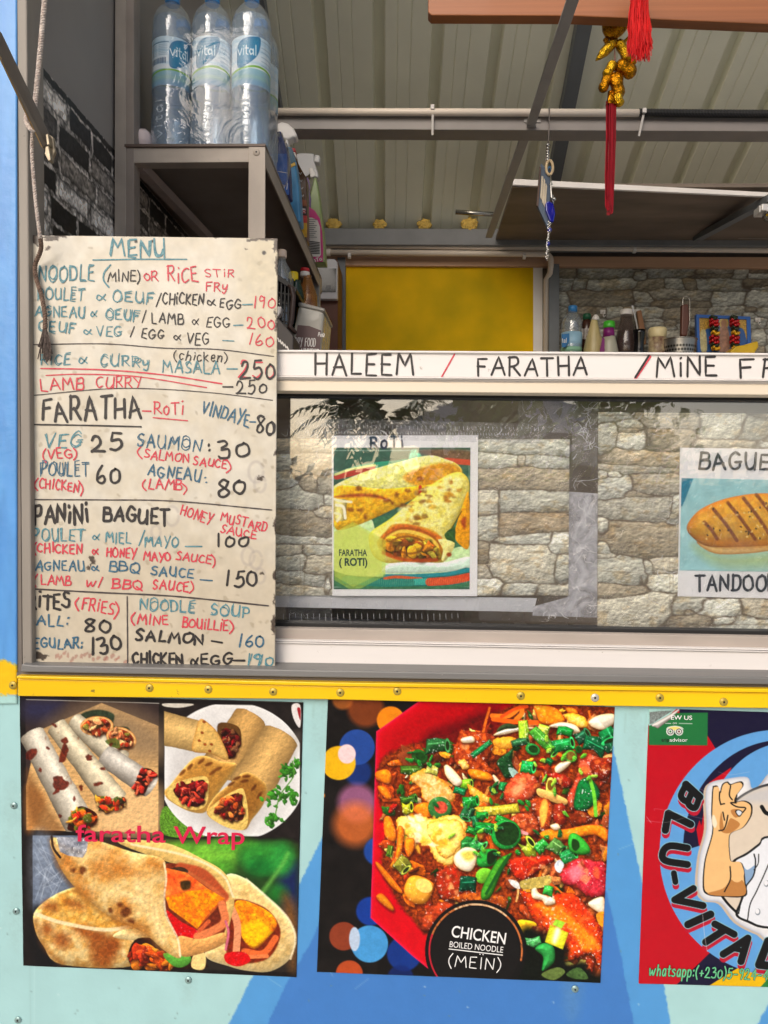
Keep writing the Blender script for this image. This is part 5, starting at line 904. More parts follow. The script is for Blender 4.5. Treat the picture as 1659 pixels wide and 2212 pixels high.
for px, py in ((28, 1480), (323, 1486), (450, 1489), (590, 1494), (735, 1496), (858, 1493), (1125, 1503), (1285, 1507), (1425, 1507), (1563, 1516)):
    disc_part(px, py, -.012 if px > 36 else -.004, .0048, 'screw', scr if px != 1285 else mat('bare_screw', (205, 200, 188), .35, .4), st)
for px, py in ((30, 1740), (35, 1968), (39, 2203), (407, 2117), (1242, 2136)): disc_part(px, py, -.0005, .0042, 'rivet', rvt, fp)
# corner post: blue above, yellow ledge end, aqua below (painted over by hand, so the edges are ragged)
def pic_post():
    Q = [(-560, -420), (42, -420), (42, 1760), (-560, 1760)]; P = Pic(Q, 110, 520, (90, 156, 226)); P.T = lambda p: np.array(p, float)
    P.poly([(-600, -500), (80, -500), (80, 1800), (-600, 1800)], (88, 154, 226), smooth=False, tex=.05, ts=60, col2=(98, 166, 234), stretch=(2.2, .4))
    P.poly([(-600, 1655), (10, 1650), (46, 1666), (46, 1740), (20, 1738), (-600, 1742)], (248, 198, 8), smooth=False, tex=.05, ts=30, wob=5)
    P.poly([(-600, 1742), (20, 1738), (46, 1742), (46, 1800), (-600, 1800)], (178, 222, 217), smooth=False, tex=.03, wob=4); return P
picture('corner_post', pic_post(), at_depth(-.0030), printed('post_paint', .35, .25, 60), stall, thick=.0028)
# window frame: outer jamb, raised worn inner jamb, sill
MB().slab([(17, -360), (33, -360), (48, 1460), (33, 1460)], -.001, .035).build('jamb', grey_fr, stall, bevel=.001)
MB().slab([(33, -360), (55, -360), (69, 1438), (48, 1452)], -.0045, .05).build('jamb', grey_lt, stall, bevel=.002)
MB().slab([(46, 1434), (70, 1437), (640, 1447), (1700, 1464), (2900, 1492), (2900, 1508), (1700, 1480), (640, 1463), (44, 1452)], -.016, .05).build('sill', mat('sill_grey_paint', (118, 116, 114), .45, var=.16, bump=.2, bs=40, scratch=(160, 156, 150), stretch=(.2, 1, 1)), stall, bevel=.002)
MB().slab([(36, 1452), (640, 1463), (1700, 1480), (2900, 1508), (2900, 1518), (1700, 1489), (640, 1473), (36, 1460)], -.006, .03).build('sill', mat('sill_lower_paint', (104, 96, 90), .55, var=.18, bump=.2, stretch=(.2, 1, 1)), stall)
MB().box(1.40, 1.46, -.012, .05, zb, 3.6).build('corner_post', mat('blue_post_paint', (90, 156, 226), .35, var=.05), stall, bevel=.002)
# side wall, its dark brick wallpaper
ztop = Ux(243, 322, XL).z
MB().box(XL-.04, XL, .06, YB+.04, .9, 4.4).build('side_wall', mat('grey_wall_paint', (148, 143, 139), .6, var=.08, vs_=5, bump=.05), stall)
def pic_brick():
    W, H = 1100, 760; P = Pic([(0, 0), (W, 0), (W, H), (0, H)], 620, 430, (96, 92, 88)); P.T = lambda p: np.array(p, float); P.sc = 1
    P.poly([(-9, -9), (W+9, -9), (W+9, H+9), (-9, H+9)], (206, 198, 190), smooth=False, tex=.4, ts=9, col2=(60, 57, 54)); rs = np.random.RandomState(17); bh, bl = 46, 118
    P.poly([(-9, 0), (W, 0), (W, 14), (-9, 14)], (30, 28, 27), tex=.4, ts=12, wob=5, smooth=False)
    for r in range(17):
        x = -rs.rand()*bl
        while x < W:
            w = bl*(.62+.75*rs.rand()); y = 12+r*bh; q = rs.rand(); c = (38, 37, 37) if q < .3 else (92, 86, 82) if q < .62 else (150, 142, 134) if q < .78 else (238, 230, 222)
            a = 5; P.poly([(x+a, y+a+rs.randn()), (x+w*.5, y+a+rs.randn()*1.5), (x+w-a, y+a), (x+w-a, y+bh-a+1), (x+w*.5, y+bh-a+rs.randn()*2), (x+a, y+bh-a+1)], c, smooth=False, tex=.5, ts=9, soft=1.5, wob=3, seed=int(rs.rand()*60), edge=(16, 15, 15), ew=3, col2=np.array(c)*.7)
            if rs.rand() < .5: P.poly([(x+8, y+3), (x+w*rs.rand(), y+1), (x+w*.9, y+5), (x+w*.5, y+7)], (205, 198, 190), smooth=False, tex=.4, ts=6, wob=3, soft=2, alpha=.8)
            if rs.rand() < .5: P.line([(x+2, y+6), (x+3, y+bh)], (190, 182, 174), 3, 2, .7, tex=1)
            x += w
    return P
picture('wallpaper', pic_brick(), lambda X, Y: np.stack([np.full(X.shape, XL+.002), .02+X/1000, ztop-Y/1000], 1), printed('brick_paper', .5, .1, 60), stall, thick=0, gain=1.5)
# back wall and what is fixed to it
MB().box(XL, 1.9, YB, YB+.05, .9, 2.95).build('back_wall', mat('back_wall_board', (110, 98, 86), .7, var=.1), stall)
def plate(name, px, y, d, m, **k): return MB().slab(px, y, d).build(name, m, stall, **k)
plate('hatch', [(745, 574), (1152, 576), (1152, 800), (745, 800)], YB-.012, .011, mat('mottled_yellow_paint', (216, 184, 0), .6, var=.26, vs_=4.2, col2=(250, 196, 0), bump=.05, spec=.12), bevel=.001)
plate('hatch_post', [(729, 556), (746, 556), (746, 800), (729, 800)], YB-.04, .039, steel_dk)
plate('hatch_post', [(1186, 570), (1208, 570), (1208, 800), (1186, 800)], YB-.05, .049, steel_dk)
plate('white_strip', [(1152, 572), (1172, 572), (1172, 800), (1152, 800)], YB-.014, .013, white_pl)
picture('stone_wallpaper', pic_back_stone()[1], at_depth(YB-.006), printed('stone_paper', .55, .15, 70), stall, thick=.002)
wood = mat('plain_wood', (196, 156, 126), .55, var=.16, vs_=6, stretch=(.15, 3, 5), bump=.05)
plate('wood_trim', [(690, 552), (2500, 558), (2500, 583), (690, 573)], YB-.03, .029, wood, bevel=.001)
plate('back_beam', [(560, 492), (2500, 499), (2500, 535), (560, 528)], YB-.10, .09, mat('back_beam_paint', (124, 124, 124), .5, var=.1), bevel=.003)
plate('back_post', [(672, 594), (690, 594), (690, 800), (672, 800)], 1.35, .03, steel, bevel=.002)
MB().box(XL, 1.9, .9, YB, .86, .9).build('floor', mat('pale_vinyl_floor', (222, 216, 204), .7, var=.1), stall)
# roof: ribbed sheets falling towards the back
A = U(700, 490, YB-.06); B_ = U(1350, 490, YB-.06)
dr = ray(830, 1940).normalized(); ex = (B_-A).normalized(); ez = ex.cross(dr).normalized()
if ez.z < 0: ez = -ez
pitch_px = 98.5*mpp(YB-.06); base = U(722, 490, YB-.06)
prof = [(-.5, 0)]
for k in range(-9, 19):
    c = k*pitch_px
    for dx, dz in ((-.021, 0), (-.015, .033), (.015, .033), (.021, 0), (.055, 0), (.058, .0035), (.061, 0), (.098, 0), (.101, .0035), (.104, 0)): prof.append((c+dx, dz))
prof = sorted(prof); mb = MB(); v = []
for t in (.12, -3.05):
    v += [tuple(base+ex*x+ez*z+dr*t) for x, z in prof]
n = len(prof); mb.add(v, [(i, i+1, n+i+1, n+i) for i in range(n-1)])
roof = mb.build('roof', mat('olive_cream_sheet_metal', (230, 230, 212), .42, var=.09, vs_=3, bump=.04), stall)
roof_point = lambda px, off: base+ex*px+ez*off
def on_roof(px, py, drop):                   # sight line meets the plane a little under the roof
    d = ray(px, py); o = base-ez*drop; return CAM+d*((o-CAM).dot(ez)/d.dot(ez))
MB().bar(on_roof(1270, 0, .03), on_roof(1180, 470, .03), .045, .05, ez).build('rafter', mat('blue_grey_steel', (98, 103, 108), .5, var=.08), stall)
MB().bar(on_roof(560, -10, .03), on_roof(640, 480, .03), .03, .04, ez).build('rafter', steel_dk, stall)
# main beam, flat brace, wooden pelmet board, ceiling panel
YM = .92
plate('main_beam', [(470, 248), (2500, 257), (2500, 288), (470, 278)], YM, .06, mat('beam_paint', (138, 131, 126), .45, var=.08, bump=.05), bevel=.0015)
p0, p1 = U(1250, -40, .346), U(1147, 268, YM-.006)
MB().bar(p0, p1, .024, .006, (0, -.3, 1)).build('brace', steel, stall, bevel=.001)
MB().bar(U(1137, 286, YM+.03), U(1056, 512, YB-.16), .026, .008, (0, -.3, 1)).build('brace', steel, stall, bevel=.001)
MB().slab([(1132, 256), (1168, 256), (1168, 264), (1158, 264), (1158, 274), (1138, 274), (1138, 264), (1132, 264)], YM-.003, .0025).build('bracket', steel, stall)
plate('pelmet', [(925, -60), (2500, -58), (2500, 74), (1660, 52), (1235, 34), (932, 33), (925, 26)], .5, .03, mat('varnished_wood', (150, 90, 50), .45, var=.34, vs_=9, stretch=(.1, 3, 7), bump=.08, coat=.1), bevel=.002)
za = U(1110, 402, 1.42).z
x0 = U(1108, 402, 1.42).x
MB().box(x0, 2.3, 1.43, YB-.11, za, za+.012).build('ceiling_panel', mat('stained_dark_board', (112, 99, 88), .55, var=.38, vs_=5, stretch=(.6, 2, 1)), stall)
plate('panel_edge', [(1108, 386), (2500, 460), (2500, 476), (1690, 426), (1108, 399)], 1.42, .012, mat('white_aluminium', (236, 230, 226), .4, .0, var=.05), bevel=.001)
MB().bar(U(1668, 428, 1.40), U(1505, 515, YB-.14), .03, .022).build('brace', steel_dk, stall)
MB().bar(U(1090, 505, YB-.13), U(2500, 529, YB-.13), .006, .006).build('panel_strip', mat('pale_strip', (150, 140, 130), .5), stall)
# ---------------------------------------------------------------- things fixed inside the stall
def thing_tube(name, path, r, m, label, cat, group=None, n=12, smooth=True):
    return tag(MB().tube(path, r, n).build(name, m, None, smooth=smooth), label, cat, group)
cream_pvc = mat('cream_pvc', (226, 212, 196), .35, var=.05, vs_=9)
pipe = thing_tube('conduit_pipe', [U(480, 241, YM-.012), U(1381, 244, YM-.012)], 7.6*mpp(YM), cream_pvc, 'cream plastic conduit lying along the top of the grey roof beam', 'pipe')
hose = empty('corrugated_hose', U(1500, 246, YM-.012), 'black corrugated hose continuing the cream conduit on the roof beam', 'hose')
pts = []; rr = []
for i in range(700):
    t = i/699; pts.append(U(1379+1100*t, 243.5+3*math.sin(t*5), YM-.012)); rr.append((8.6 if i % 2 else 6.8)*mpp(YM))
MB().tube(pts, rr, 10).build('tube', mat('black_hose', (46, 46, 48), .4), hose)
tie = clear('white_nylon', (.9, .9, .9), (225, 220, 215), .75, .3, 0)
for a, b, lb in (((935, 226), (934, 292), 'white cable tie holding the cream conduit to the beam'), ((1393, 234), (1380, 294), 'slanting white cable tie around the black corrugated hose')):
    o = empty('cable_tie', U(a[0], a[1], YM-.02), lb, 'cable tie')
    MB().bar(U(a[0], a[1], YM-.02), U(b[0], b[1], YM-.006), .0055, .002, (0, 1, 0)).build('strap', tie, o)
    c = U(a[0]-1, a[1]+5, YM-.022); MB().box(c.x-.005, c.x+.005, c.y-.003, c.y+.003, c.z-.006, c.z+.006).build('buckle', tie, o, bevel=.001)
yp = YB-.075
up = tag(MB().tube([U(600, 530, yp), U(2400, 549, yp)], 5.5*mpp(yp), 12).build('water_pipe', cream_pvc, None, smooth=True), 'upper of the two cream pipes along the back wall, straight all the way', 'pipe')
path = [U(696, 545, yp), U(1176, 549, yp)]+[U(1176+14*math.sin(a), 563-14*math.cos(a), yp) for a in (.3, .7, 1.1, 1.5)]+[U(1190, 573, yp), U(1188, 590, YB-.06), U(1180, 604, YB-.035), U(1179, 800, YB-.035)]
lp = tag(MB().tube(path, 6.2*mpp(yp), 12).build('water_pipe', cream_pvc, None, smooth=True), 'lower of the two cream pipes, bending down beside the yellow hatch', 'pipe')
MB().tube([U(694, 545, yp), U(714, 545.2, yp)], 8*mpp(yp), 12).build('socket', cream_pvc, lp, smooth=True)
for px, py, p in ((1370, 540, up), (706, 527, up), (755, 552, lp), (1132, 553, lp)):
    c = U(px, py, yp); MB().lathe([(.013, -.006), (.013, .006)], c, 10, Matrix(((0, 0, 1), (1, 0, 0), (0, 1, 0)))).build('clip', white_pl, p)
foamm = mat('yellow_foam', (222, 186, 96), .9, var=.25, vs_=60, bump=.8, bs=120)
for i, (px, w, s) in enumerate(((721, 15, 3), (820, 13, 5), (917, 14, 8), (1014, 17, 12))):
    c = U(px, 486, YB-.085); r = w*mpp(YB)*.95
    mb = MB().blob(c, (r, r*.6, r*.72), 14, 9, .34, s); [mb.blob(c+Vector((math.cos(a+s)*r*.7, -.004, math.sin(a+s)*r*.5)), (r*.5, r*.4, r*.45), 9, 6, .5, s+int(a*9)) for a in (0, 1.2, 2.3, 3.3, 4.4, 5.4)]
    tag(mb.build('foam_plug', foamm, None), ('crumpled yellow foam plug in the roof rib nearest the shelf', 'smallest yellow foam plug, second rib from the shelf', 'yellow foam plug in the third roof rib from the shelf', 'largest yellow foam plug, under the short metal rod')[i], 'foam plug', 'foam plugs in the roof ribs')
tag(MB().tube([U(984, 458, 1.72), U(1066, 463, 1.72)], 5*mpp(1.72), 12).build('metal_rod', mat('brushed_steel', (180, 176, 168), .25, .9), None, smooth=True), 'short shiny steel rod sticking out beside the flat brace', 'rod')
lampm = mat('white_lamp_body', (210, 208, 206), .3, .2)
cl = empty('security_camera', U(1652, 450, 1.3), 'small white and silver camera under the ceiling panel at the photo edge', 'camera')
c = U(1660, 452, 1.3); MB().box(c.x-.02, c.x+.03, 1.3, 1.36, c.z-.004, c.z+.018).build('mount', lampm, cl, bevel=.003); MB().lathe([(.0, -.03), (.018, -.03), (.02, -.01), (.02, .04)], c+Vector((.012, 0, -.012)), 16, My).build('housing', mat('chrome', (220, 220, 225), .12, 1), cl, smooth=True)
MB().slab([(1640, 444), (1650, 444), (1650, 458), (1640, 458)], 1.31, .01).build('clip', lampm, cl)

# ---------------------------------------------------------------- rope, prop bar
ropem = mat('pink_white_rope', (206, 184, 172), .9, var=.3, vs_=160, bump=1, bs=220, col2=(226, 214, 204))
rope_d = mat('grimy_rope', (120, 98, 84), .9, var=.35, vs_=160, bump=1, bs=220)
def twist(path, r, n=150, strands=3, turns=.011):
    P = smooth_open([tuple(p) for p in path], max(2, n//len(path))); L = 0; mb = MB()
    cum = np.concatenate([[0], np.cumsum(np.linalg.norm(np.diff(P, axis=0), axis=1))])
    for k in range(strands):
        q = []
        for i, p in enumerate(P):
            t = P[min(i+1, len(P)-1)]-P[max(i-1, 0)]; t = t/np.linalg.norm(t); a = np.cross(t, (0, 1, 0)); a = a/np.linalg.norm(a); b = np.cross(t, a)
            w = 2*math.pi*(cum[i]/turns+k/strands); q.append(p+(a*math.cos(w)+b*math.sin(w))*r*.55)
        mb.tube(q, r*.62, 6)
    return mb
rope = empty('rope', U(80, 300, -.03), 'frayed pink and white rope hanging over the menu board from the prop bar', 'rope')
yr = -.03
twist([U(101, -60, yr), U(94, 30, yr), U(86, 120, yr), U(75, 230, yr), U(68, 268, yr-.006)], 5.2*mpp(yr), 200).build('cord', ropem, rope, smooth=True)
twist([U(60, 236, yr), U(56, 258, yr-.004), U(62, 274, yr-.012), U(72, 282, yr-.016), U(80, 276, yr-.012)], 4.5*mpp(yr), 40).build('loop', ropem, rope, smooth=True)
twist([U(71, 276, yr), U(69, 330, yr), U(74, 400, yr), U(80, 460, yr), U(87, 515, yr+.004)], 3.8*mpp(yr), 170).build('cord', ropem, rope, smooth=True)
yq = .006
twist([U(87, 510, yr+.004), U(88, 540, yr+.016), U(76, 572, yq-.008), U(78, 600, yq-.006), U(90, 640, yq-.006), U(97, 680, yq-.006), U(97, 716, yq-.007)], 4.6*mpp(yr), 130).build('cord', rope_d, rope, smooth=True)
mb = MB(); rs = random.Random(4)
for k in range(46):
    a = rs.uniform(-1, 1); mb.tube([U(97+a*4, 712, yq-.008+rs.uniform(-.004, .003)), U(97+a*11+rs.uniform(-2, 2), 740, yq-.009+rs.uniform(-.004, .003)), U(98+a*15+rs.uniform(-4, 4), 758+rs.uniform(-4, 28)-abs(a)*8, yq-.007+rs.uniform(-.003, .003))], .0009, 4)
mb.build('frayed_end', mat('frayed_fibre', (96, 84, 78), .9, var=.5, vs_=300), rope)
pb = empty('prop_bar', U(50, 230, -.05), 'flat grey awning bar slanting across the corner post with a wing nut', 'prop bar')
a, b = U(-60, -40, -.2), U(101, 306, -.028); t = (b-a).normalized()
MB().prism([U(-60, -10, -.2), U(0, 68, -.12), U(104, 287, -.03), U(100, 312, -.03), U(92, 318, -.03), U(0, 122, -.12), U(-60, 40, -.2)], (0, .005, 0)).build('bar', mat('prop_bar_paint', (116, 106, 96), .5, var=.12, bump=.1), pb)
MB().prism([U(-60, 40, -.2), U(0, 122, -.12), U(92, 318, -.03), U(89, 317, -.03), U(0, 130, -.12), U(-60, 52, -.2)], (0, .008, 0)).build('edge_strip', mat('brass_worn_edge', (190, 156, 104), .4, .3), pb)
mb = MB().slab([(98, 290), (104, 288), (107, 312), (101, 314)], -.045, .012); mb.slab([(98, 316), (105, 315), (110, 346), (104, 348), (96, 332)], -.045, .01); mb.slab([(106, 290), (115, 296), (117, 320), (119, 326), (111, 346), (106, 340)], -.036, .006)
mb.build('wing_nut', mat('galvanised', (156, 144, 124), .4, .6, var=.2, vs_=120), pb, bevel=.001)

# ---------------------------------------------------------------- menu board
ink = dict(rough=.5, vs_=120)
INK = {'b': mat('blue_marker', (62, 130, 148), var=.25, col2=(112, 160, 168), rough=.5, vs_=330), 'B': mat('navy_marker', (30, 80, 114), var=.25, col2=(84, 128, 150), rough=.5, vs_=330), 'k': mat('black_marker', (32, 28, 28), var=.25, col2=(58, 52, 52), rough=.5, vs_=330), 'r': mat('red_marker', (206, 40, 62), var=.1, col2=(222, 84, 98), rough=.5, vs_=300), 'l': mat('grey_line_marker', (70, 62, 62), var=.3, **ink)}
def pic_board():
    Q = [(73, 588), (694, 596), (687, 1668), (80, 1668)]; P = Pic(Q, 300, 500, (222, 211, 190)); P.T = lambda p: np.array(p, float)
    P.poly([(0, 500), (760, 500), (760, 1700), (0, 1700)], (223, 216, 201), smooth=False, tex=.05, ts=40, col2=(214, 204, 184)); rs = np.random.RandomState(6)
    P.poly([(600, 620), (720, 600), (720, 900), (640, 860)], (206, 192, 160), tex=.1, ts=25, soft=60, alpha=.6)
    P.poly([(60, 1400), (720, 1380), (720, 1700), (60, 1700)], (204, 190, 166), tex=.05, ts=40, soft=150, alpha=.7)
    for i in range(130): P.poly(ell(80+rs.rand()*610, 600+rs.rand()*1060, 3+5*rs.rand(), 2+4*rs.rand(), rs.rand()*3, 8, .6, rs), (150, 134, 108), tex=.2, alpha=.22+.2*rs.rand(), soft=3)
    for x, y, r in ((640, 1180, 26), (650, 1210, 20), (620, 1390, 22), (640, 1400, 22), (650, 1440, 18), (430, 1290, 24), (390, 1330, 16)): P.line(ell(x, y, r*.7, r, 0, 14), (150, 140, 140), 7, 4, .25)
    for x, y, a, b in ((84, 592, 22, 8), (130, 596, 24, 7), (150, 590, 20, 4), (90, 606, 8, 9), (655, 598, 30, 5), (690, 604, 7, 26), (540, 592, 6, 3), (616, 622, 5, 3), (692, 660, 3, 22), (690, 1130, 4, 8), (688, 1440, 5, 12), (684, 1560, 7, 18), (655, 1434, 5, 4), (230, 1404, 6, 12), (222, 1420, 4, 4), (100, 1640, 24, 9), (690, 800, 3, 30), (688, 1320, 3, 24), (686, 1500, 3, 14), (120, 620, 6, 5), (650, 1195, 10, 5)): P.poly(ell(x, y, a, b, 0, 14, .8, np.random.RandomState(x)), (66, 54, 46), tex=.5, ts=4, wob=5, alpha=.9)
    for x in np.arange(136, 320, 11): P.poly(ell(x+rs.randn()*3, 1640+rs.randn()*4+(6 if x > 240 else 0), 4, 5+rs.rand()*3, rs.rand(), 8, .6, rs), (140, 60, 52), tex=.3, alpha=.35, wob=2)
    P.poly(ell(660, 632, 5, 5), (40, 34, 30), tex=0); P.poly(ell(340, 604, 4, 4), (40, 34, 30), tex=0); P.poly(ell(382, 603, 4, 4), (40, 34, 30), tex=0)
    return P
YMB = .008
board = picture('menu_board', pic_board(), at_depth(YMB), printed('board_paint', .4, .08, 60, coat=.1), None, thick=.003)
tag(board, 'cream metal menu board hand-lettered in blue, black and red marker', 'menu board')
pl = on_plane(YMB-.0006)
T6 = lambda x, y: (.375*x, 483.9+.375*y); T7 = lambda x, y: (.375*x, 950.5+.375*y)
def put(T, text, c, a, b, h, w, rep=1, jit=.085):
    for i in range(rep):
        o = (0, 0) if i == 0 else (1.0*(-1)**i, .9)
        ps = strokes(text, T(*a), T(*b), h*.375, jit)
        ribbon('lettering', [p+np.array(o) for p in ps], w*.375*(1.06 if rep == 1 else .74), pl, INK[c], board)
def rule(T, pts, c, w): ribbon('rule_line', [smooth_open([T(*p) for p in pts], 8)], w*.375, pl, INK[c], board, .2)
W6 = [('MENU', 'b', (640, 182), (950, 186), 96, 14, 2), ('NOODLE', 'b', (222, 322), (545, 325), 84, 10, 2), ('(', 'b', (582, 345), (630, 345), 92, 9, 1), ('MINE', 'k', (622, 328), (780, 330), 62, 7, 1), (')', 'k', (788, 335), (806, 335), 66, 7, 1), ('oR', 'r', (832, 326), (910, 324), 50, 7, 1), ('RiCE', 'r', (965, 330), (1140, 329), 80, 8, 1), ('STiR', 'r', (1185, 303), (1348, 306), 42, 6, 1), ('FRy', 'r', (1188, 380), (1308, 382), 50, 7, 1),
      ('POULET', 'b', (220, 435), (487, 437), 66, 8, 2), ('&', 'b', (555, 435), (605, 435), 44, 7, 1), ('OEUF', 'b', (650, 445), (888, 455), 58, 8, 2), ('/', 'k', (903, 462), (938, 462), 62, 7, 1), ('CHiCKEN', 'k', (938, 455), (1172, 468), 58, 8, 1), ('&', 'k', (1195, 466), (1242, 466), 44, 7, 1), ('EGG', 'k', (1262, 482), (1386, 488), 54, 7, 1), ('-', 'b', (1396, 494), (1456, 492), 62, 7, 1), ('190', 'r', (1462, 485), (1586, 482), 64, 7, 1),
      ('AGNEAU', 'b', (207, 531), (490, 536), 58, 8, 2), ('&', 'b', (520, 530), (556, 531), 42, 7, 1), ('OEUF', 'b', (610, 545), (802, 555), 56, 8, 2), ('/', 'k', (818, 566), (836, 566), 54, 6, 1), ('LAMB', 'k', (872, 570), (1056, 576), 62, 7, 1), ('&', 'k', (1105, 578), (1142, 580), 44, 6, 1), ('EGG', 'k', (1188, 592), (1322, 600), 58, 7, 1), ('-', 'b', (1336, 608), (1398, 608), 58, 7, 1), ('200', 'r', (1424, 602), (1584, 605), 70, 7, 1),
      ('OEUF', 'b', (220, 612), (432, 630), 56, 8, 2), ('&', 'b', (485, 630), (530, 632), 42, 7, 1), ('VEG', 'b', (560, 645), (700, 646), 56, 7, 2), ('/', 'k', (752, 642), (768, 642), 46, 6, 1), ('EGG', 'k', (815, 652), (940, 662), 54, 7, 1), ('&', 'k', (1000, 668), (1040, 670), 44, 6, 1), ('VEG', 'k', (1074, 690), (1202, 692), 60, 7, 1), ('-', 'b', (1276, 696), (1352, 698), 56, 6, 1), ('160', 'r', (1432, 698), (1576, 703), 66, 7, 1),
      ('(chicken)', 'k', (1003, 782), (1306, 794), 50, 6, 1), ('RICE', 'b', (236, 806), (406, 806), 58, 7, 2), ('&', 'b', (455, 808), (506, 808), 46, 7, 1), ('CURRy', 'b', (580, 814), (862, 822), 60, 7, 2), ('MASALA', 'b', (940, 852), (1268, 858), 66, 7, 2), ('-', 'b', (1302, 872), (1374, 872), 60, 8, 1), ('250', 'r', (1372, 878), (1582, 880), 92, 8, 1), ('250', 'k', (1384, 890), (1582, 892), 100, 12, 1),
      ('LAMB', 'r', (235, 960), (482, 952), 66, 8, 1), ('CURRY', 'r', (555, 945), (816, 940), 60, 7, 1), ('-', 'k', (1264, 974), (1340, 974), 78, 9, 1), ('250', 'k', (1364, 980), (1536, 976), 72, 9, 1), ('FARATHA', 'k', (245, 1130), (812, 1116), 122, 15, 1), ('-', 'r', (816, 1106), (864, 1106), 60, 8, 1), ('RoTi', 'r', (890, 1100), (1056, 1096), 70, 8, 1), ('VINDAYE', 'B', (1156, 1090), (1432, 1162), 74, 9, 1), ('-', 'B', (1432, 1168), (1468, 1174), 66, 9, 1), ('80', 'k', (1475, 1202), (1582, 1212), 92, 14, 2),
      ('VEG', 'b', (255, 1285), (466, 1290), 80, 9, 2), ('25', 'k', (530, 1300), (702, 1300), 94, 15, 1), ('SAUMON', 'B', (790, 1278), (1156, 1306), 74, 8, 2), (':', 'k', (1196, 1312), (1214, 1312), 58, 12, 1), ('30', 'k', (1254, 1340), (1432, 1344), 98, 13, 1)]
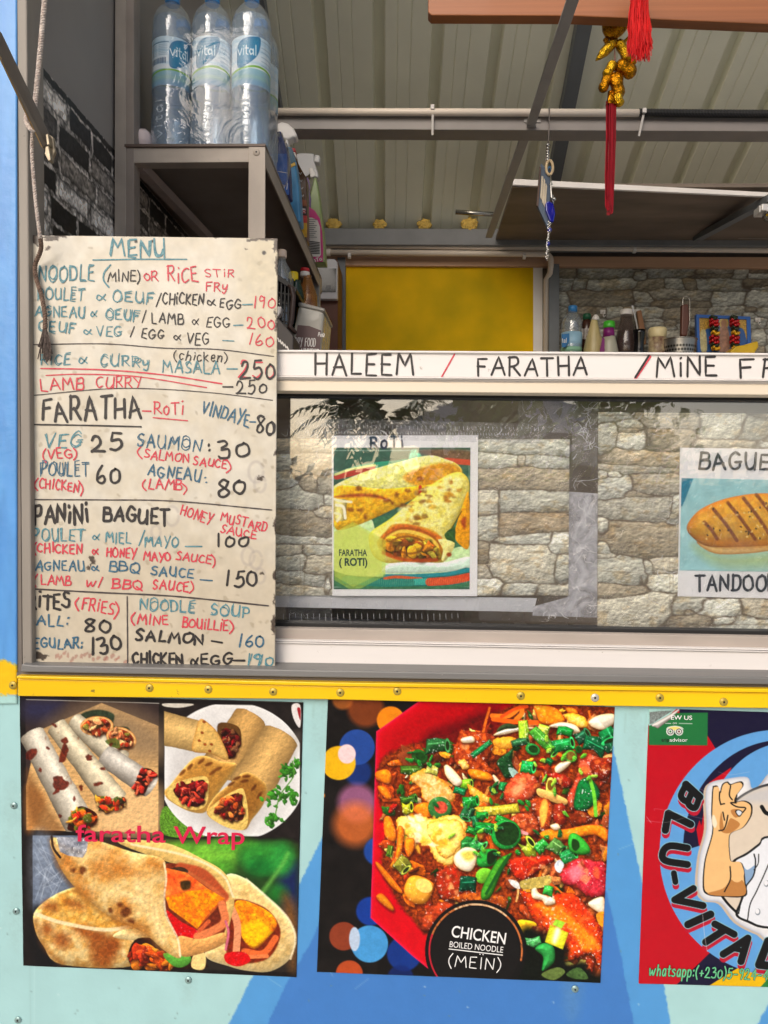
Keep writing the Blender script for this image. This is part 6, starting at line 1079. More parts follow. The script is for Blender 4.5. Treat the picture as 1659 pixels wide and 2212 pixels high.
W7 = [('(', 'r', (246, 108), (264, 108), 52, 8, 1), ('VEG', 'r', (275, 108), (416, 106), 56, 8, 1), (')', 'r', (424, 106), (442, 106), 52, 8, 1), ('(', 'r', (794, 98), (820, 98), 46, 8, 1), ('SALMON', 'r', (830, 106), (1086, 130), 50, 8, 1), ('SAUCE', 'r', (1114, 138), (1302, 165), 48, 8, 1), (')', 'r', (1306, 180), (1326, 180), 62, 8, 1), ('POULET', 'B', (235, 202), (512, 206), 76, 8, 2), ('60', 'k', (555, 250), (692, 250), 100, 13, 1), ('AGNEAU', 'B', (850, 200), (1152, 246), 64, 9, 1), (':', 'B', (1176, 248), (1194, 250), 56, 9, 1), ('80', 'k', (1258, 324), (1416, 308), 98, 14, 1),
      ('(', 'r', (198, 276), (218, 276), 52, 8, 1), ('CHICKEN', 'r', (225, 276), (452, 300), 54, 8, 1), (')', 'r', (462, 306), (482, 306), 66, 8, 1), ('(', 'r', (820, 276), (842, 276), 44, 8, 1), ('LAMB', 'r', (855, 280), (1046, 286), 58, 8, 1), (')', 'r', (1056, 300), (1078, 300), 46, 8, 1), ('PANiNi', 'k', (200, 482), (508, 470), 104, 16, 1), ('BAGUET', 'k', (595, 464), (974, 484), 80, 15, 1), ('HONEY', 'r', (1036, 428), (1212, 492), 58, 8, 1), ('MUSTARD', 'r', (1270, 468), (1532, 526), 50, 8, 1), ('SAUCE', 'r', (1270, 530), (1472, 572), 42, 8, 1),
      ('POULET', 'b', (192, 580), (486, 580), 68, 9, 2), ('&', 'b', (530, 578), (572, 578), 44, 7, 1), ('MIEL', 'b', (610, 588), (752, 596), 58, 8, 2), ('/', 'b', (800, 600), (826, 600), 68, 7, 1), ('MAYO', 'b', (835, 612), (1028, 616), 58, 8, 2), ('-', 'b', (1060, 632), (1158, 634), 62, 8, 1), ('100', 'k', (1250, 620), (1432, 616), 76, 12, 1), ('(', 'r', (192, 652), (206, 652), 48, 8, 1), ('CHICKEN', 'r', (214, 646), (472, 656), 52, 9, 1), ('&', 'r', (530, 655), (566, 656), 36, 8, 1), ('HONEY', 'r', (612, 668), (782, 680), 50, 9, 1), ('MAYO', 'r', (828, 690), (982, 697), 50, 9, 1), ('SAUCE', 'r', (1014, 690), (1212, 716), 46, 8, 1), (')', 'r', (1222, 724), (1240, 724), 56, 8, 1),
      ('AGNEAU', 'B', (204, 750), (487, 752), 58, 9, 1), ('&', 'B', (530, 750), (570, 750), 42, 8, 1), ('BBQ', 'B', (630, 755), (802, 766), 54, 9, 1), ('SAUCE', 'B', (868, 774), (1112, 796), 54, 9, 1), ('-', 'B', (1144, 830), (1228, 834), 60, 8, 1), ('150', 'k', (1300, 842), (1482, 842), 92, 13, 1), ('(', 'r', (196, 840), (212, 840), 56, 8, 1), ('LAMB', 'r', (236, 836), (406, 836), 58, 8, 1), ('w/', 'r', (496, 838), (592, 846), 52, 8, 1), ('BBQ', 'r', (645, 855), (822, 862), 56, 9, 1), ('SAUCE', 'r', (880, 856), (1082, 876), 52, 9, 1), (')', 'r', (1092, 872), (1112, 872), 50, 8, 1),
      ('RiTES', 'k', (166, 968), (397, 972), 82, 14, 1), ('(', 'r', (432, 975), (456, 975), 58, 9, 1), ('FRiES', 'r', (470, 976), (652, 1002), 64, 9, 1), (')', 'r', (656, 1020), (678, 1020), 70, 9, 1), ('NOODLE', 'b', (805, 976), (1122, 992), 62, 8, 2), ('SOUP', 'b', (1215, 1002), (1438, 1026), 62, 9, 2), ('MALL:', 'B', (140, 1066), (392, 1072), 58, 10, 1), ('80', 'k', (484, 1100), (642, 1100), 76, 13, 1), ('(', 'r', (756, 1058), (776, 1058), 54, 9, 1), ('MINE', 'r', (790, 1060), (968, 1065), 54, 9, 1), ('BOUiLLiE', 'r', (1050, 1074), (1312, 1096), 56, 9, 1), (')', 'r', (1320, 1104), (1340, 1104), 52, 9, 1),
      ('SALMON', 'k', (780, 1150), (1172, 1180), 58, 14, 1), ('-', 'k', (1216, 1182), (1286, 1192), 56, 11, 1), ('160', 'B', (1374, 1184), (1516, 1194), 68, 10, 1), ('EGULAR:', 'B', (196, 1198), (474, 1202), 56, 10, 1), ('130', 'k', (530, 1238), (702, 1206), 92, 14, 1), ('CHICKEN', 'k', (765, 1290), (1054, 1294), 66, 14, 1), ('&', 'k', (1098, 1294), (1142, 1294), 60, 11, 1), ('EGG', 'k', (1160, 1292), (1334, 1292), 58, 12, 1), ('-', 'k', (1334, 1298), (1410, 1298), 62, 12, 1), ('190', 'b', (1424, 1298), (1576, 1302), 66, 10, 2)]
for q in W6: put(T6, *q)
for q in W7: put(T7, *q)
rule(T6, [(535, 207), (800, 203), (1075, 203)], 'b', 8); rule(T6, [(175, 695), (600, 690), (950, 715), (1250, 722), (1575, 762)], 'l', 6); rule(T6, [(235, 832), (600, 840), (950, 870), (1278, 920)], 'r', 8); rule(T6, [(265, 872), (480, 865), (800, 880), (1190, 942)], 'r', 6.5)
rule(T6, [(180, 988), (600, 950), (900, 950), (1250, 975), (1570, 1015)], 'l', 5); rule(T6, [(198, 1155), (500, 1160), (812, 1168)], 'k', 9); rule(T6, [(882, 1115), (980, 1124), (1080, 1133)], 'r', 7)
rule(T7, [(188, 343), (600, 345), (1000, 352), (1565, 403)], 'l', 7); rule(T7, [(195, 858), (600, 880), (1000, 900), (1545, 955)], 'l', 9); rule(T7, [(732, 902), (735, 1285)], 'l', 7)

# ---------------------------------------------------------------- the counter window: white rail, glass, lower track
win = empty('counter_window', U(1100, 1100, .07), 'white aluminium counter window with dark glass and marker lettering on its rail', 'window')
alu = mat('white_powder_coat', (236, 230, 226), .38, var=.025, vs_=30, bump=.05, bs=200, scratch=(196, 186, 178), stretch=(.2, 1, 1)); alu2 = mat('cream_powder_coat', (232, 218, 196), .45, var=.05, vs_=8, stretch=(.3, 1, 1)); alu_d = mat('dusty_track', (176, 164, 154), .6, var=.2, vs_=14, stretch=(.3, 1, 1)); gask = mat('black_rubber', (24, 23, 23), .6)
YG = .07
def wslab(name, a, b, y, d, m, bev=.0012):   # a, b: (y at x=560, y at x=1900) of the upper and the lower edge
    e = lambda q: q[1]+(q[1]-q[0])*.72
    return MB().slab([(560, a[0]), (2865, e(a)), (2865, e(b)), (560, b[0])], y, d).build(name, m, win, bevel=bev)
wslab('top_rail', (755, 764), (760, 769), YG-.052, .06, alu); face = wslab('top_rail', (760, 769), (812, 822), YG-.048, .056, alu)
for a in (812, 815.5, 819): wslab('rail_groove', (a, a+10), (a+2.6, a+12.6), YG-.050+.001*(a-812), .05, alu, .0005)
wslab('rail_cap', (822, 832), (844, 855), YG-.044, .05, alu2); wslab('gasket', (844, 855), (856, 868), YG-.012, .03, gask)
wslab('gasket', (1344, 1368), (1356, 1380), YG-.012, .03, gask); wslab('track', (1356, 1380), (1382, 1407), YG-.028, .05, alu_d)
for a in (1382, 1386): wslab('rail_groove', (a, a+25), (a+2.5, a+27.5), YG-.040, .04, alu, .0005)
wslab('track', (1388.5, 1414), (1452, 1478), YG-.036, .05, alu)
gl = MB().slab([(560, 850), (2865, 871), (2865, 1391), (560, 1350)], YG, .004).build('glass_pane', clear('window_glass', (1, 1, 1), (200, 205, 200), .002, .0, .02, 6, 2.25), win)
pr = on_plane(YG-.0486); T4 = lambda x, y: (553+.3438*x, 483.9+.3438*y); T5 = lambda x, y: (1088.8+.3438*x, 483.9+.3438*y)
def rail(T, text, c, a, b, h, w): ribbon('lettering', strokes(text, T(*a), T(*b), h*.3438, .04), w*.3438, pr, INK[c], face)
rail(T4, 'HALEEM', 'k', (368, 946), (988, 950), 136, 14); rail(T4, '/', 'r', (1166, 944), (1250, 944), 122, 10); rail(T5, 'FARATHA', 'k', (-165, 950), (520, 952), 112, 14); rail(T5, '/', 'r', (832, 954), (924, 954), 116, 18); rail(T5, '/', 'k', (826, 952), (912, 952), 114, 14); rail(T5, 'MiNE', 'k', (958, 956), (1336, 948), 116, 14); rail(T5, 'FRy', 'k', (1490, 962), (1850, 966), 116, 15)

# sheets taped behind the glass, from the back to the front
paper = mat('white_paper', (250, 250, 252), .6, var=.02)
o = MB().slab([(590, 1284), (1160, 1292), (1152, 1322), (590, 1311)], YG+.014, .0006).build('paper_sheet', mat('bluish_paper', (214, 216, 222), .5, var=.08), None); tag(o, 'plain white sheet showing under the stone-pattern paper beside the menu board', 'paper')
sp = printed('stone_sheet_print', .55, .2, 60)
o = picture('stone_pattern_sheet', pic_stone_near()[1], at_depth(YG+.011), sp, None, thick=.0008, wave=.001, gain=1.35); tag(o, 'stone-pattern sheet behind the glass, carrying the roti notice', 'wallpaper sheet')
o = picture('stone_pattern_sheet', pic_stone_far()[1], at_depth(YG+.009), sp, None, thick=.0008, wave=.001, gain=1.35); tag(o, 'taller stone-pattern sheet behind the glass, carrying the baguette notice', 'wallpaper sheet')
o = MB().slab([(1229, 1062), (1292, 1066), (1292, 1334), (1150, 1330), (1152, 1310), (1226, 1290)], YG+.013, .0006).build('plastic_strip', clear('milky_plastic', (.95, .95, .97), (216, 216, 222), .62, .1, 1.0, 46, 1.7, 1.0, 30), None); tag(o, 'wrinkled milky plastic strip between the two stone-pattern sheets', 'plastic strip')
film = clear('clear_film', (.99, .99, .99), (232, 232, 236), .05, .06, 1.0, 26, 1.35, 1.0, 14); film2 = clear('taped_film', (.97, .97, .98), (225, 225, 230), .14, .08, 1.0, 44, 1.5, 1.0, 30)
for px, y, m, lb in (([(640, 902), (1180, 916), (1180, 940), (1160, 958), (640, 946)], YG+.0062, film2, 'crinkled clear film edge above the roti notice'), ([(595, 905), (718, 905), (716, 1340), (595, 1335)], YG+.0056, film, 'clear plastic film over the stone paper beside the menu board'), ([(1034, 930), (1296, 930), (1292, 1346), (1034, 1340)], YG+.0056, film, 'wide wrinkled clear film between the roti and baguette notices'), ([(1296, 880), (1760, 890), (1760, 1368), (1290, 1358)], YG+.0052, film, 'clear plastic film covering the taller stone-pattern sheet'), ([(1120, 856), (1292, 858), (1290, 1010), (1235, 1000), (1236, 936), (1120, 930)], YG+.0066, film2, 'crumpled clear film in the gap beside the taller sheet')):
    tag(MB().add([U(a, b, y) for a, b in px], [tuple(range(len(px)))]).build('plastic_film', m, None, fix=False), lb, 'plastic film')
crm = clear('white_crease_glint', (.9, .9, .92), (250, 250, 252), .7, .15, 0)  # white lines along the film creases, drawn in for their glints
films = [o for o in coll() if o.name.startswith('plastic_film')]
rs = np.random.RandomState(12); strip_o = bpy.data.objects['plastic_strip']
def crease_glint(n, x0, x1, y0, y1, L, w, par, y, steep=1.0):
    ps = []
    for _ in range(n):
        p = np.array([x0+rs.rand()*(x1-x0), y0+rs.rand()*(y1-y0)]); a = (rs.rand()-.5)*math.pi*steep+math.pi/2*rs.choice((.3, 1)); q = [p]
        for j in range(4): a += rs.randn()*.5; p = p+np.array((math.cos(a), math.sin(a)))*L*(.3+rs.rand()); q.append(p)
        ps.append(np.array([v for v in q if x0-4 < v[0] < x1+4 and y0-4 < v[1] < y1+4]))
    for p in ps:
        if len(p) > 1: ribbon('crease_glint', [p], w*(.5+rs.rand()), on_plane(y), crm, par, .6)
crease_glint(16, 1232, 1290, 1066, 1330, 9, 1.3, strip_o, YG+.0126); crease_glint(10, 1160, 1290, 1292, 1334, 9, 1.2, strip_o, YG+.0126)
crease_glint(9, 604, 712, 912, 945, 9, 1.0, films[1], YG+.0052); crease_glint(9, 630, 716, 955, 1120, 7, 1.0, films[1], YG+.0052); crease_glint(16, 1236, 1292, 900, 1060, 9, 1.0, films[2], YG+.0052); crease_glint(12, 1300, 1470, 885, 910, 8, 1.0, films[3], YG+.0048); crease_glint(14, 1400, 1470, 920, 1340, 9, .9, films[3], YG+.0048); crease_glint(14, 1240, 1292, 862, 940, 9, 1.0, films[4], YG+.0062); crease_glint(8, 1120, 1240, 860, 930, 8, .9, films[4], YG+.0062); crease_glint(10, 660, 1180, 925, 942, 8, 1.2, films[0], YG+.0058)
ribbon('crease_glint', [np.array([(x, 917+(x-650)*.012), (x+.6, 920+(x-650)*.012+rs.rand()*5)]) for x in range(650, 1180, 9)], .9, on_plane(YG+.0058), crm, films[0]); ribbon('crease_glint', [np.array([(x, 931+(x-650)*.012), (x+1, 935+(x-650)*.012)]) for x in range(660, 1120, 6)], 1.0, on_plane(YG+.0058), crm, films[0])
ribbon('crease_glint', [np.array([(x, 1326), (x+.6, 1334+rs.rand()*7)]) for x in range(612, 1000, 13)], .9, on_plane(YG+.0052), crm, films[1])
nt = empty('roti_notice', U(875, 1115, YG+.005), 'white sheet with a square roti picture, ROTI written above it', 'notice')
sh = MB().slab([(716, 941), (1033, 940), (1031, 1288), (718, 1287)], YG+.0068, .0005).build('sheet', paper, nt)
picture('photo_print', pic_roti()[1], at_depth(YG+.0062), printed('paper_print', .4, .05, 80), nt, thick=.0004, gain=1.12)
T9 = lambda x, y: ((800+x/3.95)*K, (1060+y/3.95)*K)
dkgreen = mat('dark_green_print', (58, 88, 76), .5, var=.1)
ribbon('lettering', strokes('RoTi', T9(500, 238), T9(822, 236), 110/3.95*K, .06), 22/3.95*K, on_plane(YG+.0058), mat('blue_black_marker', (44, 62, 92), .5, var=.4, vs_=90), nt)
type_on('lettering', 'FARATHA', T9(188, 1302), T9(465, 1302), 66/3.95*K, dkgreen, nt, YG+.0057, .018); type_on('lettering', '( ROTI)', T9(188, 1398), T9(468, 1398), 76/3.95*K, dkgreen, nt, YG+.0057, .035)
nt = empty('baguette_notice', U(1600, 1120, YG+.004), 'white sheet with a grilled baguette picture between handwritten words', 'notice')
MB().slab([(1469, 967), (1805, 972), (1802, 1296), (1464, 1288)], YG+.0066, .0005).build('sheet', paper, nt)
picture('photo_print', pic_baguette()[1], at_depth(YG+.0060), printed('paper_print', .4, .05, 80), nt, thick=.0004, gain=1.12)
T10 = lambda x, y: ((1380+x/3.072)*K, (980+y/3.072)*K); nav = mat('dark_navy_marker', (28, 40, 58), .5, var=.3, vs_=90)
ribbon('lettering', strokes('BAGUETTE', T10(1128, 590), T10(2010, 606), 124/3.072*K, .05), 20/3.072*K, on_plane(YG+.0056), nav, nt); ribbon('lettering', strokes('TANDOORI', T10(1100, 1524), T10(1770, 1530), 118/3.072*K, .05), 20/3.072*K, on_plane(YG+.0056), nav, nt)

# ---------------------------------------------------------------- posters on the front panel
vinyl = printed('glossy_vinyl', .3, .2, 75, coat=.08, spec=.3)
po = empty('wrap_poster', U(350, 1800, -.002), 'black poster of three flatbread wrap pictures, lettered faratha Wrap', 'poster')
picture('print', pic_wraps()[1], at_depth(-.0016), vinyl, po, thick=.0014, wave=.0012)
T2 = lambda x, y: (x/2.127*K, (2040+y/2.127)*K); crim = mat('crimson_print', (214, 28, 74), .3, var=.06)
type_on('lettering', 'faratha', T2(402, 134), T2(880, 141), 92/2.127*K, crim, po, -.0026, .012); type_on('lettering', 'Wrap', T2(922, 146), T2(1300, 150), 96/2.127*K, crim, po, -.0026, .012)
po = empty('noodle_poster', U(1000, 1800, -.002), 'poster of chicken noodles in a red bowl against blurred lights', 'poster')
picture('print', pic_noodle()[1], at_depth(-.0016), vinyl, po, thick=.0014, wave=.0012)
T3 = lambda x, y: ((760+x/2.074)*K, (1680+y/2.074)*K); wp = mat('white_print', (240, 238, 236), .3, var=.02)
type_on('lettering', 'CHICKEN', T3(762, 1372), T3(1042, 1412), 62/2.074*K, wp, po, -.0026, .012); type_on('lettering', 'BOILED NOODLE', T3(754, 1426), T3(1031, 1456), 33/2.074*K, wp, po, -.0026)
ribbon('underline', [[T3(752, 1436), T3(1029, 1468)]], 5/2.074*K, on_plane(-.0026), wp, po, 0)
ribbon('lettering', strokes('(MEIN)', T3(748, 1524), T3(1018, 1548), 58/2.074*K, 0)+[np.array([T3(912, 1462), T3(913, 1464)]), np.array([T3(928, 1464), T3(929, 1466)])], 5/2.074*K, on_plane(-.0026), wp, po, 0)
po = empty('logo_poster', U(1650, 1800, -.002), 'red and navy poster with a chef-arm emblem and curved black lettering', 'poster')
picture('print', pic_blu()[1], at_depth(-.0016), vinyl, po, thick=.0014, wave=.0008)
T1 = lambda x, y: ((1500+x/2.571)*K, (1700+y/2.571)*K)
dkp, gr = mat('dark_green_outline', (30, 64, 56), .4), mat('mint_print', (104, 196, 140), .35)
ps = strokes('whatsapp:(+230)5-924-4062', T1(316, 1898), T1(1196, 1934), 66/2.571*K, .0, .12)
ribbon('lettering', ps, 13/2.571*K, on_plane(-.0024), dkp, po, 0, 0); ribbon('lettering', ps, 8/2.571*K, on_plane(-.0031), gr, po, 0, 0)
type_on('lettering', 'EW US', T1(456, 254), T1(592, 256), 28/2.571*K, wp, po, -.0026, .012); type_on('lettering', 'ON', T1(468, 283), T1(494, 283), 11/2.571*K, wp, po, -.0026)
type_on('lettering', 'trip', T1(395, 396), T1(445, 396), 24/2.571*K, gask, po, -.0026, .01); type_on('lettering', 'advisor', T1(447, 396), T1(563, 396), 24/2.571*K, wp, po, -.0026)
# ---------------------------------------------------------------- corner shelf and what stands on it
shelf = empty('corner_shelf', U(300, 500, .5), 'grey welded steel shelf in the left corner carrying the water bottles', 'shelf')
YS = .46; YE = 1.40
ZS = U(430, 313, YS).z; zt = ZS-.004
x_l, x_r = U(270, 313, YS).x, U(574, 313, YS).x
sc2 = mat('shelf_paint', (172, 160, 148), .5, var=.12, bump=.15, bs=50, scratch=(160, 152, 144))
sd2 = mat('shelf_board_paint', (128, 118, 110), .5, var=.15)
MB().slab([(249, -260), (271, -260), (271, 900), (246, 900)], YS-.004, .04).build('post', sc2, shelf, bevel=.0012)
MB().slab([(271, -260), (289, -260), (289, 900), (271, 900)], YS-.001, .036).build('post', mat('shelf_post_shaded_paint', (150, 138, 128), .5, var=.12, bump=.1), shelf, bevel=.001)  # side face of the same post, its shade put into a darker grey
MB().slab([(286, 318), (540, 316), (540, 350), (284, 352)], YS, .03).build('front_bar', sc2, shelf, bevel=.0012)
MB().slab([(537, 314), (573, 313), (572, 900), (534, 900)], YS-.003, .003).build('leg', sc2, shelf, bevel=.0008)
disc_part(554, 329, YS-.003, .006, 'bolt', sc2, shelf)
xr = U(573, 330, YS).x
MB().box(xr-.003, xr, YS-.002, YE, ZS-.042, ZS-.006).build('side_bar', sc2, shelf); MB().box(xr-.03, xr-.0035, YS+.004, YE, ZS-.010, ZS-.0065).build('side_bar', sd2, shelf)
MB().box(XL+.002, xr+.001, YS+.0305, YE, ZS-.006, ZS).build('shelf_board', sd2, shelf); MB().box(x_l, xr+.001, YS-.0045, YS+.030, ZS-.0055, ZS+.0005).build('front_lip', mat('brown_lip', (92, 74, 64), .5), shelf, bevel=.0008)
MB().bar(Uz(298, 356, ZS-.03), Uz(452, 516, ZS-.03), .022, .02).build('wall_bar', mat('pinkish_grey_paint', (168, 154, 148), .5, var=.1), shelf)
MB().box(XL, xr, YE, YE+.02, ZS-.05, ZS).build('rear_bar', sc2, shelf)
MB().slab([(286, 60), (360, 60), (330, -300), (286, -300)], 1.3, .02).build('rear_brace', steel, shelf)
# bottled water
clear_b = clear('clear_bottle', (.93, .97, .99), (214, 226, 236), .14, .06, .4, 20, 2.0)
watr = clear('bottle_water', (.88, .93, .98), (170, 196, 222), .14, .05, .35, 18, 1.5, .9)
bluecap = mat('blue_cap', (52, 130, 196), .35, var=.06)
def pic_label(shift, second=0):
    W, H = 270, 118; P = Pic([(0, 0), (W, 0), (W, H), (0, H)], 250, 110, (214, 226, 236)); P.T = lambda p: np.array(p, float)+np.array((shift, 0))
    Z = P.T; P.T = lambda p: np.array(p, float)
    P.grad((0, 0, W, 80), (196, 220, 236), (226, 234, 240), 90, .03, 20)
    for y in (10, 30, 60): P.line([(0, y), (70, y-6), (140, y+4), (270, y)], (150, 196, 224), 6, 6, .5)
    P.grad((0, 78, W, 118), (140, 186, 196), (120, 160, 190), 90, .03, 20); P.line([(0, 100), (270, 96)], (150, 190, 170), 8, 8, .6)
    for s in (-270, 0, 270)+((-80, 190) if second else ()):
        P.T = lambda p: np.array(p, float)+np.array((shift+s, 0))
        if s in (-270, 0, 270): P.line([(0, 82), (30, 76), (62, 72), (100, 78), (140, 90)], (116, 176, 40), 5); s in (-270, 0, 270) and P.line([(140, 88), (200, 80), (270, 82)], (116, 176, 40), 4)
        P.poly([(8, 50), (10, 22), (24, 8), (48, 2), (62, 2), (62, 24), (54, 48), (38, 66), (22, 76), (10, 72)], (0, 128, 172), tex=.04, edge=(0, 98, 150), ew=3)
        for kk, pts in ([(10, 30), (16, 46), (21, 30)], [(25, 31), (25, 46)], [(24, 25), (26, 26)], [(31, 24), (31, 44), (35, 46)], [(28, 31), (36, 31)], [(45, 35), (41, 32), (38, 38), (41, 46), (46, 41)], [(46, 32), (47, 46)], [(52, 22), (52, 46)]) and enumerate(([(10, 30), (16, 46), (21, 30)], [(25, 31), (25, 46)], [(24, 25), (26, 26)], [(31, 24), (31, 44), (35, 46)], [(28, 31), (36, 31)], [(45, 35), (41, 32), (38, 38), (41, 46), (46, 41)], [(46, 32), (47, 46)], [(52, 22), (52, 46)])): P.line(pts, (236, 242, 246), 2.2, 1, smooth=False)
        for y in (8, 24, 34, 46, 56, 66):
            for x in range(66, 108, 5): P.line([(x, y), (x+3, y)], (110, 150, 180), 2.4, 1, .6, smooth=False)
        P.line([(150, 14), (196, 14)], (90, 130, 160), 3, smooth=False)
        for y in range(20, 46, 4): P.line([(152, y), (168, y)], (130, 165, 190), 1.6, 1, .8, smooth=False); P.line([(174, y), (194, y)], (130, 165, 190), 1.6, 1, .8, smooth=False)
        for x in range(154, 192, 3): P.line([(x, 52), (x, 64)], (40, 70, 110), 1.4 if x % 2 else 2, 1, smooth=False)
    return P
lab_mat = printed('bottle_label', .35, .1, 60)
prof_k = 1.075
prof_b = [(.028, 0), (.037, .003), (.0405, .014), (.0395, .022), (.0425, .035), (.0425, .075), (.0405, .095), (.0415, .125), (.0405, .130), (.0405, .218), (.0425, .224), (.0425, .236), (.0405, .246), (.0425, .252), (.0405, .266), (.034, .282), (.024, .294), (.0145, .300), (.0140, .304)]
prof_b = [(r, z*1.075) for r, z in prof_b]
def make_bottle(c, turn, label, kind):
    t = empty('water_bottle', c, label, 'bottle', 'shrink-wrapped water bottles on the corner shelf')
    MB().lathe(prof_b, c, 32).build('body', clear_b, t, smooth=True)
    MB().lathe([(r-.0022, z+.0015) for r, z in prof_b[:15]], c, 24).build('water', watr, t, smooth=True)
    MB().lathe([(r, z*1.075) for r, z in ((.0150, .303), (.0155, .304), (.0155, .318), (.0145, .3195))], c, 28).build('cap', bluecap, t)
    P = pic_label(turn, kind == -.35)
    def pl_(X, Y):
        a = -math.pi/2+(X/270-.5)*2*math.pi; return np.stack([c.x+.0409*np.cos(a), c.y+.0409*np.sin(a), c.z+.236-Y/1000*.86], 1)
    picture('label', P, pl_, lab_mat, t, thick=0)
    def cyl(x, y, lift):                     # raised lettering running up the lower body
        a = -math.pi/2+x; q = .0432+lift; return (c.x+q*math.cos(a), c.y+q*math.sin(a), c.z+y)
    st_ = [[(q[1]*.30*-1+.15, .03+q[0]*.9) for q in p] for p in [np.array(v)*.1 for v in ()]]
    w = 0; polys = []
    for ch in 'vital':
        for kd, pts in G[ch][1]:
            q = smooth_open(pts, 5) if kd == 's' else np.array(pts, float); polys.append(np.stack([.22-q[:, 1]*.42+kind, (.026+(w+q[:, 0])*.030)], 1))
        w += G[ch][0]+.2
    mb = MB()
    for p in polys:
        mb.tube([cyl(a*1.0, b, 0) for a, b in p], .0014, 6)
    mb.build('embossing', clear('embossed_plastic', (.95, .98, 1), (225, 235, 242), .4, .06, 0, 20, 2.2), t, smooth=True); return t
lbl = [('water bottle at the front left of the pack, its nutrition table facing out', 104), ('middle front water bottle of the pack, blue drop logo facing out', 100), ('water bottle at the front right of the pack, blue drop logo facing out', 100)]
for i, px in enumerate((370, 456, 541)):
    c = Vector((U(px, 300, .525).x, .525, ZS+.0008)); make_bottle(c, (214, 100, 102)[i], lbl[i][0], (-.35, .1, -.1)[i])
for i, px in enumerate((389, 474, 556)):
    c = Vector((U(px+4, 300, .615).x, .615, ZS+.0008)); make_bottle(c, 40 if i < 2 else 236, ('water bottle behind the front left one of the pack', 'water bottle behind the middle front one of the pack', 'rear right water bottle of the pack, half hidden at the roof side')[i], 3)
xa, xb_ = U(324, 300, .5).x, U(598, 300, .62).x
wrapm = clear('shrink_film', (.98, .99, 1), (220, 226, 234), .03, .05, .5, 16, 1.4)
mb = MB(); n = 40; prof_w = [(0, 0), (.0, .05), (.002, .14), (0, .23), (-.004, .26), (-.018, .292), (-.024, .3)]; vv = []
for off, z in prof_w:
    for k in range(n):
        w = 2*math.pi*k/n; cx, cy = (xa+xb_)/2, .57; hx, hy = (xb_-xa)/2+off, .094+off
        q = lambda v, p: math.copysign(abs(v)**p, v); vv.append((cx+hx*q(math.cos(w), .32), cy+hy*q(math.sin(w), .4), ZS+.001+z))
m_ = len(prof_w); mb.add(vv, [(i*n+k, i*n+(k+1) % n, (i+1)*n+(k+1) % n, (i+1)*n+k) for i in range(m_-1) for k in range(n)])
rs = random.Random(3)
bag_c = Vector((xb_+.004, .66, ZS+.055)); mb.blob(bag_c, (.018, .045, .055), 12, 8, .3, 5)
tag(mb.build('shrink_wrap', wrapm, None, smooth=True), 'clear shrink wrap stretched around the six water bottles', 'plastic wrap')
q = U(309, 290, .515); o = MB().blob(Vector((q.x, .515, ZS+.029)), (.021, .03, .0285), 16, 10, .12, 2).build('white_sack', mat('off_white_sack', (232, 214, 212), .7, var=.08, bump=.3), None, smooth=True); tag(o, 'small pinkish white sack left of the water bottles on the shelf', 'sack')
# cleaning bottles along the shelf edge
def P2(px, py, y): return U(px, py, y)
def pouch(name, px, y, d, m): return MB().slab(px, y, d).build(name, m, None, bevel=.006, seg=3)
def pic_pouch(Q, nx, ny, fn): P = Pic(Q, nx, ny); P.T = lambda p: np.array(p, float)/K; P.sc = K; fn(P); return P
y1 = .72
po = empty('detergent_pouch', U(608, 412, y1), 'dark blue refill pouch with white letters beside the wrapped bottles', 'pouch')
base_z = ZS
def shelf_px(px, y): # pixel height of the shelf top at depth y
    p = Vector((U(px, 500, y).x, y, ZS)); d = p-CAM; return 1106-F*d.dot(upv)/d.dot(fwd)
b1 = shelf_px(615, y1)
MB().slab([(560, b1), (560, 300), (606, 281), (612, 300), (622, 340), (626, b1)], y1+.002, .05).build('bag', mat('navy_pouch', (16, 44, 120), .35, var=.15), po, bevel=.004)
MB().slab([(566, b1-1), (566, 332), (619, 332), (624, b1-1)], y1-.0005, .003).build('label', mat('blue_pouch_label', (22, 92, 180), .35, var=.12), po)
ribbon('lettering', [p for p in strokes('al', (606, 407), (621, 409), 12, 0)], 1.8, on_plane(y1-.0012), white_pl, po); ribbon('lettering', [np.array([(600, 370), (622, 374)])], 1.4, on_plane(y1-.0012), white_pl, po)
y2 = .90; b2 = shelf_px(635, y2)
cb = empty('cleaner_bottle', U(632, b2, y2), 'sky-blue trigger cleaner bottle with a rounded white head', 'spray bottle')
MB().slab([(600, b2), (606, 420), (612, 340), (620, 316), (630, 316), (638, 350), (645, 400), (650, b2)], y2, .06).build('body', mat('sky_blue_plastic', (58, 138, 190), .35, var=.22, vs_=22, col2=(84, 158, 206)), cb, bevel=.006, seg=3)
MB().slab([(617, 361), (637, 350), (638.5, 356), (617, 368)], y2-.002, .004).build('band', mat('yellow_band', (226, 180, 50), .4), cb); MB().slab([(612, 322), (630, 318), (637, 349), (614, 360)], y2-.0018, .0035).build('shoulder_label', mat('teal_label', (14, 84, 110), .4), cb)
MB().slab([(614, 298), (622, 298), (623, 318), (616, 318)], y2+.015, .03).build('neck', white_pl, cb, bevel=.003); MB().slab([(596, 268), (608, 262), (622, 266), (634, 276), (641, 290), (640, 297), (632, 297), (622, 302), (612, 300), (600, 290)], y2+.012, .035).build('spray_head', white_pl, cb, bevel=.005, seg=3)
ribbon('lettering', strokes('g', (622, 430), (627, 430), 8, 0) if 'g' in G else strokes('q', (622, 430), (628, 430), 10, 0), 1.6, on_plane(y2-.002), white_pl, cb)
y3 = 1.05; b3 = shelf_px(648, y3)
sb = empty('sauce_bottle', U(648, b3, y3), 'brown-labelled sauce bottle with a red and white cap on the shelf', 'bottle')
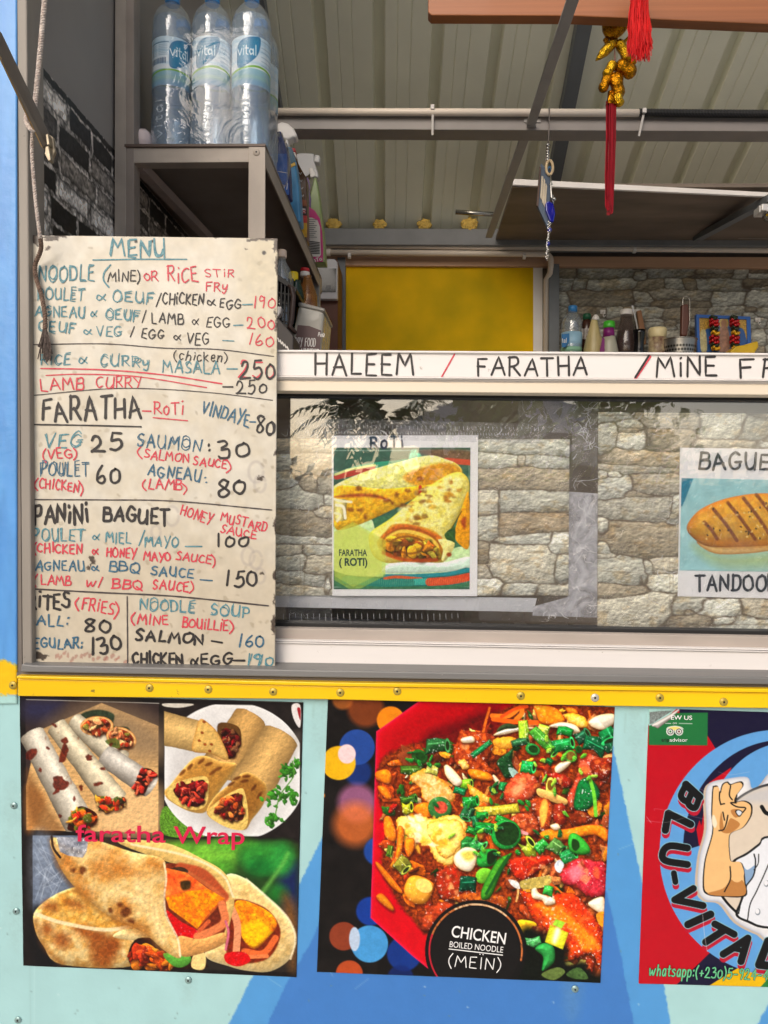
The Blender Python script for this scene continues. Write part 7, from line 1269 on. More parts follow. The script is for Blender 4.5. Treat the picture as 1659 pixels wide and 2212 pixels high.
MB().slab([(624, b3), (626, 380), (630, 348), (634, 340), (640, 340), (644, 352), (655, 372), (662, 384), (664, b3)], y3, .05).build('body', mat('brown_sauce', (98, 66, 42), .25, var=.25), sb, bevel=.005, seg=3)
MB().slab([(632, 328), (638, 328), (641, 341), (635, 341)], y3+.01, .03).build('cap', white_pl, sb, bevel=.002); MB().slab([(630, 319), (637, 319), (638, 328), (632, 328)], y3+.01, .03).build('lid', mat('red_lid', (196, 24, 38), .4), sb, bevel=.002)
for px, c, nm in (([(640, 430), (662, 432), (662.5, 445), (641, 443)], (150, 76, 30), 'stripe'), ([(640, 446), (662.5, 447), (663, 466), (642, 464)], (60, 20, 16), 'stripe'), ([(643, 449), (660, 450), (660, 461), (644, 460)], (232, 226, 222), 'badge'), ([(642, 464), (663, 466), (663, 482), (643, 480)], (206, 60, 50), 'stripe'), ([(643, 480), (663, 482), (663, 512), (646, 512)], (222, 170, 40), 'picture_label')): MB().slab(px, y3-.0016, .003).build(nm, mat('label_%d_%d' % (c[0], c[1]), c, .4, var=.2, vs_=80), sb)
ribbon('lettering', strokes('To', (645, 459), (659, 460), 8, .02), 2, on_plane(y3-.0022), INK['r'], sb)
ribbon('lettering', [np.array([(634+6*j+i*1.6, 373+i*16), (637+6*j+i*1.6, 377+i*16), (639+6*j+i*1.6, 373+i*16)]) for i in range(4) for j in range(3)], 1.4, on_plane(y3-.0015), white_pl, sb)
y4 = 1.24; b4 = shelf_px(675, y4)
sp_ = empty('trigger_spray_bottle', U(680, b4, y4), 'pink and purple spray bottle with a translucent white trigger head', 'spray bottle')
MB().slab([(652, b4), (655, 440), (668, 430), (678, 384), (683, 384), (689, 420), (698, 500), (703, b4)], y4+.002, .06).build('body', mat('olive_green_plastic', (150, 170, 110), .35, var=.08), sp_, bevel=.005, seg=3)
MB().slab([(650, 385), (666, 384), (670, 400), (668, 412), (672, 428), (671, 455), (654, 455)], y4-.001, .003).build('shoulder_label', mat('purple_label', (74, 26, 110), .4, var=.1), sp_); MB().slab([(652, b4-1), (654, 445), (664, 444), (680, 455), (691, 472), (696, 500), (698, 540), (697, b4-1)], y4-.002, .004).build('label', mat('magenta_label', (206, 24, 126), .4, var=.05), sp_, bevel=.001)
MB().slab([(654, 469), (674, 470), (686, 476), (691, 490), (693, 550), (690, 554), (672, 554), (654, 520)], y4-.0035, .003).build('ingredients_panel', white_pl, sp_)
ribbon('lettering', [np.array([(657, 474+i*4.2), (684-(i % 3)*3, 474.6+i*4.2)]) for i in range(10)], 1.1, on_plane(y4-.0042), INK['l'], sp_); ribbon('barcode', [np.array([(664, 521+i*3.6), (690, 524+i*3.4)]) for i in range(8)], 2.0, on_plane(y4-.0042), INK['k'], sp_)
ribbon('lettering', strokes('oTo', (678, 566), (695, 562), 7, .02), 1.8, on_plane(y4-.0032), white_pl, sp_)
trl = mat('milky_trigger_plastic', (196, 194, 194), .35, var=.05)
MB().slab([(676, 366), (684, 366), (685, 385), (677, 385)], y4+.015, .03).build('collar', white_pl, sp_, bevel=.003); MB().slab([(634, 334), (650, 330), (678, 331), (679, 350), (686, 370), (688, 382), (684, 384), (672, 374), (664, 380), (654, 384), (648, 372), (640, 356)], y4+.012, .036).build('trigger_head', trl, sp_, bevel=.004, seg=3)
MB().slab([(679, 333), (691, 335), (690, 351), (678, 349)], y4+.014, .03).build('nozzle', mat('pale_nozzle', (222, 220, 218), .35), sp_, bevel=.004, seg=3); MB().slab([(667, 362), (676, 362), (684, 380), (670, 384)], y4+.008, .008).build('trigger', white_pl, sp_, bevel=.003)

# ---------------------------------------------------------------- counter in the gap between menu board and hatch
ZC = U(650, 860, .75).z
MB().box(XL+.001, .02, .35, 1.9, ZC-.03, ZC).build('side_counter', mat('brown_counter', (92, 62, 48), .5, var=.15), stall)
plastic_c = clear('clear_canister', (.88, .87, .84), (222, 218, 206), .7, .25, .4, 20, 1.4)
cn = empty('food_canister', U(675, 800, .7), 'tilted clear canister with a brown DRY FOOD label', 'canister')
MB().slab([(645, 656), (700, 670), (688, 806), (616, 806)], .70, .17).build('body', plastic_c, cn, bevel=.010, seg=3)
MB().slab([(643, 653), (648, 652), (702, 666), (701, 674), (644, 661)], .697, .176).build('rim', clear('canister_rim', (.8, .8, .78), (176, 172, 164), .7, .3, .2), cn, bevel=.003)
MB().slab([(643, 702), (668, 704), (694, 714), (688, 800), (628, 800)], .6978, .001).build('label', mat('plum_label', (104, 78, 76), .5, var=.06), cn)
ribbon('lettering', strokes('DRY FOOD', (637, 747), (681, 749), 18, 0, .05), 1.7, on_plane(.6972), white_pl, cn); ribbon('lettering', strokes('CANISTER', (634, 768), (688, 772), 17, 0, .05), 2.6, on_plane(.6972), white_pl, cn); ribbon('lettering', strokes('P&Q', (687, 726), (700, 728), 8, 0, .05), 1.6, on_plane(.6972), white_pl, cn)
def turned(name, px, yb, y, prof, m, parent, sq=0):   # lathe standing at depth y; profile in pixels (radius, py)
    k = mpp(y); return MB().lathe([(max(r, .05)*k, U(px, py, y).z-U(px, yb, y).z) for r, py in prof], U(px, yb, y), 24).build(name, m, parent, smooth=True)
oil = clear('cooking_oil', (.86, .66, .42), (190, 130, 70), .35, .1, .2, 20, 1.4)
ob = empty('oil_bottle', U(662, 800, .95), 'tall cooking oil bottle with a red and white cap behind the canister', 'bottle')
turned('body', 662, 800, .95, [(20, 800), (22, 790), (22, 665), (21, 640), (12, 612), (8.5, 602), (8.5, 596)], oil, ob); turned('cap', 656, 800, .95, [(10, 598), (10.5, 596), (10.5, 589), (10, 588)], white_pl, ob); turned('lid', 656, 800, .95, [(10, 588), (10, 581.5), (9, 580)], mat('red_lid', (196, 24, 38), .4), ob)
gb = empty('green_bottle', U(638, 800, .8), 'dark green bottle with a yellow screw cap beside the oil', 'bottle')
turned('body', 638, 800, .8, [(17, 800), (18, 790), (18, 690), (17, 640), (13, 622), (9, 612), (9, 606)], mat('dark_green_plastic', (16, 44, 36), .25, var=.2), gb); turned('cap', 631, 800, .8, [(10.5, 609), (11, 607), (10.5, 590), (9, 588)], mat('yellow_cap', (226, 196, 20), .35, var=.04), gb); MB().slab([(640, 664), (654, 662), (653, 760), (638, 760)], .8-18.6*mpp(.8), .001).build('label', mat('green_label', (96, 150, 80), .4, var=.4, vs_=70, col2=(206, 120, 60)), gb)
wb = empty('empty_clear_bottle', U(612, 800, .72), 'clear bottle with a beige cap, half hidden by the menu board', 'bottle')
turned('body', 606, 800, .72, [(24, 800), (25, 700), (25, 612), (20, 585), (9, 566), (8, 556)], clear_b, wb); turned('cap', 606, 800, .72, [(10, 557), (10.5, 555), (10, 542), (8, 540)], mat('beige_cap', (226, 204, 186), .4), wb)
bk = empty('black_basket', U(600, 800, .62), 'black plastic basket with holes and a brown strap beside the menu board', 'basket')
mb = MB()
for i in range(7):
    for j in range(6):
        pass
mb.slab([(560, 590), (600, 592), (640, 622), (640, 632), (600, 606), (560, 604)], .62, .2)
for i in range(9): mb.slab([(566+8*i, 600), (570+8*i, 602), (568+8*i, 700), (564+8*i, 700)], .622, .004)
for j in range(4): mb.slab([(560, 622+20*j), (634, 636+20*j), (634, 640+20*j), (560, 626+20*j)], .624, .003)
mb.slab([(556, 690), (622, 700), (614, 800), (556, 800)], .621, .19); mb.slab([(556, 600), (636, 632), (624, 710), (556, 700)], .72, .01); mb.build('crate', mat('black_plastic', (30, 28, 28), .45, var=.15), bk, bevel=.001)
MB().tube([U(622, 616, .612), U(630, 622, .612), U(634, 640, .612), U(630, 690, .612), U(626, 706, .612), U(640, 720, .612)], [.003, .0055, .006, .006, .006, .004], 8).build('strap', mat('brown_strap', (66, 48, 42), .5), bk, smooth=True)
tag(MB().slab([(596, 662), (608, 662), (606, 676), (600, 684), (596, 684)], .60, .03).build('white_cup', white_pl, None, bevel=.004), 'white plastic cup edge showing in front of the black basket', 'cup')
bx = empty('dark_carton', U(600, 800, .5), 'dark grey carton with pale lettering low beside the menu board', 'carton')
MB().slab([(560, 672), (600, 686), (634, 726), (632, 806), (560, 806)], .5, .09).build('box', mat('dark_carton', (66, 60, 58), .55, var=.15), bx, bevel=.002); ribbon('lettering', [np.array([(600+5*i, 730+4.6*i), (603+5*i, 738+4.4*i)]) for i in range(5)], 2.6, on_plane(.499), white_pl, bx)
mw = empty('microwave', U(710, 640, 1.8), 'white microwave with a black door behind the corner shelf', 'microwave')
MB().slab([(660, 558), (724, 560), (730, 564), (730, 800), (660, 800)], 1.83, .18).build('cabinet_wood', mat('reddish_wood', (104, 58, 40), .5, var=.2), mw, bevel=.002); MB().slab([(660, 559), (722, 559), (729, 566), (729, 646), (660, 646)], 1.80, .03).build('case', mat('appliance_white', (206, 202, 204), .35, var=.03), mw, bevel=.003); MB().slab([(660, 580), (726, 580), (725, 630), (660, 630)], 1.796, .004).build('door', mat('black_glass', (12, 12, 14), .12), mw)
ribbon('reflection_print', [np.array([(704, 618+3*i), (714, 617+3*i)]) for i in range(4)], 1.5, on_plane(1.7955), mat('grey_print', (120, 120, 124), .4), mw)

# ---------------------------------------------------------------- back shelf
ZB = Vector((0, 1.93, 2.02)).z
MB().box(U(1190, 760, 1.93).x, 1.9, 1.80, YB-.02, ZB-.02, ZB).build('back_shelf', wood, stall)
def bp(px, py, y): return (px, py)
def zpx(px, y):
    p = Vector((U(px, 760, y).x, y, ZB)); d = p-CAM; return 1106-F*d.dot(upv)/d.dot(fwd)
def standing(name, px, y, label, cat): return empty(name, Vector((U(px, 760, y).x, y, ZB)), label, cat)
ya = 1.93
def turn2(name, px, prof, m, par, y=ya): return turned(name, px, zpx(px, y), y, prof+[], m, par)
bz = zpx(1233, ya)
b = standing('single_water_bottle', 1233, ya, 'single water bottle with a blue cap on the back shelf', 'bottle')
turn2('body', 1233, [(20, bz), (22, bz-6), (22, 750), (21.5, 718), (22, 700), (17, 684), (9, 675), (9, 672)], clear_b, b); turn2('cap', 1234, [(9.5, 674), (9.5, 662), (8, 661)], bluecap, b); turn2('label', 1233, [(21.9, 757), (22, 720)], mat('pale_blue_label', (150, 190, 214), .4, var=.15), b); turn2('label_band', 1233, [(22.1, 762), (22.1, 752)], mat('green_band', (140, 190, 160), .4), b)
MB().slab([(1213, 722), (1230, 720), (1230, 736), (1222, 750), (1214, 750)], ya-22.6*mpp(ya), .001).build('logo_patch', mat('blue_logo', (22, 110, 170), .4), b); ribbon('lettering', strokes('tal', (1214, 740), (1224, 740), 9, 0), 1.2, on_plane(ya-22.9*mpp(ya)), white_pl, b)
b = standing('brown_sauce_bottle', 1265, 1.97, 'brown sauce bottle with a dark green cap on the back shelf', 'bottle'); turn2('body', 1265, [(13, zpx(1265, 1.97)), (13, 715), (11, 698), (7, 690)], mat('brown_glass', (70, 44, 34), .25, var=.2), b, 1.97); turn2('cap', 1265, [(8.5, 691), (8.5, 679), (7, 678)], mat('dark_green_cap', (30, 92, 62), .4), b, 1.97)
ribbon('label_lines', [np.array([(1256+3*i, 710), (1256+3*i, 732)]) for i in range(7)], 1.2, on_plane(1.97-13.6*mpp(1.97)), white_pl, b)
b = standing('cream_squeeze_bottle', 1283, 1.9, 'pale mayonnaise squeeze bottle tapering to a thin tip', 'bottle'); turn2('body', 1281, [(21, zpx(1281, 1.9)), (21, 756), (18, 738), (11, 712), (7, 694), (5, 690)], mat('mayonnaise', (188, 172, 122), .35, var=.12), b, 1.9); turn2('tip', 1284, [(7.5, 692), (8, 688), (6, 684), (3, 680)], white_pl, b, 1.9)
b = standing('green_cap_squeeze_bottle', 1313, 1.88, 'white and purple squeeze bottle with a bright green cap', 'bottle'); turn2('body', 1314, [(20, zpx(1314, 1.88)), (19, 757), (15, 738), (12, 727)], mat('pale_milky_plastic', (176, 174, 156), .35, var=.08), b, 1.88); turn2('neck', 1313, [(12.3, 729), (11, 709)], mat('purple_neck', (128, 24, 110), .4), b, 1.88); turn2('cap', 1313.5, [(12, 709), (12.5, 706), (11.5, 695), (9, 694)], mat('bright_green_cap', (70, 180, 50), .35), b, 1.88); MB().slab([(1296, 757), (1302, 727), (1306, 732), (1306, 764), (1296, 764)], 1.88-15*mpp(1.88), .004).build('side_label', mat('purple_neck', (128, 24, 110), .4), b)
b = standing('clear_sauce_bottle', 1350, 1.94, 'clear glass bottle with a white screw cap on the back shelf', 'bottle'); turn2('body', 1350, [(23, zpx(1350, 1.94)), (23, 744), (17, 708), (13, 696), (12.5, 680)], clear('smoky_glass', (.7, .66, .64), (110, 96, 92), .3, .06, 0, 20, 1.5), b, 1.94); turn2('contents', 1350, [(21, zpx(1350, 1.94)-1), (21, 744), (17, 716)], mat('dark_vinegar', (72, 52, 50), .3), b, 1.94); turn2('cap', 1349.5, [(13, 681), (13.5, 679), (13, 670), (11, 669)], white_pl, b, 1.94)
b = standing('soy_sauce_jug', 1379, 1.88, 'small dark soy sauce jug in front of the cleaver', 'jug'); turn2('body', 1379, [(15, zpx(1379, 1.88)), (11, 757), (10, 740), (13, 720), (13, 713), (9, 712)], mat('black_glass', (12, 12, 14), .12), b, 1.88)
b = standing('cleaver', 1386, 2.0, 'cleaver with a plain wooden handle leaning on the stone wallpaper', 'knife'); MB().slab([(1376, 671), (1386, 669), (1394, 712), (1396, 744), (1388, 745), (1382, 712)], 1.995, .02).build('handle', mat('beech_handle', (150, 104, 66), .5, var=.12), b, bevel=.004); MB().slab([(1364, 660), (1368, 660), (1388, 745), (1392, 800), (1386, 800), (1374, 700)], 2.006, .003).build('blade', mat('brushed_steel', (180, 176, 168), .25, .9), b)
b = standing('cream_lid_jar', 1418, 1.92, 'jar with a wide cream lid and red label on the back shelf', 'jar'); turn2('body', 1418, [(17, zpx(1418, 1.92)), (18, 757), (18, 730)], mat('red_jar_label', (120, 62, 58), .4, var=.4, vs_=40, col2=(206, 190, 150)), b, 1.92); turn2('lid', 1418, [(17, 731), (18.5, 727), (19, 712), (17, 709)], mat('cream_lid', (222, 206, 158), .4), b, 1.92)
b = standing('strainer', 1468, 1.9, 'perforated steel strainer with an upright dark wooden handle', 'strainer')
def net(P):
    P.poly([(0, 0), (100, 0), (100, 40), (0, 40)], (170, 168, 164), smooth=False, tex=.1)
    for i in range(34):
        for j in range(8): P.poly(ell(1.5+i*3+(j % 2)*1.5, 8+j*4, 1.0, 1.1, 0, 8), (40, 38, 38), tex=0)
P = Pic([(0, 0), (100, 0), (100, 40), (0, 40)], 200, 60); P.T = lambda p: np.array(p, float); net(P); cc = Vector((U(1468, 760, 1.9).x, 1.9, 0)); zt_, zl = U(1468, 735, 1.9).z, ZB+.002; rad = 34*mpp(1.9)
m_net = printed('perforated_steel', .3, .1, 90); m_net.node_tree.nodes['Principled BSDF'].inputs['Metallic'].default_value = .8
picture('basket', P, lambda X, Y: np.stack([cc.x+rad*(1-.12*Y/40)*np.cos(X/100*6.2832), cc.y+rad*(1-.12*Y/40)*np.sin(X/100*6.2832), zt_+(zl-zt_)*Y/40], 1), m_net, b, thick=0)
MB().tube([cc+Vector((rad*1.02*math.cos(a), rad*1.02*math.sin(a), zt_)) for a in np.linspace(0, 6.2832, 33)], .0022, 6, False).build('rim', mat('brushed_steel', (180, 176, 168), .25, .9), b, smooth=True)
MB().slab([(1473, 657), (1488, 656), (1490, 690), (1485, 726), (1471, 726), (1472, 690)], 1.87, .022).build('handle', mat('dark_wood_handle', (92, 52, 38), .4, var=.15, stretch=(4, 4, .5)), b, bevel=.006, seg=3)
MB().tube([U(1476, 737, 1.876), U(1474, 700, 1.873), U(1475, 648, 1.873), U(1478, 640, 1.873), U(1486, 640, 1.873), U(1490, 648, 1.873), U(1490, 700, 1.873), U(1485, 737, 1.876)], .0016, 6).build('wire', mat('brushed_steel', (180, 176, 168), .25, .9), b, smooth=True)
b = standing('altar_picture', 1565, 2.0, 'small blue-framed devotional picture with two bead garlands', 'picture')
picture('print', pic_altar()[1], at_depth(1.955), printed('altar_print', .4, .05), b, thick=.002); fm = mat('blue_picture_frame', (40, 96, 176), .4)
MB().slab([(1504, 679), (1621, 684), (1621, 690), (1510, 686), (1514, 800), (1508, 800)], 1.95, .02).build('frame', fm, b); MB().slab([(1613, 688), (1621, 688), (1625, 800), (1617, 800)], 1.95, .02).build('frame', fm, b)
for px, lb in ((1541, 'red and yellow bead garland hanging on the devotional picture, strainer side'), (1585, 'red and yellow bead garland hanging on the devotional picture, yellow bag side')):
    gd = empty('bead_garland', U(px, 690, 1.935), lb, 'garland', 'bead garlands on the devotional picture')
    rb_, yb_, db_ = mat('red_bead', (190, 20, 28), .25, var=.2), mat('gold_bead', (226, 170, 30), .3, var=.15), mat('dark_green_bead', (44, 56, 36), .3, .2)
    for j, (py, kx, w) in enumerate(((686, 0, 8), (693, 1, 10), (700, 2, 11), (709, 3, 8), (719, 4, 9), (729, 2, 11), (738, 2, 11), (745, 3, 9), (752, 5, 9))):
        mb = MB()
        for a in range(9): mb.blob(U(px+kx+w*.75*math.cos(a*.7), py+3*math.sin(a*1.9), 1.935+.02*math.sin(a*.7)), (.0068,)*3, 7, 5)
        mb.build('bead_ring', rb_ if j in (1, 2, 5, 6) else yb_ if j in (4, 8) else db_, gd, smooth=True)
tag(MB().slab([(1576, 800), (1578, 758), (1590, 748), (1610, 744), (1630, 738), (1638, 736), (1640, 748), (1632, 760), (1630, 800)], 1.86, .07).build('yellow_bag', mat('yellow_packet', (222, 180, 20), .35, var=.12, bump=.4, bs=30), None, bevel=.006), 'crumpled bright yellow packet in front of the devotional picture', 'packet')
for px, lb in ((1303, 'small white wall hook above the pale squeeze bottle'), (1377, 'small white wall hook above the cleaver'), (1638, 'small white wall hook above the devotional picture')):
    h = empty('wall_hook', U(px, 695 if px != 1638 else 690, YB-.01), lb, 'hook', 'white wall hooks'); py = {1303: 673, 1377: 672, 1638: 690}[px]
    MB().slab([(px-6, py-4), (px+5, py-4), (px+5, py+5), (px-6, py+5)], YB-.012, .005).build('pad', white_pl, h, bevel=.001); MB().tube([U(px, py, YB-.016), U(px, py+8, YB-.022), U(px+2, py+12, YB-.03), U(px+5, py+8, YB-.034)], .0022, 6).build('prong', white_pl, h, smooth=True)

# ---------------------------------------------------------------- hanging ornaments
gold = mat('gold_foil', (176, 124, 12), .1, 1, var=.45, vs_=90, bump=1.0, bs=230, col2=(250, 200, 50))
goldd = mat('deep_gold_foil', (136, 84, 8), .12, 1, var=.5, vs_=90, bump=1.0, bs=210, col2=(232, 160, 30))
yo = .56
gar = empty('gold_charm_garland', U(1330, 30, yo), 'golden foil fish and peanut garland ending in a long dark red tassel', 'garland')
def nut(a_, b_, r, m, y=yo, tip=False):
    k = mpp(y); A_, B__ = U(*a_, y), U(*b_, y); ax = (B__-A_); L = ax.length/2; c = (A_+B__)/2; M = Vector((0, 0, 1)).rotation_difference(ax).to_matrix(); r *= k
    prof = [(.04, -1), (.55, -.9), (.92, -.66), (1, -.4), (.9, -.1), (.86, .1), (.96, .4), (.9, .66), (.55, .9), (.04, 1)] if not tip else [(.3, -1), (.7, -.8), (1, -.3), (.95, .2), (.5, .7), (.03, 1)]
    MB().lathe([(q*r, z*L) for q, z in prof], c, 18, M).build('gold_charm', m, gar, smooth=True)
k = mpp(yo)
MB().blob(U(1334, 40, yo), (29*k, 17*k, 46*k), 20, 14, .03, 2, Matrix.Rotation(R(24), 3, 'Y')).build('fish_body', goldd, gar, smooth=True)
mb = MB()
for j in range(6):
    q = []
    for i in range(9): q.append(U(1312+4*j+ i*5.5-j, 78-j*9+(4 if i % 2 else -4)-i*2.6, yo-17*k+abs(i-4)*1.1*k))
    mb.tube(q, .6*k, 4)
mb.build('fish_scales', gold, gar)
MB().slab([(1340, 92), (1362, 72), (1372, 60), (1374, 66), (1356, 86), (1346, 98)], yo-.01, .012).build('fish_fin', gold, gar, bevel=.003)
for a_, b_, r, m, tp in (((1333, 84), (1286, 132), 11, gold, True), ((1334, 86), (1360, 134), 11.5, gold, False), ((1352, 112), (1372, 140), 9, goldd, False), ((1330, 136), (1373, 162), 16, goldd, False), ((1328, 132), (1306, 168), 11, gold, False), ((1316, 160), (1299, 199), 11.5, goldd, False), ((1328, 156), (1338, 214), 15, goldd, False), ((1331, 202), (1341, 230), 11, gold, False), ((1312, 92), (1306, 82), 6, goldd, False)): nut(a_, b_, r, m, yo-.004*(m is gold), tp)
redt = mat('red_silk', (150, 10, 30), .45, var=.4, vs_=200, stretch=(1, 1, .1)); redb = mat('bright_red_silk', (214, 14, 24), .4, var=.3, vs_=200, stretch=(1, 1, .1), col2=(240, 40, 40))
MB().tube([U(1326, 60, yo), U(1329, 140, yo), U(1324, 205, yo)], .0008, 5).build('cord', redt, gar)
mb = MB(); rs = random.Random(9)
for i in range(64):
    a = rs.uniform(0, 6.28); q = math.sqrt(rs.random()); x0_, d0 = 1320+11*q*math.cos(a), 9*q*math.sin(a)*k; e = rs.gauss(0, 1)
    mb.tube([U(x0_, 219, yo+d0), U(x0_-1+e*.6, 300, yo+d0), U(x0_-4+e, 380, yo+d0), U(1316+(x0_-1320)*.8-1+e*1.2, rs.uniform(420, 466), yo+d0)], .0008, 4)
mb.build('long_tassel', redt, gar); MB().lathe([(7*k, 0), (8*k, -14*k), (11*k, -28*k)], U(1320, 198, yo), 14).build('tassel_cap', goldd, gar, smooth=True)
ts = empty('red_tassel', U(1382, 0, .43), 'bright red silk tassel hanging in front of the wooden board', 'tassel')
mb = MB(); rs = random.Random(5); yt = .43; k2 = mpp(yt)
for i in range(300):
    a = rs.uniform(0, 6.28); q = math.sqrt(rs.random()); bx_, by = 24*q*math.cos(a), 20*q*math.sin(a); e = rs.gauss(0, 1.6); L = rs.uniform(104, 134)-(10 if q > .8 else 0)
    mb.tube([U(1380+bx_*.55, -70, yt+by*k2*.6), U(1381+bx_*.8+e, 0, yt+by*k2*.8), U(1381+bx_*.9+rs.gauss(0, 2), 30, yt+by*k2*.9), U(1382+bx_+rs.gauss(0, 2), 62, yt+by*k2), U(1382+bx_*1.08+rs.gauss(0, 2.4), 90, yt+by*k2), U(1383+bx_*1.15+rs.gauss(0, 2), L, yt+by*k2)], .0007, 4)
mb.build('threads', redb, ts)
ev = empty('evil_eye_charm', U(1184, 240, YM-.02), 'hanging blue evil-eye charm with a small book plaque and beaded chain', 'charm')
yv = YM-.03; kv = mpp(yv); silver = mat('silver_metal', (206, 204, 200), .22, 1, var=.15, vs_=200); cobalt = mat('cobalt_glass', (14, 26, 150), .1, coat=.5)
MB().tube([U(1184, 262, YM-.004), U(1186, 240, YM-.012), U(1186, 234, YM-.018), U(1187, 240, yv), U(1185, 300, yv), U(1182, 318, yv)], .0016, 6).build('hook_wire', mat('grey_wire', (120, 112, 108), .4, .5), ev, smooth=True)
def bead(px, py, r, name, m, sx=1): return MB().blob(U(px, py, yv), (r*kv*sx, r*kv, r*kv), 12, 8).build(name, m, ev, smooth=True)
for py in (313, 320, 327, 333, 339, 345): bead(1183, py, 3.4 if py % 2 else 2.6, 'bead', silver, 1.2)
MB().tube([U(1180+math.sin(i)*1.5, 320+i*5, yv+.004) for i in range(8)], .0012, 5).build('thread', mat('grey_wire', (120, 112, 108), .4, .5), ev)
ecx, ecy = 1187, 362
ring_pts = [U(ecx+7.2*math.cos(a), ecy+15.5*math.sin(a), yv) for a in np.linspace(0, 6.2832, 33)]
MB().tube(ring_pts, 2.9*kv, 8, False).build('wood_ring', mat('pale_wood_ring', (222, 196, 156), .5), ev, smooth=True)
MB().slab([(ecx+4*math.cos(a), ecy+3+7*math.sin(a)) for a in np.linspace(0, 6.28, 17)[:-1]], yv-.001, .003).build('eye_pupil', mat('eye_blue', (70, 110, 150), .2), ev); MB().slab([(ecx+2.2*math.cos(a), ecy+4+3.4*math.sin(a)) for a in np.linspace(0, 6.28, 13)[:-1]], yv-.003, .003).build('eye_pupil', gask, ev)
MB().slab([(1169, 352), (1176, 360), (1188, 376), (1192, 420), (1186, 440), (1184, 494), (1162, 446), (1160, 432), (1166, 372)], yv+.004, .012).build('plaque', mat('slate_plaque', (84, 100, 122), .5, var=.15), ev, bevel=.001)
for px in ([(1170, 379), (1174, 381), (1171, 432), (1167, 426)], [(1175, 384), (1178, 390), (1176, 444), (1171, 436)], [(1179, 394), (1182, 402), (1179, 450), (1176, 444)]): MB().slab(px, yv, .006).build('carved_figure', mat('cream_plaster', (222, 208, 186), .6), ev, bevel=.001)
MB().slab([(1166, 360), (1169, 361), (1163, 446), (1159, 444), (1160, 432)], yv-.0005, .008).build('frame_edge', mat('brown_wood_edge', (92, 70, 60), .5, var=.3, vs_=120), ev)
MB().slab([(1178, 438), (1186, 433), (1196, 440), (1200, 460), (1196, 480), (1188, 478), (1179, 455)], yv-.008, .01).build('glass_drop', cobalt, ev, bevel=.003, seg=3)
MB().tube([U(1189, 378, yv-.004), U(1190, 400, yv-.006), U(1191, 425, yv-.008), U(1196, 440, yv-.008)], .0022, 6).build('silver_rod', silver, ev, smooth=True)
for px, py, r, m in ((1190, 398, 3.6, silver), (1192, 424, 4, silver), (1197, 430, 4, silver), (1187, 497, 5, cobalt), (1184, 527, 4.6, cobalt)): bead(px, py, r, 'bead', m)
mb = MB(); rs = random.Random(8)
for i in range(26):
    py = 480+i*3.2; px = 1187-i*.22+rs.uniform(-2.4, 2.4); mb.tube([U(px+2*math.cos(a), py+2.2*math.sin(a), yv-.004+.002*math.sin(a)) for a in np.linspace(0, 6.28, 9)], .0006, 4, False)
mb.build('chain', silver, ev)

# ---------------------------------------------------------------- across the way (seen mirrored in the glass; the hedge is added)
leafm = mat('palm_leaf', (74, 110, 40), .5, var=.3, vs_=3); barkm = mat('grey_bark', (110, 98, 84), .8, var=.2)
def palm(x, y, h, s, label):
    t = empty('palm_tree', (x, y, 0), label, 'tree', 'trees reflected in the window'); MB().tube([(x, y, 0), (x+.1, y, h*.5), (x+.25, y, h)], [.16, .12, .1], 8).build('trunk', barkm, t, smooth=True)
    rs = random.Random(s); mb = MB(); top = Vector((x+.25, y, h))
    for i in range(22):
        a = rs.uniform(0, 6.28); el_ = rs.uniform(-.2, 1.1); L = rs.uniform(1.3, 2.0); prev = top; d = Vector((math.cos(a)*math.cos(el_), math.sin(a)*math.cos(el_), math.sin(el_)))
        sd = d.cross(Vector((0, 0, 1))).normalized()
        for j in range(9):
            q = prev+d*(L/9); d = (d-Vector((0, 0, .16))).normalized(); w = .34*(1-abs(j-3)/8)
            for s_ in (-1, 1): mb.add([prev, q, q+sd*s_*w-Vector((0, 0, w*.5))+d*.12, prev+d*.05], [(0, 1, 2, 3)])
            prev = q
    mb.build('crown', leafm, t, fix=False)
def added_hedge(x0, x1, y, h, s, label):  # added foliage screen that keeps bright sky out of the window reflection
    t = empty('added_hedge', ((x0+x1)/2, y, 0), label, 'added_hedge'); rs = random.Random(s); mb = MB()
    MB().box(x0, x1, y-.35, y+.25, 0, h*.9).build('twig_mass', mat('dark_twigs', (34, 38, 22), .9, var=.3), t)
    for i in range(5200):
        c = Vector((rs.uniform(x0, x1), y+.3+rs.uniform(-.1, .35), rs.uniform(.05, h)+rs.uniform(-.1, .18))); r = rs.uniform(.06, .14); n_ = Vector((rs.gauss(0, 1), rs.gauss(.8, 1), rs.gauss(.3, 1))).normalized(); a = n_.orthogonal().normalized(); b_ = n_.cross(a)
        mb.add([c+a*r, c+b_*r*.5, c-a*r, c-b_*r*.5], [(0, 1, 2, 3)])
    mb.build('leaves', mat('hedge_leaf', (52, 70, 30), .5, var=.4, vs_=2), t, fix=False)
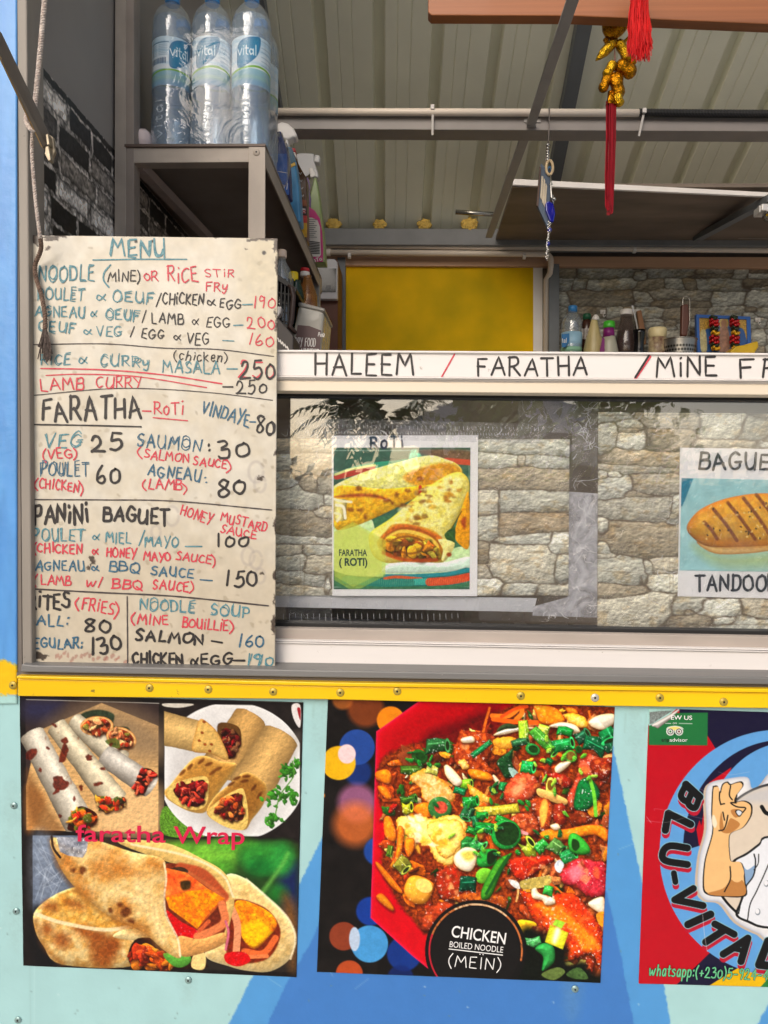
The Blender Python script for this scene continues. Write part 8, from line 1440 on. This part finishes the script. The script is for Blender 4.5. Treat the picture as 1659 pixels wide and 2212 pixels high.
added_hedge(-9, 16, -8.5, 1.95, 3, 'added row of dark foliage across the way, mirrored in the window glass')
palm(-1.75, -15, 3.3, 1, 'palm tree mirrored in the top of the window, left of the house'); palm(-.9, -17, 3.2, 2, 'shorter palm tree mirrored at the top of the window glass')
def bush(x, y, h, w, s, label):
    t = empty('leafy_tree', (x, y, 0), label, 'tree', 'trees reflected in the window'); MB().tube([(x, y, 0), (x, y, h*.5)], [.14, .08], 8).build('trunk', barkm, t)
    rs = random.Random(s); mb = MB()
    for i in range(1500):
        u = rs.gauss(0, .45); v_ = rs.gauss(0, .45); z = h*.62+rs.gauss(0, .17)*h; c = Vector((x+u*w, y+v_*w, max(.25, z))); r = rs.uniform(.08, .2); n_ = Vector((rs.gauss(0, 1), rs.gauss(0, 1), rs.gauss(0, 1))).normalized(); a = n_.orthogonal().normalized(); b_ = n_.cross(a)
        mb.add([c+a*r, c+b_*r*.5, c-a*r, c-b_*r*.5], [(0, 1, 2, 3)])
    mb.build('crown', mat('bright_leaf', (120, 150, 40), .5, var=.35, vs_=2), t, fix=False)
bush(1.35, -9.6, 2.9, .5, 4, 'bright green leafy tree mirrored in the window beside the taller sheet'); bush(3.3, -11, 3.4, .9, 7, 'leafy tree mirrored at the window edge beyond the bright one')
bush(-3.3, -12, 3.6, .6, 9, 'dark leafy tree mirrored in the window beside the menu board'); bush(1.25, -13, 4.2, .55, 11, 'narrow dark tree mirrored between the house and the bright tree')
hs = empty('white_house', (.4, -22, 0), 'white house with an overhanging roof mirrored in the window glass', 'house')
MB().box(.1, 6, -27, -22, 0, 3.5).build('wall', mat('white_render', (226, 224, 220), .7, var=.03), hs); MB().prism([(-.5, -21, 3.5), (6.6, -21, 3.5), (6.6, -21, 3.62), (2.4, -21, 5.0), (-.5, -21, 3.66)], (0, -7, 0)).build('roof', mat('pale_roof', (206, 206, 208), .6, var=.05), hs); MB().box(.5, .9, -22.02, -21.98, 2.4, 3.2).build('window', mat('dark_window', (40, 46, 52), .1), hs)
